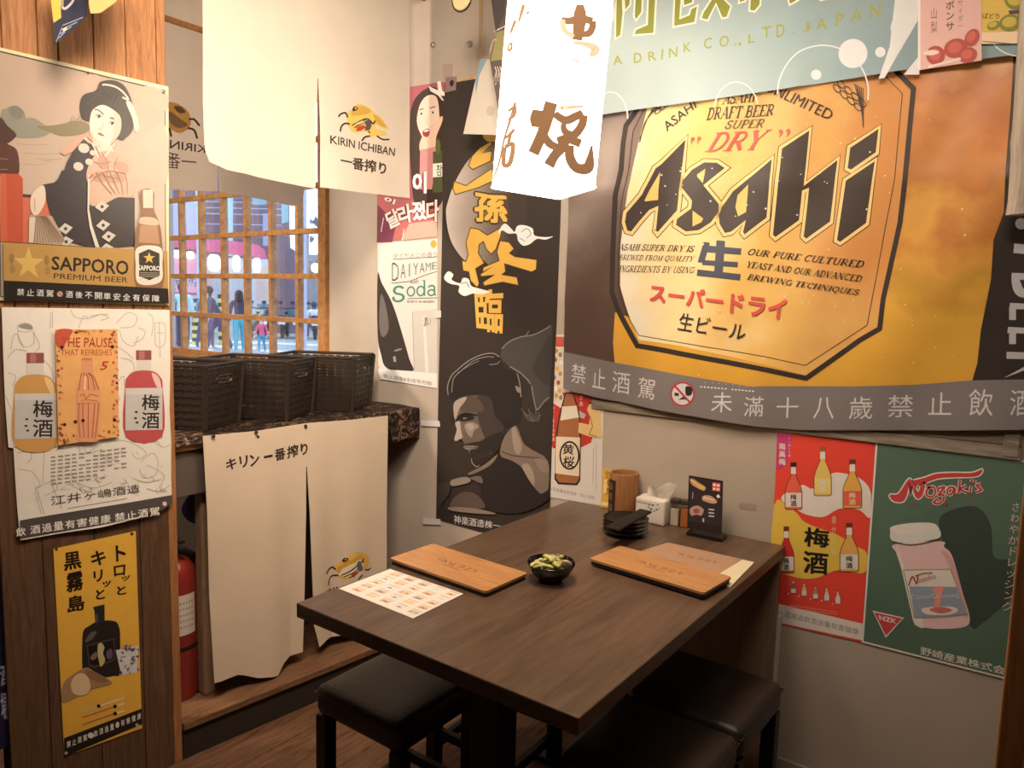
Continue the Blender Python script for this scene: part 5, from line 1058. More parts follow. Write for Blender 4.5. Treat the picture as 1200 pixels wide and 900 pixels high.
KU = .85
cl = lambda p: cv(0, 355, 5.141, p); cls = lambda p: sm(cl(p), n=4); cm_ = lambda p: cv(0, 500, 5.854, p)
out = [(1, 360), (198, 363), (199, 420), (198, 480), (200, 520), (200, 580), (199, 588), (160, 606), (115, 617), (70, 624), (30, 631), (22, 632), (20, 600), (17, 560), (15, 525), (9, 524), (5, 470), (3, 420)]
s = Sheet(plW, out, '#d9c8b4', k=KU, thick=.0006, rough=.45)
LN = '#a3968a'; rs = random.Random(5)
def sk(pts, w=.7, c=LN): s.line(sm(pts, False, 4), w, c)
for p in ([(100, 140), (130, 122), (180, 130), (190, 160), (150, 175), (105, 165), (100, 140)], [(105, 165), (110, 230), (150, 265), (200, 240), (195, 165)], [(60, 280), (75, 200), (100, 190), (140, 270)], [(200, 180), (235, 260), (200, 300)], [(40, 330), (90, 280), (160, 290)], [(300, 60), (300, 150)], [(312, 50), (312, 150)], [(420, 40), (450, 85), (520, 95), (600, 70), (650, 70)], [(470, 150), (500, 80), (530, 95)], [(540, 80), (610, 70), (650, 90), (600, 105)],
          [(700, 120), (760, 60), (820, 80), (800, 140), (720, 150)], [(715, 160), (740, 230), (800, 260), (830, 200)], [(830, 150), (870, 170), (850, 220), (800, 240)], [(700, 260), (760, 300), (800, 340)], [(720, 330), (790, 350), (810, 420)], [(890, 60), (920, 100), (910, 200)], [(930, 120), (990, 130), (985, 250), (935, 255), (930, 120)], [(940, 180), (985, 180)], [(955, 120), (960, 330)], [(700, 480), (740, 440), (745, 500)], [(40, 420), (90, 440), (70, 500)], [(30, 560), (60, 640)], [(720, 560), (700, 640), (720, 720)], [(250, 330), (300, 390), (320, 460)]): sk(cl(p))
for p in ([(110, 180), (200, 170), (210, 220), (180, 250)], [(120, 290), (190, 300), (230, 320), (275, 400), (240, 430), (280, 600)], [(300, 165), (290, 390)], [(240, 430), (350, 375), (390, 430), (300, 470)], [(255, 440), (300, 600)], [(350, 390), (420, 560)], [(390, 160), (420, 120), (520, 130), (560, 190), (640, 150), (700, 110)], [(560, 120), (600, 180), (700, 150)], [(800, 90), (900, 110), (1000, 180), (940, 220), (900, 180)], [(960, 240), (1040, 180), (1080, 240), (1060, 330), (980, 350), (950, 290)], [(1000, 260), (1120, 330), (1080, 420)], [(900, 350), (1000, 380), (1100, 360)], [(1040, 100), (1120, 140), (1165, 120)], [(1000, 420), (1080, 440), (1160, 400)], [(520, 380), (640, 420), (760, 380)], [(560, 430), (700, 460), (860, 380)], [(980, 120), (1060, 90), (1100, 140)]): sk(cm_(p))
for i in range(46):
    x, y = rs.uniform(400, 1120), rs.uniform(110, 440); sk(cm_([(x, y), (x+rs.uniform(-30, 30), y+rs.uniform(5, 30)), (x+rs.uniform(-40, 50), y+rs.uniform(10, 50))]), .5)
s.poly(cls([(120, 150), (110, 135), (150, 124), (190, 140), (185, 160)]), '#8f8478')
for i in range(8):
    n = 11 if i < 6 else 8
    for j in range(n):
        if (i+j) % 7 == 6 and j > 3: continue
        x = 345+(i % 2)*0+j*48; y = 205+i*26-j*6
        s.poly(cm_([(x, y), (x+rs.uniform(26, 42), y-4), (x+rs.uniform(26, 42), y+8), (x, y+12)]), '#8f8276')
s.text('江井ヶ嶋酒造', cm_([(345, 475), (950, 390), (950, 445), (345, 540)]), '#4a3f38', bold=.0)
s.line(cm_([(460, 560), (860, 490)]), 1.1, '#8f8276')
s.poly(cm_([(130, 640), (1172, 465), (1168, 520), (1100, 565), (940, 605), (700, 660), (420, 710), (125, 762)]), '#4a403a')
for i, ch in enumerate('飲酒過量有害健康禁止酒駕'):
    x = 120+i*79+(18 if i > 7 else 0)-(22 if i == 0 else 0); y = 690-(x-120)*.155
    s.text(ch, cm_([(x, y), (x+68, y-11), (x+68, y+46), (x, y+57)]), '#e6dacb', bold=.012)
s.poly(el(190.5, 589.5, 2.6), '#d9a8a0')
def plumbottle(ox, w, y0, y1, liq, liq2):
    f = lambda p: cls([(ox+x*w, y0+y*(y1-y0)) for x, y in p]); g = lambda p: cl([(ox+x*w, y0+y*(y1-y0)) for x, y in p])
    s.poly(g([(-.20, .0), (.20, .0), (.20, .11), (-.20, .11)]), '#8a4a44'); s.poly(g([(-.12, .01), (.02, .01), (.02, .1), (-.12, .1)]), '#a86a60')
    s.poly(g([(-.19, .11), (.19, .11), (.2, .22), (.36, .25), (.46, .32), (.5, .4), (.5, .995), (-.5, .995), (-.5, .4), (-.46, .32), (-.36, .25), (-.2, .22)]), '#cbbba8')
    s.poly(f([(-.42, .30), (-.2, .235), (.2, .235), (.42, .30), (.49, .42), (.47, .985), (-.47, .985), (-.49, .42)]), liq); s.poly(f([(.2, .26), (.38, .3), (.45, .42), (.34, .42)]), liq2)
    s.poly(g([(-.48, .43), (.48, .425), (.48, .9), (-.48, .91)]), '#b8aca0'); s.poly(g([(-.48, .43), (.48, .425), (.48, .50), (-.48, .50)]), '#c4b6a8')
    for ch, a, b in (('梅', .50, .68), ('酒', .70, .89)): s.text(ch, g([(-.06, a), (.40, a), (.40, b), (-.06, b)]), '#2e2724', bold=.015)
    for q in ((-.2, .7), (-.22, .77), (-.18, .82)): s.poly(el((ox+q[0]*w)/5.141, 355+(y0+q[1]*(y1-y0))/5.141, 2, 1.3, n=8), '#3a302c')
plumbottle(208, 262, 300, 870, '#c08a4c', '#d8b078'); plumbottle(862, 232, 285, 815, '#b04a48', '#d8a8a0')
s.build('umeshu_poster', 'white poster with line drawings and two plum wine bottles, its lower edge curling', 'poster', hz=.0025, disp=lambda a, b: .004*math.sin(14*a)*max(0, 1-(b-.78)/.25)+(.010*max(0, 1-(b-.80)/.08) if b < .88 else 0)+.003*max(0, (-1.5-a)/.05), grid=.05)

s = Sheet(plW, [(62, 386), (135, 385.5), (137, 511), (66, 521)], M(U('#d79a5c', .85), .35, .4, noise=.16, nscale=22, name='aged_tin'), k=KU, thick=.0015, rough=.35)
RST, RDT = '#b4623c', '#b8503c'
edge = [(62, 386), (135, 385.5), (137, 511), (66, 521)]
for i in range(120):
    t = rs.random()*4; k = int(t); u = t-k; a, b = edge[k], edge[(k+1) % 4]; cx, cy = 99.5, 452; x, y = a[0]*(1-u)+b[0]*u, a[1]*(1-u)+b[1]*u; q = rs.random()**2*.16; x += (cx-x)*(q+.035); y += (cy-y)*(q+.03)
    s.poly(el(x, y, rs.uniform(.8, 2.6), rs.uniform(.7, 1.9), rs.uniform(0, 90), 7), [RST, '#9c4f30', '#c27a4a', '#7d4a34'][i % 4], lv=1+i % 3)
s.poly(cls([(325, 165), (420, 160), (400, 210), (370, 250), (330, 260)]), RDT)
s.text('THE PAUSE', cl([(352, 205), (664, 208), (660, 264), (352, 264)]), '#a8452f', bold=.0); s.text('THAT REFRESHES', cl([(352, 278), (662, 278), (660, 314), (352, 316)]), '#a8452f', bold=.0)
s.text('5', cl([(600, 350), (645, 350), (625, 400), (588, 405)]), '#b03a2c', bold=.02)
s.poly(cls([(478, 330), (540, 332), (545, 390), (555, 440), (590, 520), (585, 580), (588, 660), (575, 790), (570, 830), (455, 830), (450, 790), (452, 700), (445, 600), (455, 540), (450, 510), (470, 440), (478, 390)]), '#cf8a62')
s.poly(cl([(478, 330), (540, 332), (540, 345), (478, 343)]), '#c27450')
for x0, x1, x2, x3 in ((470, 462, 458, 468), (490, 484, 484, 492), (515, 518, 516, 516), (540, 555, 548, 540), (552, 580, 570, 558)):
    s.line(sm(cl([(500+(x0-510)*.5, 420), (x0, 450), (x1, 530), (x1, 600), (x2, 700), (x3, 810)]), False), 1.0, '#a8553a')
s.poly(cl([(452, 525), (592, 520), (588, 600), (448, 600)]), '#d0905f'); s.line(sm(cl([(465, 560), (490, 545), (500, 575), (530, 548), (575, 560)]), False), 1.2, '#b8603c'); s.line(sm(cl([(470, 585), (510, 580), (575, 588)]), False), .8, '#b8603c')
s.poly(cl([(490, 440), (505, 440), (502, 520), (484, 520)]), '#e0ab7c')
for x, y in ((358, 265), (662, 262), (675, 702), (375, 730), (440, 712), (485, 705)): s.poly(el(x/5.141, 355+y/5.141, 2.1, n=10), '#3a2620')
s.build('soda_tin_sign', 'rusty orange tin sign of a fluted soda bottle nailed over the white poster', 'sign', hz=.0115)

KK = .80
s = Sheet(plW, [(62, 643), (158.5, 622), (166, 853), (75, 886)], M(U('#d9a03c', KK), .4, .4, noise=.07, name='yellow_print'), k=KK, thick=.0006, rough=.4)
ck = lambda p: cv(60, 620, 6.427, p); ck2 = lambda p: cv(60, 740, 6, p); cks = lambda p: sm(ck(p), n=4); ck2s = lambda p: sm(ck2(p), n=4)
INK2 = '#241712'
for ch, q in (('黒', [(88, 178), (215, 158), (228, 292), (92, 318)]), ('霧', [(108, 335), (235, 305), (240, 455), (112, 485)]), ('島', [(118, 505), (245, 485), (252, 605), (118, 638)]), ('キ', [(292, 170), (405, 150), (410, 262), (300, 285)]), ('リ', [(312, 318), (385, 300), (385, 388), (318, 402)]), ('ッ', [(380, 398), (448, 380), (446, 428), (386, 440)]), ('と', [(330, 460), (400, 440), (402, 522), (334, 535)]),
              ('ト', [(478, 122), (560, 115), (558, 238), (484, 245)]), ('ロ', [(464, 278), (558, 262), (552, 345), (470, 358)]), ('ッ', [(525, 358), (592, 342), (590, 380), (530, 396)]), ('と', [(488, 432), (560, 418), (562, 488), (494, 500)])):
    s.text(ch, ck(q), INK2, bold=.035)
s.poly(ck2s([(215, 60), (225, -10), (262, -40), (330, -75), (440, -75), (475, -30), (482, 60), (478, 290), (440, 310), (340, 322), (230, 300), (215, 240)]), '#2a211e'); s.poly(ck([(312, 585), (398, 565), (398, 600), (400, 700), (330, 720), (322, 620)]), '#2f2622'); s.poly(cks([(250, 850), (290, 780), (340, 770), (300, 830)]), '#5d5048'); s.poly(ck([(330, 640), (345, 636), (345, 700), (335, 705)]), '#5d5048')
s.poly(ck2([(245, 95), (440, 45), (445, 200), (300, 255), (260, 240)]), '#4a3c30'); s.poly(ck2([(255, 102), (432, 56), (436, 192), (300, 240), (268, 228)]), '#1d1715'); s.poly(ck2s([(325, 90), (350, 78), (370, 110), (360, 150), (375, 200), (345, 245), (330, 200), (322, 150)]), '#b8a06a'); s.poly(ck2s([(270, 180), (310, 140), (318, 175), (290, 200)]), '#7d5d48'); s.poly(ck2s([(385, 140), (420, 120), (425, 180), (390, 190)]), '#5d4a5a')
s.poly(ck2s([(78, 370), (150, 300), (240, 250), (300, 280), (415, 345), (400, 370), (300, 395), (200, 440), (78, 495)]), '#9c7450'); s.poly(ck2s([(135, 360), (160, 310), (215, 290), (260, 330), (270, 400), (230, 445), (165, 440), (138, 410)]), '#cfae84'); s.poly(ck2s([(240, 270), (300, 285), (400, 345), (330, 350), (260, 320)]), '#86603f')
s.poly(ck2([(450, 130), (610, 95), (598, 285), (490, 308)]), '#c9bdb4')
for i in range(38):
    x, y = rs.uniform(470, 598), rs.uniform(95, 290); s.poly(ck2([(x, y), (x+rs.uniform(12, 30), y-8), (x+rs.uniform(5, 25), y+rs.uniform(10, 26))]), ['#6e5d6e', '#e6dcd4', '#8d8088', '#4a3f4a'][i % 4])
for y, d, c in ((565, 330, '#b8b08a'), (605, 445, '#b5553a'), (655, 445, '#b5553a')):
    s.line(ck2([(210, y), (510, y-100)]), 2.0, '#e2b45c'); s.line(ck2([(215, y-2), (d, y-2-(d-215)*.34)]), 1.6, c); s.line(ck2([(d, y-2-(d-215)*.34), (510, y-102)]), 1.8, '#ecd2a0'); s.poly(el(60+d/6, 740+(y-6-(d-215)*.33)/6, 2.2, n=10), INK2)
s.poly(ck2([(86, 748), (632, 540), (636, 650), (90, 878)]), '#231a17')
for i, ch in enumerate('禁止酒駕●飲酒過量・有害健康'):
    x = 105+i*38; y = 782-i*15
    if ch == '●': s.poly(el(60+(x+18)/6, 740+(y+6)/6, 3.6, 3.4), '#d9cbb8'); continue
    s.text(ch, ck2([(x, y-10), (x+28, y-21), (x+30, y+24), (x+2, y+34)]), '#d9cbb8', bold=.02)
for x, y in ((65.5, 643.5), (154, 625.5), (160, 849), (77, 882)): s.poly(el(x, y, 2.0, n=10), '#4a352c' if y < 800 else '#a3968a')
s.build('shochu_poster', 'yellow poster with a squat black bottle and brush lettering on the dark boards', 'poster', hz=.002)

# indigo banner at the far end of the plank wall
s = Sheet(PB(-2.10), [(-1.80, .24), (-1.542, .275), (-1.528, .80), (-1.80, .80)], '#1d1a34', raw=True, thick=.0008, k=1.0)
for t, q in (('酒', [(0, 780), (7, 779), (9, 802), (1, 805)]), ('場', [(0, 812), (8, 811), (10, 842), (2, 846)])): s.text(t, q, '#b8b0b0', bold=.02)
s.build('indigo_banner', 'dark indigo cloth with white lettering at the end of the plank wall', 'banner', hz=.0, disp=lambda a, b: .006*math.sin(30*a), grid=.05, smooth=True)

# ---------------------------------------------------------------- split curtains
m_cloth2 = M((.76, .66, .545), rough=.8, spec=.1, noise=.10, nscale=5, bump=.06, bscale=260, name='yellowed_cotton')
m_cloth = M((.88, .84, .77), rough=.8, spec=.1, noise=.05, nscale=9, bump=.06, bscale=260, name='cream_cotton')
nt = m_cloth.node_tree; pb = nt.nodes['Principled BSDF']; tl = nt.nodes.new('ShaderNodeBsdfTranslucent'); ms = nt.nodes.new('ShaderNodeMixShader'); ms.inputs[0].default_value = .30
nt.links.new(pb.inputs['Base Color'].links[0].from_socket, tl.inputs['Color']); nt.links.new(pb.outputs[0], ms.inputs[1]); nt.links.new(tl.outputs[0], ms.inputs[2]); nt.links.new(ms.outputs[0], nt.nodes['Material Output'].inputs[0])
def kirin_logo(S, ox, oy, sc, flip=False, k=1.0, text=True):
    f = (lambda p: [(ox+(x if not flip else -x)/sc, oy+y/sc) for x, y in p]); fs = lambda p: sm(f(p), n=4)
    Y1, Y2, KB = '#d9b45a', '#c9973f', '#33281f'
    S.poly(fs([(345, 170), (380, 140), (430, 95), (470, 90), (540, 120), (590, 165), (650, 210), (715, 300), (690, 310), (630, 280), (600, 270), (620, 310), (690, 330), (700, 360), (650, 370), (590, 370), (560, 385), (545, 350), (500, 330), (420, 345), (370, 310), (345, 240)]), Y1, lv=1)
    S.poly(fs([(430, 110), (500, 110), (560, 150), (520, 180), (430, 190), (380, 190), (390, 150)]), Y2, lv=2); S.poly(fs([(580, 180), (640, 215), (700, 295), (620, 260)]), Y2, lv=2)
    S.poly(fs([(390, 150), (400, 115), (430, 115), (440, 135), (415, 150)]), KB, lv=3); S.poly(el(ox+(420 if not flip else -420)/sc, oy+128/sc, 8/sc*1.2, n=8), Y1, lv=4)
    for p, w in (([(345, 210), (325, 170), (280, 180), (255, 205)], 14), ([(365, 268), (320, 262), (285, 290), (275, 335)], 14), ([(555, 370), (510, 380), (485, 415)], 13), ([(615, 368), (670, 400), (730, 398)], 12), ([(555, 235), (580, 262), (600, 235)], 12), ([(385, 280), (440, 250), (520, 215)], 9), ([(410, 300), (450, 275), (500, 255)], 9), ([(425, 320), (470, 315), (520, 290)], 9), ([(540, 320), (555, 345)], 9)):
        S.line(sm(f(p), False, 4), w/sc*1.1, KB, lv=3)
    S.poly(fs([(490, 230), (540, 215), (565, 260), (555, 310), (510, 320), (520, 280)]), '#5d4a44', lv=3); S.poly(fs([(440, 290), (500, 275), (510, 295), (480, 320), (440, 325)]), '#b8402f', lv=4)
    for a in ((420, 262), (450, 268), (470, 250)): S.line(f([(a[0], a[1]), (a[0]+60, a[1]-22)]), 4/sc, '#d9cbb8', lv=4)
pN = PB(-2.13); KN = .95
def noren_disp(y0, y1, ztop, amp, zb):
    def d(a, b):
        t = max(0, min(1, (ztop-b)/(ztop-zb)))
        return amp*t*(math.sin(13*a+1.1)+.5*math.sin(29*a+2))+.002*math.sin(9*b)
    return d
for nm, pts, logo, lab in (('left', [(236, -90), (371.5, -90), (371.5, 95), (370, 160), (369.5, 221), (330, 213), (290, 204), (262, 199), (244, 190), (239, 175), (237, 120)], False, 'plain half of the upper cream curtain before the window'),
                           ('right', [(372, -90), (479, -90), (479.5, 120), (480, 232), (440, 227), (400, 223), (374.5, 219.5), (375, 160), (373.5, 95)], True, 'half of the upper cream curtain printed with a galloping beast emblem')):
    pass
s = Sheet(pN, [(236, -90), (479, -90), (479.5, 120), (480, 232), (440, 227), (400, 223), (374.5, 219.5), (375, 160), (372.4, 92), (371.4, 92), (370, 160), (369.5, 221), (330, 213), (290, 204), (262, 199), (244, 190), (239, 175), (237, 120)], None, basemat=m_cloth, k=KN, thick=.0012)
kirin_logo(s, 360, 110, 7.5)
s.text('KIRIN ICHIBAN', cv(360, 110, 7.5, [(188, 365), (784, 476), (778, 548), (188, 440)]), '#3a2d24', bold=.012)
s.text('一番搾り', cv(360, 110, 7.5, [(276, 530), (708, 600), (706, 715), (276, 640)]), '#43362d', bold=.035)
for p in ([(237, 50), (250, 58), (330, 78), (372, 96)], [(374, 6), (420, 22), (478, 38)], [(239, 163), (255, 170), (270, 173)], [(375, 97), (420, 110)]): pass
t1 = thing('noren_curtain', 'cream split curtain with a printed beast emblem hanging above the baskets', 'curtain', (-2.13, -.55, 1.83))
s.build('cloth', None, None, disp=noren_disp(0, 0, 2.55, .010, 1.83), grid=.06, smooth=True, parent=t1)
bm = B(); cyl(bm, (0, -.5, .80), (0, .55, .80), .012, seg=12); obj('rod', bm, m_win, t1, True)

pN2 = PB(-2.80)
s = Sheet(pN2, [(150, -60), (365, -60), (358, 205), (355.5, 228), (351, 239), (345, 241.5), (300, 232), (256, 225), (254.8, 180), (254.3, 180), (254, 224.5), (197, 222), (150, 216)], None, basemat=m_cloth, k=KN, thick=.0012)
kirin_logo(s, 180+600/4, 88, 4*1.0, flip=True) if False else None
f2 = lambda p: cv(180, 0, 4, p)
s.poly(sm(f2([(20, 480), (70, 478), (120, 490), (165, 530), (172, 590), (130, 622), (90, 610), (30, 560)])), '#b07f3c', lv=1); s.poly(sm(f2([(70, 520), (130, 560), (160, 585), (120, 600), (80, 575)])), '#6e5538', lv=2); s.poly(sm(f2([(95, 500), (125, 500), (150, 525), (120, 530)])), '#4d3c2c', lv=2)
for p in ([(165, 560), (190, 560), (215, 590)], [(160, 600), (190, 610), (205, 650)], [(75, 600), (85, 640)]): s.line(sm(f2(p), False), 2.4, '#3d3026', lv=2)
V, F = glyphs('KIRIN ICHIBAN', .012); s.quadmap(([(-x, y) for x, y in V], F), f2([(-245, 600), (243, 682), (243, 718), (-245, 650)]), '#4a3b30')
V, F = glyphs('一番搾り', .035); s.quadmap(([(-x, y) for x, y in V], F), f2([(-95, 690), (202, 726), (202, 796), (-95, 780)]), '#4a3b30')
t2 = thing('noren_curtain', 'tan entrance curtain seen from behind with its lettering reversed', 'curtain', (-2.80, -.5, 1.85))
s.build('cloth', None, None, disp=noren_disp(0, 0, 2.5, .008, 1.85), grid=.07, smooth=True, parent=t2)
bm = B(); cyl(bm, (0, -.5, .62), (0, .48, .62), .012, seg=12); obj('rod', bm, m_win, t2, True)

pN3 = PB(-2.115)
s = Sheet(pN3, [(237.5, 511), (300, 505), (358, 496), (410, 492), (454.5, 487), (453, 600), (453, 667), (453.5, 735), (425, 739), (400, 744.5), (380, 750), (371, 757), (365, 733), (361.5, 600), (359, 547), (358, 547), (357.5, 600), (355, 690), (353, 763), (340, 771), (332, 777), (323, 790), (300, 793.5), (280, 791), (252, 801), (246, 700), (243, 600)], None, basemat=m_cloth2, k=.8, thick=.0012)
for ch, q in (('キ', [(264, 539), (277, 535), (277, 549), (265, 552)]), ('リ', [(279.5, 535), (290, 533), (290, 546), (282, 549.5)]), ('ン', [(291.5, 533), (303.5, 532), (303, 543), (293, 547.5)]), ('一', [(308.5, 534), (319, 532), (319, 535.5), (308.5, 537.5)]), ('番', [(321, 526), (334, 524), (334.5, 538), (321.5, 541)]), ('搾', [(336, 523), (349.5, 520), (349, 535), (336, 538)]), ('り', [(351, 520), (360.2, 518.5), (360, 532), (352.5, 534)])):
    s.text(ch, q, '#2e2019', bold=.035)
def lf(p): return cv(360, 640, 11.25, p)
fs = lambda p: sm(lf(p), n=4)
s.poly(fs([(380, 300), (390, 240), (500, 160), (540, 100), (640, 70), (720, 75), (800, 130), (820, 200), (790, 270), (720, 310), (640, 300), (560, 420), (480, 440), (420, 420), (400, 360)]), '#d0a04a', lv=1); s.poly(fs([(430, 380), (420, 300), (560, 200), (680, 180), (720, 300), (600, 400)]), '#d9bf98', lv=2); s.poly(fs([(400, 280), (520, 190), (640, 120), (700, 130), (600, 200), (460, 290), (420, 360)]), '#c08a34', lv=3)
s.poly(fs([(620, 230), (660, 185), (700, 250), (705, 310), (640, 320)]), '#5d5550', lv=4); s.poly(fs([(560, 350), (630, 320), (640, 345), (560, 395)]), '#a8442c', lv=4)
for p, w in (([(380, 310), (340, 280), (280, 310), (240, 365)], 16), ([(410, 385), (350, 392), (300, 430), (275, 515)], 16), ([(715, 150), (712, 195), (680, 200)], 15), ([(745, 300), (800, 312), (835, 285)], 14), ([(700, 370), (650, 420), (625, 465)], 16), ([(445, 380), (540, 320), (620, 240)], 12), ([(470, 400), (560, 350), (620, 300)], 10), ([(520, 405), (590, 380)], 10)): s.line(sm(lf(p), False, 4), w/11.25*1.2, '#2e2019', lv=5)
s.poly(fs([(450, 190), (475, 150), (515, 155), (515, 185), (470, 205)]), '#2e2019', lv=5); s.poly(el(360+490/11.25, 640+172/11.25, 1.2, n=8), '#c08a34', lv=6)
s.text('KIRIN ICHIBAN', [(374, 694), (445, 672), (445, 681), (374, 703)], '#2e2019', bold=.012)
for x, y in ((302, 512), (358, 501)): s.poly(el(x, y, 1.5, 2), '#3a2d24')
for i, (x, y) in enumerate(((286, 615), (322, 600), (380, 615), (310, 640), (300, 560), (378, 625), (290, 655))): s.poly(el(x, y, 2.0+i % 3, 1.2, 40*i, 9), '#c9a986')
t3 = thing('noren_curtain', 'stained cream split curtain covering the front of the counter', 'curtain', (-2.115, -.6, .17))
def d3(a, b):
    t = max(0, min(1, (1.0-b)/.85)); return t*(.012*math.sin(15*a+.6)+.010*math.sin(33*a+1.4))+(.020*t if -.62 < a < -.5 else 0)
s.build('cloth', None, None, disp=d3, grid=.045, smooth=True, parent=t3)
for y, z in ((-.955, .835), (-.80, .828), (-.60, .825), (-.18, .80)):
    bm = B(); sph(bm, (.006, y+.6, z), .006, u=8, v=6); obj('tack', bm, m_dark, t3, True)
# ================================================================== FURNITURE
m_table = WOOD((.075, .046, .031), (.165, .105, .072), (9, .9, 9), rough=.33, spec=.45, name='dark_table_wood', bump=.03, dist=1.0)
m_tedge = WOOD((.11, .08, .06), (.21, .16, .125), (2, 2, 30), rough=.4, name='table_edge', bump=.05)
m_blk = M((.012, .011, .011), rough=.45, spec=.4, noise=.2, name='black_paint')
m_leather = M((.030, .026, .024), rough=.38, spec=.45, noise=.15, nscale=20, bump=.12, bscale=320, name='black_leather')
T = thing('dining_table', 'dark brown wooden dining table standing end-on against the poster wall', 'table', (-.992, -.61, 0))
bm = B(); bx(bm, -.383, .383, -.597, .600, .705, .740, bev=.0025, seg=2, mat=0)
for f in bm.faces:
    f.normal_update()
    if abs(f.normal.z) < .5: f.material_index = 1
obj('tabletop', bm, [m_table, m_tedge], T)
bm = B(); bx(bm, -.375, .375, .582, .604, .0, .704, bev=.002); obj('end_panel', bm, WOOD((.27, .185, .14), (.38, .27, .20), (12, 2, 1), rough=.45, name='panel_wood'), T)
for y in (-.33, .25):
    bm = B(); bx(bm, -.04, .04, y-.04, y+.04, .02, .704, bev=.006); obj('leg', bm, m_blk, T)
    bm = B(); bx(bm, -.27, .27, y-.045, y+.045, .001, .022, bev=.006); obj('foot', bm, m_blk, T)

def stool(x, y, rz, label):
    t = thing('stool', label, 'stool', (x, y, 0), rz, 'black stools around the table')
    bm = B(); bx(bm, -.155, .155, -.155, .155, .375, .455, bev=.022, seg=4)
    bmesh.ops.subdivide_edges(bm, edges=[e for e in bm.edges if e.calc_length() > .1], cuts=5, use_grid_fill=True)
    for v in bm.verts:
        if v.co.z > .44: v.co.z += .010*max(0, 1-(v.co.x/.155)**2)*max(0, 1-(v.co.y/.155)**2)
    st = obj('seat', bm, m_leather, t, True)
    bm = B()
    tube(bm, [(sx*.1545, sy*.1545, .433) for sx, sy in ((-1, -1), (1, -1), (1, 1), (-1, 1))], .0028, 6, closed=True)
    obj('piping', bm, m_leather, st, True)
    for sx in (-1, 1):
        for sy in (-1, 1):
            bm = B(); bx(bm, sx*.1335-.019, sx*.1335+.019, sy*.1335-.019, sy*.1335+.019, 0, .374, bev=.003); obj('leg', bm, m_blk, t)
    for a in (-1, 1):
        bm = B(); bx(bm, -.112, .112, a*.132-.010, a*.132+.010, .13, .158, bev=.002); obj('stretcher', bm, m_blk, t)
        bm = B(); bx(bm, a*.132-.010, a*.132+.010, -.112, .112, .085, .113, bev=.002); obj('stretcher', bm, m_blk, t)
    return t
st0 = stool(-1.315, -.925, 0, 'black leather stool beside the counter, half out from under the table')
dup(st0, (-1.30, -.52, 0), .03, 'black leather stool pushed fully under the table behind the counter-side stool')
dup(st0, (-.672, -.437, 0), -.02, 'black leather stool under the table edge nearest the poster wall')
dup(st0, (-.672, -.765, 0), .02, 'black leather stool nearest the viewer at the open side of the table')

# ---- counter with its shelf
CT = thing('counter', 'low wooden counter with a shelf top behind the stained curtain', 'counter', (-2.36, -.55, .12))
bm = B(); bx(bm, -.30, .225, -.64, .548, .845, .875, bev=.003); obj('counter_top', bm, WOOD((.33, .17, .075), (.50, .28, .14), (10, 1, 10), name='pine'), CT)
bm = B(); bx(bm, .19, .212, -.64, -.38, .70, .844, bev=.002); bx(bm, .19, .212, -.38, .35, .70, .844); obj('apron', bm, M((.13, .105, .09), rough=.6, name='brown_board'), CT)
for x in (.16, -.26):
    for y in (-.39, .28):
        bm = B(); bx(bm, x-.022, x+.022, y-.02, y+.02, 0, .845, bev=.007, seg=3); obj('leg', bm, WOOD((.24, .16, .10), (.40, .28, .19), (8, 8, 1), name='pale_post'), CT)
bm = B(); bx(bm, -.02, -.006, -.20, .548, 0, .845); obj('shade_panel', bm, M((.09, .07, .055), rough=.7, name='shade_board'), CT)  # added dark panel, makes the curtain slit look shaded
# patterned cloth over the shelf
m_pat = bpy.data.materials.new('patterned_cloth'); m_pat.use_nodes = True
nt = m_pat.node_tree; b_ = nt.nodes['Principled BSDF']; b_.inputs['Roughness'].default_value = .6
tc = nt.nodes.new('ShaderNodeTexCoord'); vo = nt.nodes.new('ShaderNodeTexVoronoi'); vo.inputs['Scale'].default_value = 26; nz = nt.nodes.new('ShaderNodeTexNoise'); nz.inputs['Scale'].default_value = 17; nz.inputs['Detail'].default_value = 5; nz.inputs['Distortion'].default_value = 2.5
nt.links.new(tc.outputs['Object'], vo.inputs['Vector']); nt.links.new(tc.outputs['Object'], nz.inputs['Vector'])
r1 = nt.nodes.new('ShaderNodeValToRGB'); r1.color_ramp.interpolation = 'CONSTANT'
e = r1.color_ramp.elements; e[0].position = 0; e[0].color = (.018, .014, .013, 1); e[1].position = .50; e[1].color = (.14, .085, .06, 1)
for p, c in ((.535, (.018, .014, .013)), (.575, (.45, .34, .25)), (.60, (.40, .10, .05)), (.625, (.55, .45, .30)), (.65, (.03, .02, .02))):
    q = e.new(p); q.color = (*c, 1)
nt.links.new(nz.outputs['Fac'], r1.inputs[0]); nt.links.new(r1.outputs[0], b_.inputs['Base Color'])
bm = B(); n = 40; rows = []
for i in range(n+1):
    y = -1.10+1.098*i/n; w = .0015*math.sin(i*1.7)+.001*math.sin(i*.6)
    drop = .024+.006*math.sin(i*.9) if y < -.17 else .115+.006*math.sin(i*1.3)
    if y < -.93: drop = .006
    rows.append([bm.verts.new((x, y, z)) for x, z in ((-2.62, .998), (-2.45, .999+w), (-2.25, .999-w), (-2.15, .9995+w), (-2.131, .998), (-2.124+w, .992), (-2.1215+w, .992-drop*.5), (-2.1205+w*2, .992-drop))])
for A, Q in zip(rows, rows[1:]):
    for k in range(7): bm.faces.new((A[k], Q[k], Q[k+1], A[k+1]))
r = bmesh.ops.solidify(bm, geom=bm.faces[:], thickness=.002)
o = obj('counter_cloth', bm, m_pat, None, True); o.location = (0, 0, 0)
for v in o.data.vertices: v.co -= Vector((-2.3, -.55, 1.0))
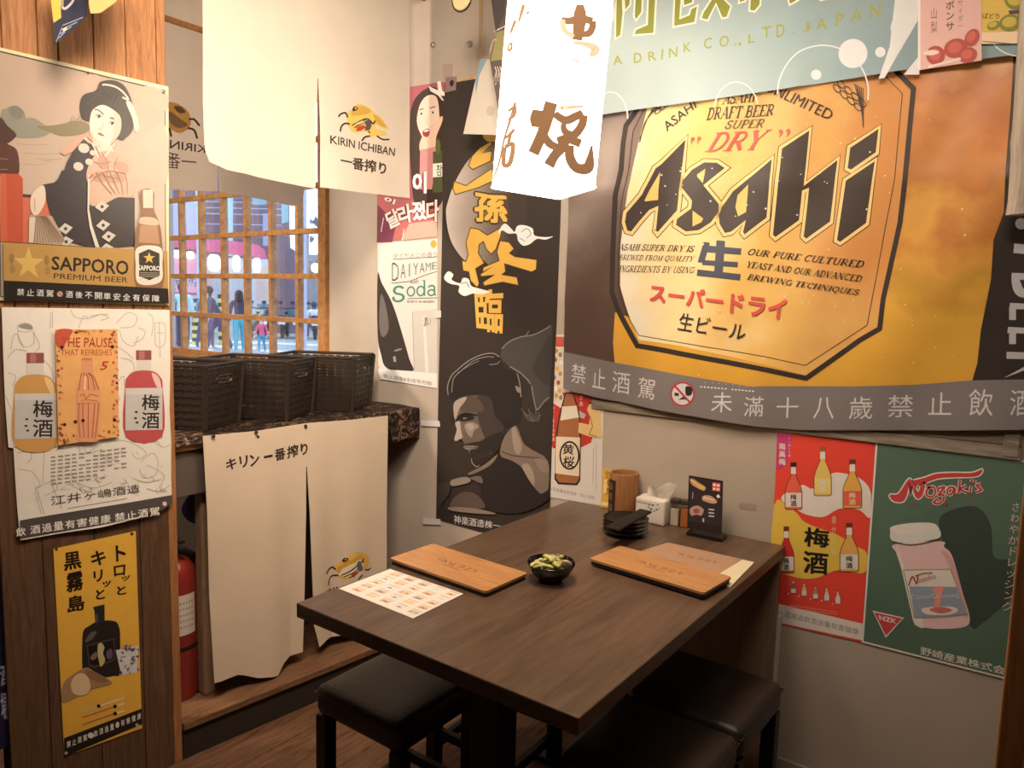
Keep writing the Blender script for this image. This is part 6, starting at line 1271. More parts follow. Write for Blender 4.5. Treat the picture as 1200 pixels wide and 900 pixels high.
o.location = (-2.3, -.55, 1.0); tag(o, 'black patterned cloth spread over the counter shelf and hanging at the wall end', 'cloth')

# ---- woven plastic baskets
m_bask = M((.036, .027, .022), rough=.42, spec=.4, noise=.15, name='brown_black_plastic')
def basket(loc, rz, label):
    t = thing('basket', label, 'basket', loc, rz, 'woven baskets on the counter')
    L, Wd, H, tp = .335, .235, .212, .90                     # long side along -x, handle side faces +x
    def wall(p0, p1, q0, q1, handle):
        """lattice between bottom edge p0-p1 and top edge q0-q1"""
        bm = B(); p0, p1, q0, q1 = map(Vector, (p0, p1, q0, q1)); nn = (p1-p0).cross(q0-p0).normalized()*.003
        P = lambda u, v: (p0.lerp(p1, u)).lerp(q0.lerp(q1, u), v)
        def bar(u0, u1, v0, v1, off):
            c = [P(u0, v0), P(u1, v0), P(u1, v1), P(u0, v1)]; a = [bm.verts.new(x+off-nn*.55) for x in c]; b2 = [bm.verts.new(x+off+nn*.55) for x in c]
            for f in (a[::-1], b2): bm.faces.new(f)
            for i in range(4): bm.faces.new((a[i], a[(i+1) % 4], b2[(i+1) % 4], b2[i]))
        nr = 17; hu = (.30, .70); hv = (.70, .82)
        for i in range(nr):
            v0 = (i+.11)/nr*.95; v1 = (i+.89)/nr*.95
            if handle and v1 > hv[0] and v0 < hv[1]: bar(0, hu[0], v0, v1, nn*(.5 if i % 2 else -.5)); bar(hu[1], 1, v0, v1, nn*(.5 if i % 2 else -.5))
            else: bar(0, 1, v0, v1, nn*(.5 if i % 2 else -.5))
        nc = 7 if handle else 10
        for j in range(nc):
            u0 = (j+.07)/nc; u1 = (j+.70)/nc
            if handle and u1 > hu[0] and u0 < hu[1]: bar(u0, u1, 0, hv[0], nn*0); bar(u0, u1, hv[1], .96, nn*0)
            else: bar(u0, u1, 0, .96, nn*0)
        if handle:
            ring_ = [P(hu[0]+.03, hv[0]), P(hu[1]-.03, hv[0]), P(hu[1], (hv[0]+hv[1])/2), P(hu[1]-.03, hv[1]), P(hu[0]+.03, hv[1]), P(hu[0], (hv[0]+hv[1])/2)]
            tube(bm, ring_, .0045, 6, closed=True)
        return bm
    a, c = Wd/2, L; ta = a*tp; b0 = .012; b1 = L-.012
    bl = [(-.004-.0, -ta, 0), (-.004, ta, 0), (-b1, ta, 0), (-b1, -ta, 0)]; bt = [(0.010, -a, H), (.010, a, H), (-L, a, H), (-L, -a, H)]
    for i, h in ((0, True), (1, False), (2, True), (3, False)):
        j = (i+1) % 4; obj('side_panel', wall(bl[i], bl[j], bt[i], bt[j], h), m_bask, t)
    for p, q in zip(bl, bt):
        bm = B(); tube(bm, [p, q], .010, 8); obj('corner_post', bm, m_bask, t, True)
    bm = B(); tube(bm, [(x, y, H) for x, y, _ in bt], .0065, 8, closed=True); obj('rim', bm, m_bask, t, True)
    bm = B(); bx(bm, -b1+.002, -.006, -ta+.002, ta-.002, .000, .006); obj('base', bm, m_bask, t)
    return t
bz = math.radians(27); ctr = lambda c0, c1: ((c0[0]+c1[0])/2, (c0[1]+c1[1])/2, 1.0022)
b0 = basket((-2.275, -.815, 1.0022), bz, 'dark woven basket with a slot handle, closest to the plank wall')
dup(b0, (-2.262, -.505, 1.0022), bz, 'dark woven basket in the middle of the three on the counter')
dup(b0, (-2.262, -.200, 1.0022), bz+.03, 'dark woven basket closest to the grey wall and soda poster')

# ---- things stored beside the counter
FE = thing('fire_extinguisher', 'red fire extinguisher standing on the step beside the counter post', 'fire extinguisher', (-2.27, -1.005, .1205))
m_red = M((.27, .030, .024), rough=.3, spec=.5, noise=.08, name='red_enamel')
bm = B(); lathe(bm, [(.066, 0), (.070, .012), (.070, .39), (.064, .43), (.046, .458), (.02, .475)], seg=28); obj('cylinder', bm, m_red, FE, True)
bm = B(); lathe(bm, [(.0705, .17), (.0715, .172), (.0715, .182), (.0705, .184)], seg=28, cap0=False, cap1=False); obj('strap', bm, m_blk, FE, True)
s = []; bm = B()
for i in range(9):
    a0 = math.radians(-38+i*8)
    s.append([bm.verts.new((.0712*math.cos(a0), .0712*math.sin(a0), z)) for z in (.225, .36)])
for A, Q in zip(s, s[1:]): bm.faces.new((A[0], Q[0], Q[1], A[1]))
for i in range(5):
    for k in range(0, 7):
        a0, a1 = math.radians(-34+k*8), math.radians(-30+k*8)
        bm.faces.new([bm.verts.new((.0715*math.cos(q), .0715*math.sin(q), z)) for q, z in ((a0, .25+i*.02), (a1, .25+i*.02), (a1, .256+i*.02), (a0, .256+i*.02))]).material_index = 1
obj('printed_panel', bm, [M((.72, .68, .62), name='white_print'), M((.35, .3, .3), name='grey_print')], FE)
bm = B(); cyl(bm, (0, 0, .47), (0, 0, .50), .018); bx(bm, -.012, .06, -.010, .010, .50, .512, bev=.003); bx(bm, -.012, .055, -.010, .010, .525, .535, bev=.003); obj('valve_handle', bm, m_blk, FE)
def bag(loc, r, sx, sy, sz, mat, label, seed, name='plastic_bag', cat='bag'):
    bm = B(); sph(bm, (0, 0, r*sz), r, sx, sy, sz, 22, 14); rn = random.Random(seed)
    ph = [rn.uniform(0, 6) for _ in range(8)]
    for v in bm.verts:
        x, y, z = v.co; k = 1+.10*math.sin(40*x+ph[0])*math.sin(37*y+ph[1])+.08*math.sin(55*z+ph[2]+20*x)+.05*math.sin(90*y+ph[3]+60*z)
        v.co.x *= k; v.co.y *= k; v.co.z = max(.0, z*(1+.05*math.sin(60*x+ph[4])))
    t = thing(name, label, cat, loc)
    obj('sack', bm, mat, t, True)
    bm = B(); lathe(bm, [(.004, 0), (.010, .012), (.006, .03), (.024, .055), (.03, .07)], (0, 0, r*sz*1.9), 12); obj('knot', bm, mat, t, True)
    return t
bag((-2.50, -.90, .1205), .15, .9, 1.0, 1.45, M((.16, .15, .145), rough=.3, spec=.5, noise=.2, name='grey_plastic'), 'grey plastic rubbish bag under the counter behind the extinguisher', 3)
bag((-2.42, -.72, .1205), .13, .85, .9, 2.15, M((.55, .53, .52), rough=.3, spec=.5, noise=.2, name='clear_plastic'), 'pale plastic bag standing under the counter shelf', 8)
bag((-2.40, -.845, .640), .045, 1, .9, 1.2, M((.05, .04, .22), rough=.25, spec=.5, noise=.3, name='blue_foil'), 'small blue foil packet on top of the bags under the counter', 11, 'snack_packet', 'packet')

# ================================================================== PAPER LANTERN
LT = thing('paper_lantern', 'glowing white paper lantern with brown brush lettering hanging over the table', 'lantern', (0, 0, 0))
zb = 1.745; Lc, Rc, Nc = onT(575, 221, zb), onT(699, 221, zb), onT(613, 205, zb); Fc = Lc+Rc-Nc
cen = (Lc+Rc)/2; LT.location = cen
upv = (Vector((0, 0, 1))+_r0*.062).normalized(); HL = .60
cor = [Lc-cen, Nc-cen, Rc-cen, Fc-cen]
m_paper = EM((1.0, .86, .67), LANTERN_L, 'lantern_paper'); m_lbrown = EM((.30, .17, .09), .40, 'lantern_ink_lit'); m_lgrey = EM((.62, .46, .32), .8, 'lantern_ink_washed')  # faint ink has the lantern's glare put into its colour
bm = B(); a = [bm.verts.new(c) for c in cor]; b2 = [bm.verts.new(c+upv*HL) for c in cor]
for i in range(4): bm.faces.new((a[i], a[(i+1) % 4], b2[(i+1) % 4], b2[i]))
bmesh.ops.bevel(bm, geom=[e for e in bm.edges if len(e.link_faces) == 2], offset=.012, segments=3, profile=.5, affect='EDGES')
shade = obj('paper_shade', bm, m_paper, LT, True)
m_rim_glow = m_paper  # rim shares the paper's glow so it melts into the glare
for z in (.004, HL-.004):
    bm = B(); tube(bm, [c*.985+upv*z for c in cor], .0025, 6, closed=True); obj('rim', bm, m_rim_glow, LT, True)
bm = B(); top = [c*1.0+upv*HL for c in cor]; tc_ = upv*(HL+.05)
vt = [bm.verts.new(c) for c in top]; vc = bm.verts.new(tc_)
for i in range(4): bm.faces.new((vt[i], vt[(i+1) % 4], vc))
obj('cap', bm, m_dkwood, LT)
bm = B(); tube(bm, [upv*(HL+.05), Vector((upv.x*(HL+.05), upv.y*(HL+.05), 2.779-cen.z))], .004, 6); obj('cord', bm, m_blk, LT, True)
def lant_strokes(c0, c1, strokes):
    """brush strokes painted on one face of the lantern: (points in the photo, widths, ink)"""
    O = cen+cor[c0]; R = (cor[c1]-cor[c0]).normalized(); Uu = (upv-R*upv.dot(R)).normalized(); pl = Plane(O, R, Uu)
    me = shade.data; bm = B(); bm.from_mesh(me)                # the ink lies in the same mesh as the paper
    for m in (m_lbrown, m_lgrey):
        if m.name not in me.materials: me.materials.append(m)
    for k, (pts, ws, ink) in enumerate(strokes):
        P = sm([(a_, b_, w_) for (a_, b_), w_ in zip(pts, ws)], False, 5); V, F = ribbon([(a_, b_) for a_, b_, _w in P], [max(.5, w_*1.65) for _a, _b, w_ in P])
        vs = [bm.verts.new(pl.to3(*pl.ab(*q), .0012+.00004*k)-cen) for q in V]
        for f in F: bm.faces.new([vs[i] for i in f]).material_index = 1+ink
    bm.to_mesh(me); bm.free()
lt2 = lambda p: cv(560, 0, 6.667, p); lt1 = lambda p: cv(560, 120, 6.667, p)
lant_strokes(1, 2, [
    (lt2([(797, 35), (795, 110), (790, 190), (772, 315)]), (5, 9, 9, 7), 0), (lt2([(650, 150), (700, 165), (800, 150), (895, 165)]), (4, 5, 6, 5), 0), (lt2([(893, 165), (890, 220), (860, 262), (785, 270)]), (5, 5, 5, 4), 0), (lt2([(655, 155), (675, 235), (745, 290)]), (4, 4, 3), 1),
    (lt2([(740, 335), (850, 350), (918, 390), (870, 440)]), (2, 4, 6, 3), 1), (lt2([(730, 455), (770, 480), (800, 495)]), (1, 1.5, 1), 1),
    (lt1([(470, 60), (462, 130), (455, 195)]), (8, 11, 7), 0), (lt1([(570, 0), (540, 110), (505, 230), (430, 400)]), (9, 9, 8, 8), 0), (lt1([(500, 235), (555, 320), (620, 352)]), (5, 6, 5), 0),
    (lt1([(595, 90), (680, 140), (760, 110), (815, 80)]), (5, 6, 6, 5), 0), (lt1([(690, 40), (650, 45), (820, 30)]), (3, 3, 2), 1), (lt1([(820, 100), (810, 175), (745, 255), (675, 225), (665, 165)]), (6, 6, 6, 5, 4), 0),
    (lt1([(615, 300), (690, 285), (800, 322)]), (5, 6, 6), 0), (lt1([(680, 270), (660, 340), (600, 410), (550, 495)]), (6, 8, 7, 8), 0), (lt1([(715, 335), (715, 430), (765, 510), (850, 515), (872, 450), (885, 335)]), (6, 7, 7, 8, 6, 1)  , 0)])
lant_strokes(0, 1, [
    (lt1([(298, 0), (265, 110), (212, 280), (170, 470), (122, 600)]), (2.2, 2.0, 1.6, 1.4, 1), 0), (lt1([(240, 70), (292, 38), (288, 105), (238, 132)]), (1.8, 2.4, 2, 1.6), 0), (lt1([(210, 285), (255, 250), (290, 208)]), (1.6, 2.4, 2.2), 0), (lt1([(262, 235), (240, 330)]), (2.6, 2.2), 0),
    (lt1([(214, 350), (278, 330), (256, 472), (206, 485), (214, 350)]), (3, 3.4, 3.6, 3.2, 3), 0), (lt2([(362, 35), (345, 100), (322, 175)]), (2.6, 2.4, 1.4), 0), (lt2([(388, 92), (402, 108)]), (2.4, 2.8), 0), (lt2([(297, 158), (280, 205), (258, 262)]), (2.2, 2.2, 1.6), 0), (lt2([(250, 340), (268, 345), (262, 388), (242, 390), (250, 342)]), (1.4, 1.8, 1.8, 1.6, 1.4), 0), (lt2([(226, 440), (215, 560), (204, 700)]), (.7, .8, .7), 1)])

# ================================================================== THINGS ON THE TABLE
TZ = .7402
m_board = WOOD((.42, .21, .085), (.62, .34, .15), (1.0, 16, 1), rough=.35, spec=.4, name='board_wood', nscale=5, bump=.04)
m_engr = M((.20, .09, .04), rough=.7, name='engraving')
def rquad(bm, pts, z0, z1, mat=0, bev=.0):
    a = [bm.verts.new((x, y, z0)) for x, y in pts]; b = [bm.verts.new((x, y, z1)) for x, y in pts]; n = len(pts)
    fs = [bm.faces.new(a[::-1]), bm.faces.new(b)]+[bm.faces.new((a[i], a[(i+1) % n], b[(i+1) % n], b[i])) for i in range(n)]
    for f in fs: f.material_index = mat
    if bev:
        r = bmesh.ops.bevel(bm, geom=list({e for f in fs for e in f.edges}), offset=bev, segments=2, profile=.5, affect='EDGES', clamp_overlap=True)
        for f in r['faces']: f.material_index = mat
    return bm
def wood_menu(cx, cy, w, d, rz, z, label, marks):
    t = thing('wooden_menu', label, 'menu', (cx, cy, z), rz, 'wooden menu covers on the table')
    def rr_(w, d, r=.008): return [(sx*(w/2-r)+r*math.cos(t_), sy*(d/2-r)+r*math.sin(t_)) for sx, sy, a0 in ((1, 1, 0), (-1, 1, 90), (-1, -1, 180), (1, -1, 270)) for t_ in [math.radians(a0+q) for q in (0, 30, 60, 90)]]
    bm = B(); rquad(bm, rr_(w, d), .0102, .0165, 0); obj('cover', bm, m_board, t)
    bm = B(); rquad(bm, rr_(w-.004, d-.004), 0, .010, 0); obj('page_block', bm, M((.030, .026, .025), rough=.5, name='black_pages'), t)
    s_ = Sheet(PT(0), [(0, 0), (0.01, 0), (0, .01)], None, basemat=m_engr, raw=True)
    bm = B()
    for pts, lw in marks:
        V, F = ribbon(sm(pts, False, 3), lw); vs = [bm.verts.new((x, y, .0167)) for x, y in V]
        for f in F: bm.faces.new([vs[i] for i in f])
    obj('engraved_mark', bm, m_engr, t)
    return t
mk = []
for i, (x, pts) in enumerate(((-.055, [(-.006, .010), (.012, .006), (.004, -.008)]), (-.050, [(-.010, -.004), (.006, .004), (.014, -.010)]), (-.022, [(-.008, .010), (.002, -.010)]), (-.018, [(-.006, .002), (.010, .004)]), (-.012, [(.004, .011), (-.002, -.010), (.008, -.006)]), (.012, [(-.010, .010), (.010, .008), (-.004, -.010)]), (.016, [(-.006, -.002), (.012, -.004)]), (.040, [(-.010, .006), (.004, .009), (-.006, -.009), (.012, -.008)]), (.060, [(-.008, .002), (.010, .004)]), (.064, [(-.004, .010), (.002, -.010)]))):
    mk.append(([(x+a_, b_) for a_, b_ in pts], .0022))
mk += [([(-.03, -.020), (.03, -.022)], .0022), ([(-.075, .0), (-.068, .006), (-.062, -.002)], .002)]
wood_menu(-1.222, -.812, .342, .165, -.04, TZ, 'wooden menu cover beside the white picture card', mk)
wood_menu(-.800, -.487, .340, .152, -.09, TZ+.0045, 'wooden menu cover lying on the brown paper booklet', mk)
# brown paper booklet under the second cover
t = thing('menu_booklet', 'brown paper menu booklet with a cream edge half under a wooden cover', 'booklet', (0, 0, TZ))
bk = [onT(748, 648, TZ), onT(783, 637, TZ), onT(884, 660, TZ), onT(856, 689, TZ)]; cc = sum(bk, Vector())/4; cc.z = TZ; t.location = cc
bl2 = [(p-cc) for p in bk]; mid = lambda a_, b_, u: a_.lerp(b_, u)
e1, e2 = mid(bl2[1], bl2[2], .87), mid(bl2[0], bl2[3], .80)
bm = B(); rquad(bm, [(p.x, p.y) for p in (bl2[0], e2, e1, bl2[1])], 0, .0036); obj('cover', bm, M(U('#ab8263', .95), rough=.6, name='kraft_paper'), t)
bm = B(); rquad(bm, [(p.x, p.y) for p in (e2, bl2[3], bl2[2], e1)], 0, .0030); obj('page_edge', bm, M(U('#d9c29a', .95), rough=.6, name='cream_paper'), t)
bm = B(); o_ = (bl2[0]+bl2[1]+bl2[2]*1.0+bl2[3])*.25
c2 = onT(815, 655, TZ)-cc
for pts, lw in mk[:10]:
    V, F = ribbon(sm([(x*.9+c2.x, y*.9+c2.y) for x, y in pts], False, 3), .0018); vs = [bm.verts.new((x, y, .0038)) for x, y in V]
    for f in F: bm.faces.new([vs[i] for i in f])
obj('brush_mark', bm, M((.07, .045, .03), name='brown_ink'), t)
# white picture card
s = Sheet(PT(TZ), [(397, 690), (484, 725), (543, 696), (457, 667)], '#e2d5c8', k=.80, thick=.0008, rough=.4)
rc = random.Random(9); A_, B_, C_, D_ = [Vector(p) for p in ((397, 690), (484, 725), (543, 696), (457, 667))]
def card(u, v): p = A_.lerp(B_, u).lerp(D_.lerp(C_, u), v); return (p.x, p.y)
for i in range(5):
    for j in range(5):
        u, v = .09+i*.19, .10+j*.185; col = ['#cfa273', '#c08f72', '#d6b478', '#b8977f', '#cd9a70'][(i*2+j) % 5]
        if (i+j) % 4 == 3: col = '#c9c4cc'
        s.poly([card(u, v), card(u+.11, v+.01), card(u+.12, v+.085), card(u+.01, v+.075)], col); s.poly([card(u+.03, v+.015), card(u+.1, v+.02), card(u+.06, v+.06)], ['#a8714f', '#d9b98a', '#8f705e'][(i+j) % 3])
        s.line([card(u, v+.11), card(u+.13, v+.12)], .9, '#bba48e'); s.line([card(u, v+.135), card(u+.09, v+.142)], .7, '#cfc0ae')
s.build('picture_card', 'white laminated card with rows of small food pictures at the table corner', 'menu')

# bowl of edamame
bc = onT(643, 679, TZ); bc = Vector((-.998, -.704, TZ))
t = thing('bowl', 'small black bowl filled with green edamame pods', 'bowl', bc)
m_bowl = M((.010, .009, .010), rough=.12, spec=.6, noise=.1, name='black_lacquer')
bm = B(); lathe(bm, [(.026, 0), (.030, .002), (.033, .007), (.046, .018), (.058, .036), (.0635, .048), (.0625, .0492), (.0605, .047), (.054, .034), (.042, .017), (.02, .009), (.004, .0085)], seg=40)
for v in bm.verts:                                            # softly squared mouth
    a = math.atan2(v.co.y, v.co.x); k = 1+.035*math.cos(4*a+.6)*min(1, v.co.z/.04); v.co.x *= k; v.co.y *= k
obj('bowl_body', bm, m_bowl, t, True)
def pod_mesh(n, seed):
    bm = B(); rn = random.Random(seed); L = .015*n+.012; prof = []
    for i in range(15):
        u = i/14; x = (u-.5)*L; r = .0052*(.55+.45*abs(math.sin(math.pi*u*n)))*(1 if .06 < u < .94 else .35)
        prof.append((x, .004*math.sin(math.pi*u), r))
    rings = []
    for x, z, r in prof: rings.append([bm.verts.new((x, r*1.15*math.cos(q*math.pi/4), z+r*.85*math.sin(q*math.pi/4))) for q in range(8)])
    for A, Q in zip(rings, rings[1:]):
        for i in range(8): bm.faces.new((A[i], A[(i+1) % 8], Q[(i+1) % 8], Q[i]))
    bm.faces.new(rings[0][::-1]); bm.faces.new(rings[-1])
    bmesh.ops.recalc_face_normals(bm, faces=bm.faces); me = bpy.data.meshes.new('edamame_pod'); bm.to_mesh(me); bm.free()
    for p in me.polygons: p.use_smooth = True
    return me
pods = []
for k, col in enumerate(((.56, .58, .20), (.66, .64, .30), (.48, .52, .16))):
    for n in (2, 3):
        me = pod_mesh(n, k); me.materials.append(M(col, rough=.4, spec=.4, noise=.2, nscale=120, name='pod_green')); pods.append(me)
rn = random.Random(21)
for i in range(30):
    me = pods[i % 6]; o = bpy.data.objects.new('edamame_pod', me); COL.objects.link(o)
    lay = i//11; rad = (.024, .033, .022)[min(lay, 2)]*math.sqrt(rn.random()); an = rn.uniform(0, 6.28)
    z = (.030, .043, .055)[min(lay, 2)]+rn.uniform(-.002, .002)
    o.location = bc+Vector((rad*math.cos(an)-.004, rad*math.sin(an)-.002, z)); o.rotation_euler = (rn.uniform(-.5, .5), rn.uniform(-.3, .3), rn.uniform(0, 6.28))
    tag(o, 'green edamame pod heaped in the small black bowl', 'edamame', 'edamame pods in the bowl')
bm = B(); sph(bm, (0, 0, 0), .017, 1.0, .35, .95, 14, 10)
for v in bm.verts:
    if v.co.x < -.010: v.co.x = -.010+(v.co.x+.010)*.3
o = obj('pale_slice', bm, M((.78, .66, .55), rough=.5, name='pale_flesh'), None, True, bc+Vector((.036, .012, .047))); o.rotation_euler = (.5, .2, .5)
tag(o, 'pale rounded slice propped at the edge of the edamame bowl', 'garnish')

# stack of black plates with a flat tray across it
pc = onT(737, 628, TZ); pc = Vector((-1.035, -.225, TZ))
m_pl = M((.010, .0095, .010), rough=.22, spec=.5, noise=.1, name='black_glaze')
def plate(z, rz, label):
    t = thing('plate', label, 'plate', pc+Vector((0, 0, z)), rz, 'black plates in a stack')
    bm = B(); lathe(bm, [(.038, 0), (.042, .0015), (.056, .004), (.070, .0125), (.0715, .0145), (.0695, .0148), (.056, .0075), (.040, .0045), (.003, .004)], seg=16); obj('dish', bm, m_pl, t, True)
    bm = B(); lathe(bm, [(.0705, .0135), (.0722, .0142), (.0705, .0152)], seg=16, cap0=False, cap1=False); obj('rim', bm, m_pl, t, True)
for i, lab in enumerate(('black plate at the bottom of the stack', 'black plate second from the bottom of the stack', 'black plate second from the top of the stack', 'black plate on top of the stack under the flat tray')): plate(i*.0125, .2*i, lab)
tq = [onT(709, 620, TZ+.056), onT(725, 624, TZ+.056), onT(764, 602, TZ+.066), onT(750, 599, TZ+.066)]; tcn = sum(tq, Vector())/4
bm = B(); a = [bm.verts.new(p-tcn-Vector((0, 0, .0015))) for p in tq]; b2 = [bm.verts.new(p-tcn+Vector((0, 0, .0045))) for p in tq]
bm.faces.new(a[::-1]); bm.faces.new(b2)
for i in range(4): bm.faces.new((a[i], a[(i+1) % 4], b2[(i+1) % 4], b2[i]))
bmesh.ops.bevel(bm, geom=bm.edges[:], offset=.0015, segments=2, profile=.5, affect='EDGES')
o = obj('flat_tray', bm, M((.016, .015, .015), rough=.5, name='matt_black'), None, False, tcn+Vector((0, 0, .004))); tag(o, 'narrow flat black tray laid across the stack of plates', 'tray')

# bamboo cup
t = thing('bamboo_cup', 'tall brown bamboo cup with a dark lettered patch by the wall', 'cup', (-1.135, -.0535, TZ))
m_bam = WOOD((.27, .12, .045), (.44, .22, .10), (20, 20, 1.2), rough=.45, name='bamboo')
bm = B(); lathe(bm, [(.047, 0), (.049, .003), (.0485, .07), (.0495, .146), (.0485, .149), (.0405, .149), (.0395, .146), (.039, .012), (.003, .010)], seg=40); obj('cup_body', bm, m_bam, t, True)
bm = B(); N_ = 12
for a0_, a1_, z0, z1, r, mi in ((-148, -96, .012, .128, .0503, 0),):
    prev = None
    for i in range(N_+1):
        q = math.radians(a0_+(a1_-a0_)*i/N_); cur = [bm.verts.new((r*math.cos(q), r*math.sin(q), z)) for z in (z0, z1)]
        if prev: bm.faces.new((prev[0], cur[0], cur[1], prev[1])).material_index = 0
        prev = cur
gl = [glyphs(c_, .03) for c_ in '串焼酒']
for k, (V, F) in enumerate(gl):
    vs = [bm.verts.new((.0507*math.cos(math.radians(-136+x*28)), .0507*math.sin(math.radians(-136+x*28)), .094-k*.035+y*.03)) for x, y in V]
    for f in F:
        try: bm.faces.new([vs[i] for i in f]).material_index = 1
        except ValueError: pass
me = bpy.data.meshes.new('burnt_patch'); bm.to_mesh(me); bm.free(); me.materials.append(M((.035, .02, .014), rough=.6, name='burnt')); me.materials.append(M((.42, .26, .16), name='carved_letter'))
o = bpy.data.objects.new('burnt_patch', me); COL.objects.link(o); o.parent = t
# yellow card against the wall
s = Sheet(PA(-.006), [(707, 549), (717, 550), (716, 595.5), (704, 594)], '#d9a441', k=.9, thick=.0012)
s.vtext('生啤酒', [(709, 551), (716, 551.5), (715, 580), (708, 580)], '#8a5a1c', .02); s.poly([(708, 562), (712, 562), (711, 578), (707, 578)], '#e6c078'); s.poly([(705, 588), (716, 589), (716, 593), (705, 592)], '#e9c98c')
s.build('yellow_card', 'small yellow card standing on the table behind the bamboo cup', 'card')
# tissue pack
t = thing('tissue_pack', 'white tissue pack with teal print and a tissue pulled up', 'tissues', (-1.026, -.046, TZ))
m_tis = M((.80, .77, .74), rough=.6, noise=.03, name='white_film')
bm = B(); bx(bm, -.052, .052, -.033, .033, 0, .082, bev=.006, seg=3); obj('pack', bm, m_tis, t, True)
bm = B()
for x, z, r in ((-.002, .062, .003), (.012, .064, .004), (.006, .050, .0045), (.026, .052, .004), (.028, .068, .003), (-.004, .054, .003), (.018, .046, .003), (.034, .058, .002)):
    bm.faces.new([bm.verts.new((x+r*1.2*math.cos(q), -.0334, z+r*math.sin(q))) for q in [i*math.pi/4 for i in range(8)]])
for i in range(6): 
    V, F = ribbon(sm([(-.046+i*.009, .062), (-.043+i*.009, .071), (-.040+i*.009, .062), (-.038+i*.009, .067)], False, 3), .0014); vs = [bm.verts.new((x, -.0334, z)) for x, z in V]
    for f in F: bm.faces.new([vs[k] for k in f])
obj('teal_print', bm, M((.10, .32, .33), rough=.5, name='teal_ink'), t)
bm = B(); n_ = 9; rows = []
for i in range(n_+1):
    u = i/n_; row = []
    for j in range(n_+1):
        v = j/n_; x = (-.026+.075*u)*(1-.0*v)+.030*v*(u-.2); y = .018*math.sin(u*7+v*2)*v*.8+.010*(v-.5)*math.sin(u*13); z = .081+v*(.026+.034*u+.006*math.sin(u*11))
        row.append(bm.verts.new((x, y, z)))
    rows.append(row)
for i in range(n_):
    for j in range(n_): bm.faces.new((rows[i][j], rows[i+1][j], rows[i+1][j+1], rows[i][j+1]))
bmesh.ops.solidify(bm, geom=bm.faces[:], thickness=.0008)
obj('tissue', bm, M((.86, .84, .81), rough=.9, noise=.02, name='tissue_paper'), t, True)
# spice jars
m_jar = GLASS((.97, .96, .94), 'jar_glass', .05)
for x, y, mc, lab in ((-.954, -.036, (.85, .78, .66), 'square glass jar of pale salt beside the tissue pack'), (-.922, -.030, (.70, .27, .08), 'square glass jar of orange brown spice beside the menu stand')):
    t = thing('spice_jar', lab, 'jar', (x, y, TZ), .15, None)
    bm = B(); bx(bm, -.014, .014, -.014, .014, 0, .072, bev=.002); obj('glass', bm, m_jar, t)
    bm = B(); bx(bm, -.0125, .0125, -.0125, .0125, .002, .055 if x < -.94 else .060, bev=.001); obj('contents', bm, M(mc, rough=.9, noise=.2, nscale=400, name='powder'), t)
    bm = B(); bx(bm, -.0155, .0155, -.0155, .0155, .0722, .088, bev=.003); obj('lid', bm, M((.05, .042, .036), rough=.4, name='dark_lid'), t)
# menu stand
O_ = onT(806, 622, TZ+.012); E_ = onT(846, 630, TZ+.012); R_ = (E_-O_); R_.z = 0; R_.normalize(); nrm = Vector((R_.y, -R_.x, 0)); U_ = (Vector((0, 0, 1))-nrm*.14).normalized()
t = thing('menu_stand', 'black upright menu stand with photographs of grilled food', 'menu stand', (O_.x, O_.y, TZ))
plS = Plane(O_, R_, U_)
s = Sheet(plS, [(808, 557), (847.5, 563.5), (846, 626), (806, 618)], '#2a211f', thick=.006, rough=.2, spec=.5, k=.8)
cS = lambda p: cv(740, 540, 9, p); cSs = lambda p: sm(cS(p), n=3)
s.poly(cS([(628, 175), (955, 225), (950, 690), (612, 630)]), '#332a29')
s.poly(cSs([(625, 190), (660, 190), (720, 230), (790, 280), (770, 315), (700, 285), (640, 245)]), '#b5805c'); s.poly(cSs([(700, 240), (780, 275), (760, 300), (710, 280)]), '#c9a052'); s.line(cS([(640, 205), (700, 245)]), .8, '#e0c09c')
s.poly(cSs([(760, 370), (830, 365), (890, 400), (910, 440), (860, 450), (790, 430), (755, 410)]), '#b98a6a'); s.line(cS([(770, 385), (880, 415)]), .9, '#e6cfb5'); s.poly(cS([(900, 370), (925, 350), (945, 380), (920, 395)]), '#d9cfc6')
s.poly(cS([(862, 225), (945, 235), (942, 325), (860, 312)]), '#c9524f'); s.poly(cS([(868, 240), (895, 243), (894, 265), (867, 262)]), '#e0cfc9'); s.poly(cS([(908, 246), (938, 250), (937, 270), (907, 267)]), '#e0cfc9'); s.poly(cS([(866, 282), (893, 286), (892, 308), (865, 304)]), '#e0cfc9'); s.poly(cS([(906, 288), (936, 292), (935, 314), (905, 310)]), '#e0cfc9')
s.poly(cSs([(620, 520), (650, 485), (700, 470), (745, 490), (770, 520), (745, 575), (690, 565), (640, 578)]), '#a8826a'); s.poly(cSs([(660, 520), (690, 500), (725, 520), (715, 550), (670, 548)]), '#8a4f42')
for y in (512, 548, 582): s.line(cS([(820, y-3), (880, y+4)]), 1.6, '#b8aca6')
s.poly(cS([(758, 605), (775, 608), (773, 645), (756, 642)]), '#b8aca6'); s.line(cS([(655, 330), (652, 400)]), 1.0, '#9a8e88')
s.build('panel', None, None, parent=t)
bm = B(); w_ = (E_-O_).length
def loc_(x, y, z): return R_*x - nrm*y*1.0 + Vector((0, 0, z))
vs = [bm.verts.new(loc_(x, y, z)) for x in (-.001, w_+.003) for y in (-.011, .042) for z in (0, .012)]
for f in ((0, 1, 3, 2), (4, 6, 7, 5), (0, 4, 5, 1), (2, 3, 7, 6), (0, 2, 6, 4), (1, 5, 7, 3)): bm.faces.new([vs[i] for i in f])
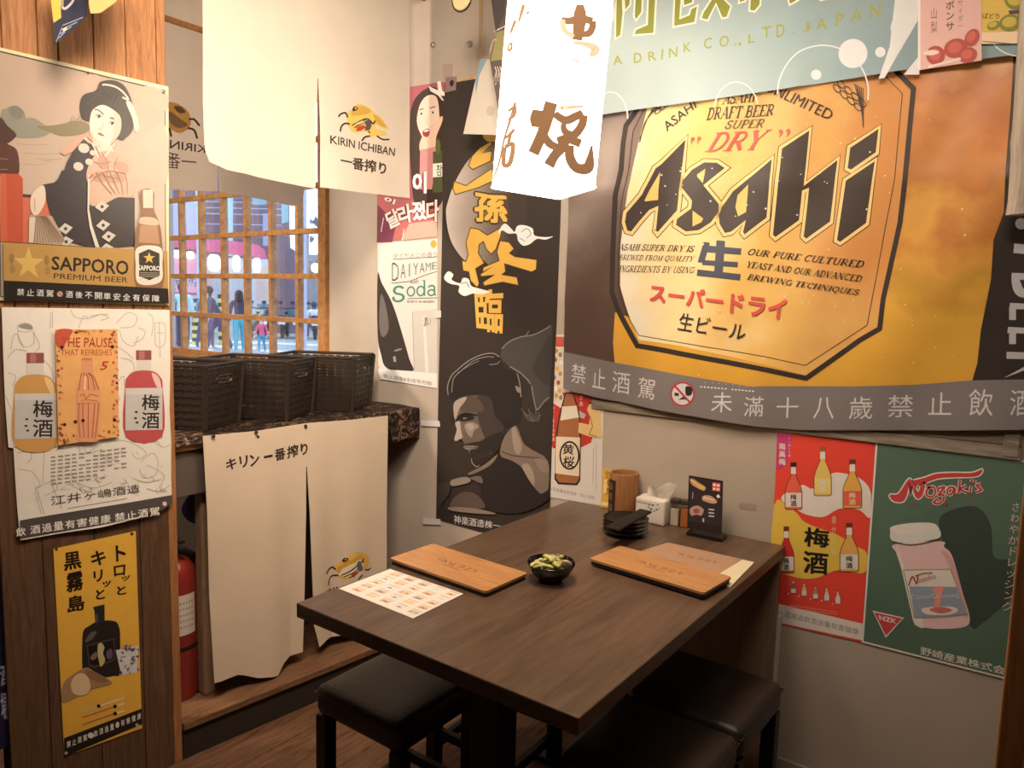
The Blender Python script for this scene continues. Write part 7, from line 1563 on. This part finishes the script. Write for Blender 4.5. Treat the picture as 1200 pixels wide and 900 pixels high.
bmesh.ops.recalc_face_normals(bm, faces=bm.faces); bmesh.ops.bevel(bm, geom=bm.edges[:], offset=.002, segments=2, profile=.5, affect='EDGES')
obj('base', bm, M((.014, .012, .012), rough=.2, spec=.5, name='black_acrylic'), t)

# ================================================================== HANGING BITS AND POSTS
# navy and yellow paper flag by the planks
s = Sheet(PB(-1.97), [(54, -40), (112, -50), (105, 0), (103, 18), (90, 32), (61, 53.5), (60, 28), (57, 2)], '#2b2a35', thick=.0006, k=.9)
s.poly([(54, -40), (66, -42), (69, 22), (60, 28), (57, 2)], '#c99a3f'); s.line(sm([(68, -2), (71, 10), (76, 10), (84, 2), (88, -8)], False), 3, '#a89a98'); s.poly([(68, -40), (74, -40), (72, 8), (69, 10)], '#8a7a4a')
for k in range(4): s.line([(66+k*1.5, 46-k*5), (74+k*8, 38-k*6)], 1.1, '#8d8a92')
s.line([(63, 50), (70, 33)], .8, '#8d8a92'); s.poly([(71, 35), (76, 32), (76, 36), (71, 38)], '#c9b88a')
s.build('paper_flag', 'navy and yellow printed paper flag hanging before the cedar planks', 'flag', disp=lambda a, b: .012*math.sin(28*a+4), grid=.02, smooth=True)
s = Sheet(PB(-1.93), [(104, -60), (150, -60), (136, 2), (118, 15), (106, 16), (104, 4)], '#c79a5c', thick=.0006)
s.build('paper_flag', 'tan paper flag peeking in beside the navy one', 'flag')
# flags hanging behind the lantern
s = Sheet(PA(-.14), [(566, -70), (600, -70), (640, 60), (640, 150), (589, 157), (574, 70), (582, 38)], '#5d4c42', thick=.0006)
s.poly([(582, 38), (640, 18), (640, 62), (575, 72)], '#8f8052'); s.line([(579, 37), (600, 27), (620, 18)], 1.2, '#d9c4a8'); s.poly([(567, -70), (600, -70), (590, 20), (581, 38)], '#4a3f3c'); s.line(sm([(574, 62), (578, 48), (582, 47)], False), 1.0, '#c9b48c')
for k in range(4): s.line(sm([(580+k*3, 78), (582+k*3, 84), (581+k*3, 90)], False), .9, '#d9c4a8')
s.text('小吉', [(578, 86), (590, 84), (590, 98), (579, 100)], '#c9b8a4', bold=.0)
s.build('hanging_banner', 'brown and olive printed banner partly hidden behind the lantern', 'banner', hz=.0)
s = Sheet(PA(-.10), [(563, 69), (578, 70), (640, 90), (640, 160), (543, 157), (557, 95)], '#c4b19c', thick=.0006)
s.poly([(563, 69), (571, 70), (562, 88), (558, 110), (557, 95)], '#7d8d90'); s.poly(el(575, 130, 5, 6), '#b39f8b')
s.build('hanging_banner', 'pale sheet with a blue grey edge below the olive banner', 'banner')
s = Sheet(PA(-.012), [(562, -60), (566, -60), (564, 68), (561, 68)], '#a8835c'); s.build('wall_batten', 'thin wooden batten running up the wall beside the hanging flags', 'batten')
bm = B(); c = onA(541.5, -2, -.30); t = thing('round_ornament', 'small round cream ornament with a dark rim hanging above the metal bolts', 'ornament', c)
lathe(bm, [(.003, -.006), (.036, -.006), (.040, 0), (.036, .006), (.003, .006)], seg=24); bmesh.ops.rotate(bm, verts=bm.verts, matrix=Matrix.Rotation(math.pi/2, 3, 'X') @ Matrix.Rotation(0, 3, 'Z'))
obj('disc', bm, M(U('#cdb27c'), name='cream_paint'), t, True)
bm = B(); tube(bm, [(.041*math.cos(q*math.pi/12), 0, .041*math.sin(q*math.pi/12)) for q in range(24)], .0035, 6, closed=True); obj('rim', bm, m_dark, t, True)
bm = B(); sph(bm, (-.006, -.010, .022), .013); obj('stud', bm, m_dark, t, True)
bm = B(); tube(bm, [(0, 0, .042), (0, 0, 2.779-c.z)], .0025, 6); obj('cord', bm, m_blk, t)
# bamboo poles hanging at the banner's end
m_pole = WOOD((.36, .31, .26), (.62, .55, .47), (14, 14, 1), rough=.45, name='weathered_bamboo')
for (px0, px1), y, r, lab in (((1194, 1206), -.10, .024, 'weathered bamboo pole hanging over the end of the beer banner'), ((1217, 1228), -.072, .018, 'weathered bamboo pole behind the thicker one')):
    p0, p1 = onA(px0, 252, y), onA(px1, 60, y); p2 = p0+(p1-p0)*((2.775-p0.z)/(p1.z-p0.z)); bm = B(); pts, rr_l = [], []
    for i in range(33):
        u = i/32; pts.append(p0.lerp(p2, u)-p0); nd = min(abs((u*6.2) % 1), 1-abs((u*6.2) % 1)); rr_l.append(r*(1+.13*math.exp(-(nd/.05)**2)))
    tube(bm, pts, rr_l, 18); tag(obj('bamboo_pole', bm, m_pole, None, True, p0), lab, 'pole')
# door post near the viewer
bm = B(); bx(bm, -.021, .012, -1.03, -.985, 0, 2.779, bev=.003); struct('trim_5', bm, WOOD((.52, .25, .095), (.74, .40, .17), (12, 12, .8), rough=.5, name='door_post_wood'))
bm = B(); bx(bm, .013, .075, -1.02, -.975, 0, 2.779, bev=.003); struct('trim_6', bm, m_dkwood)
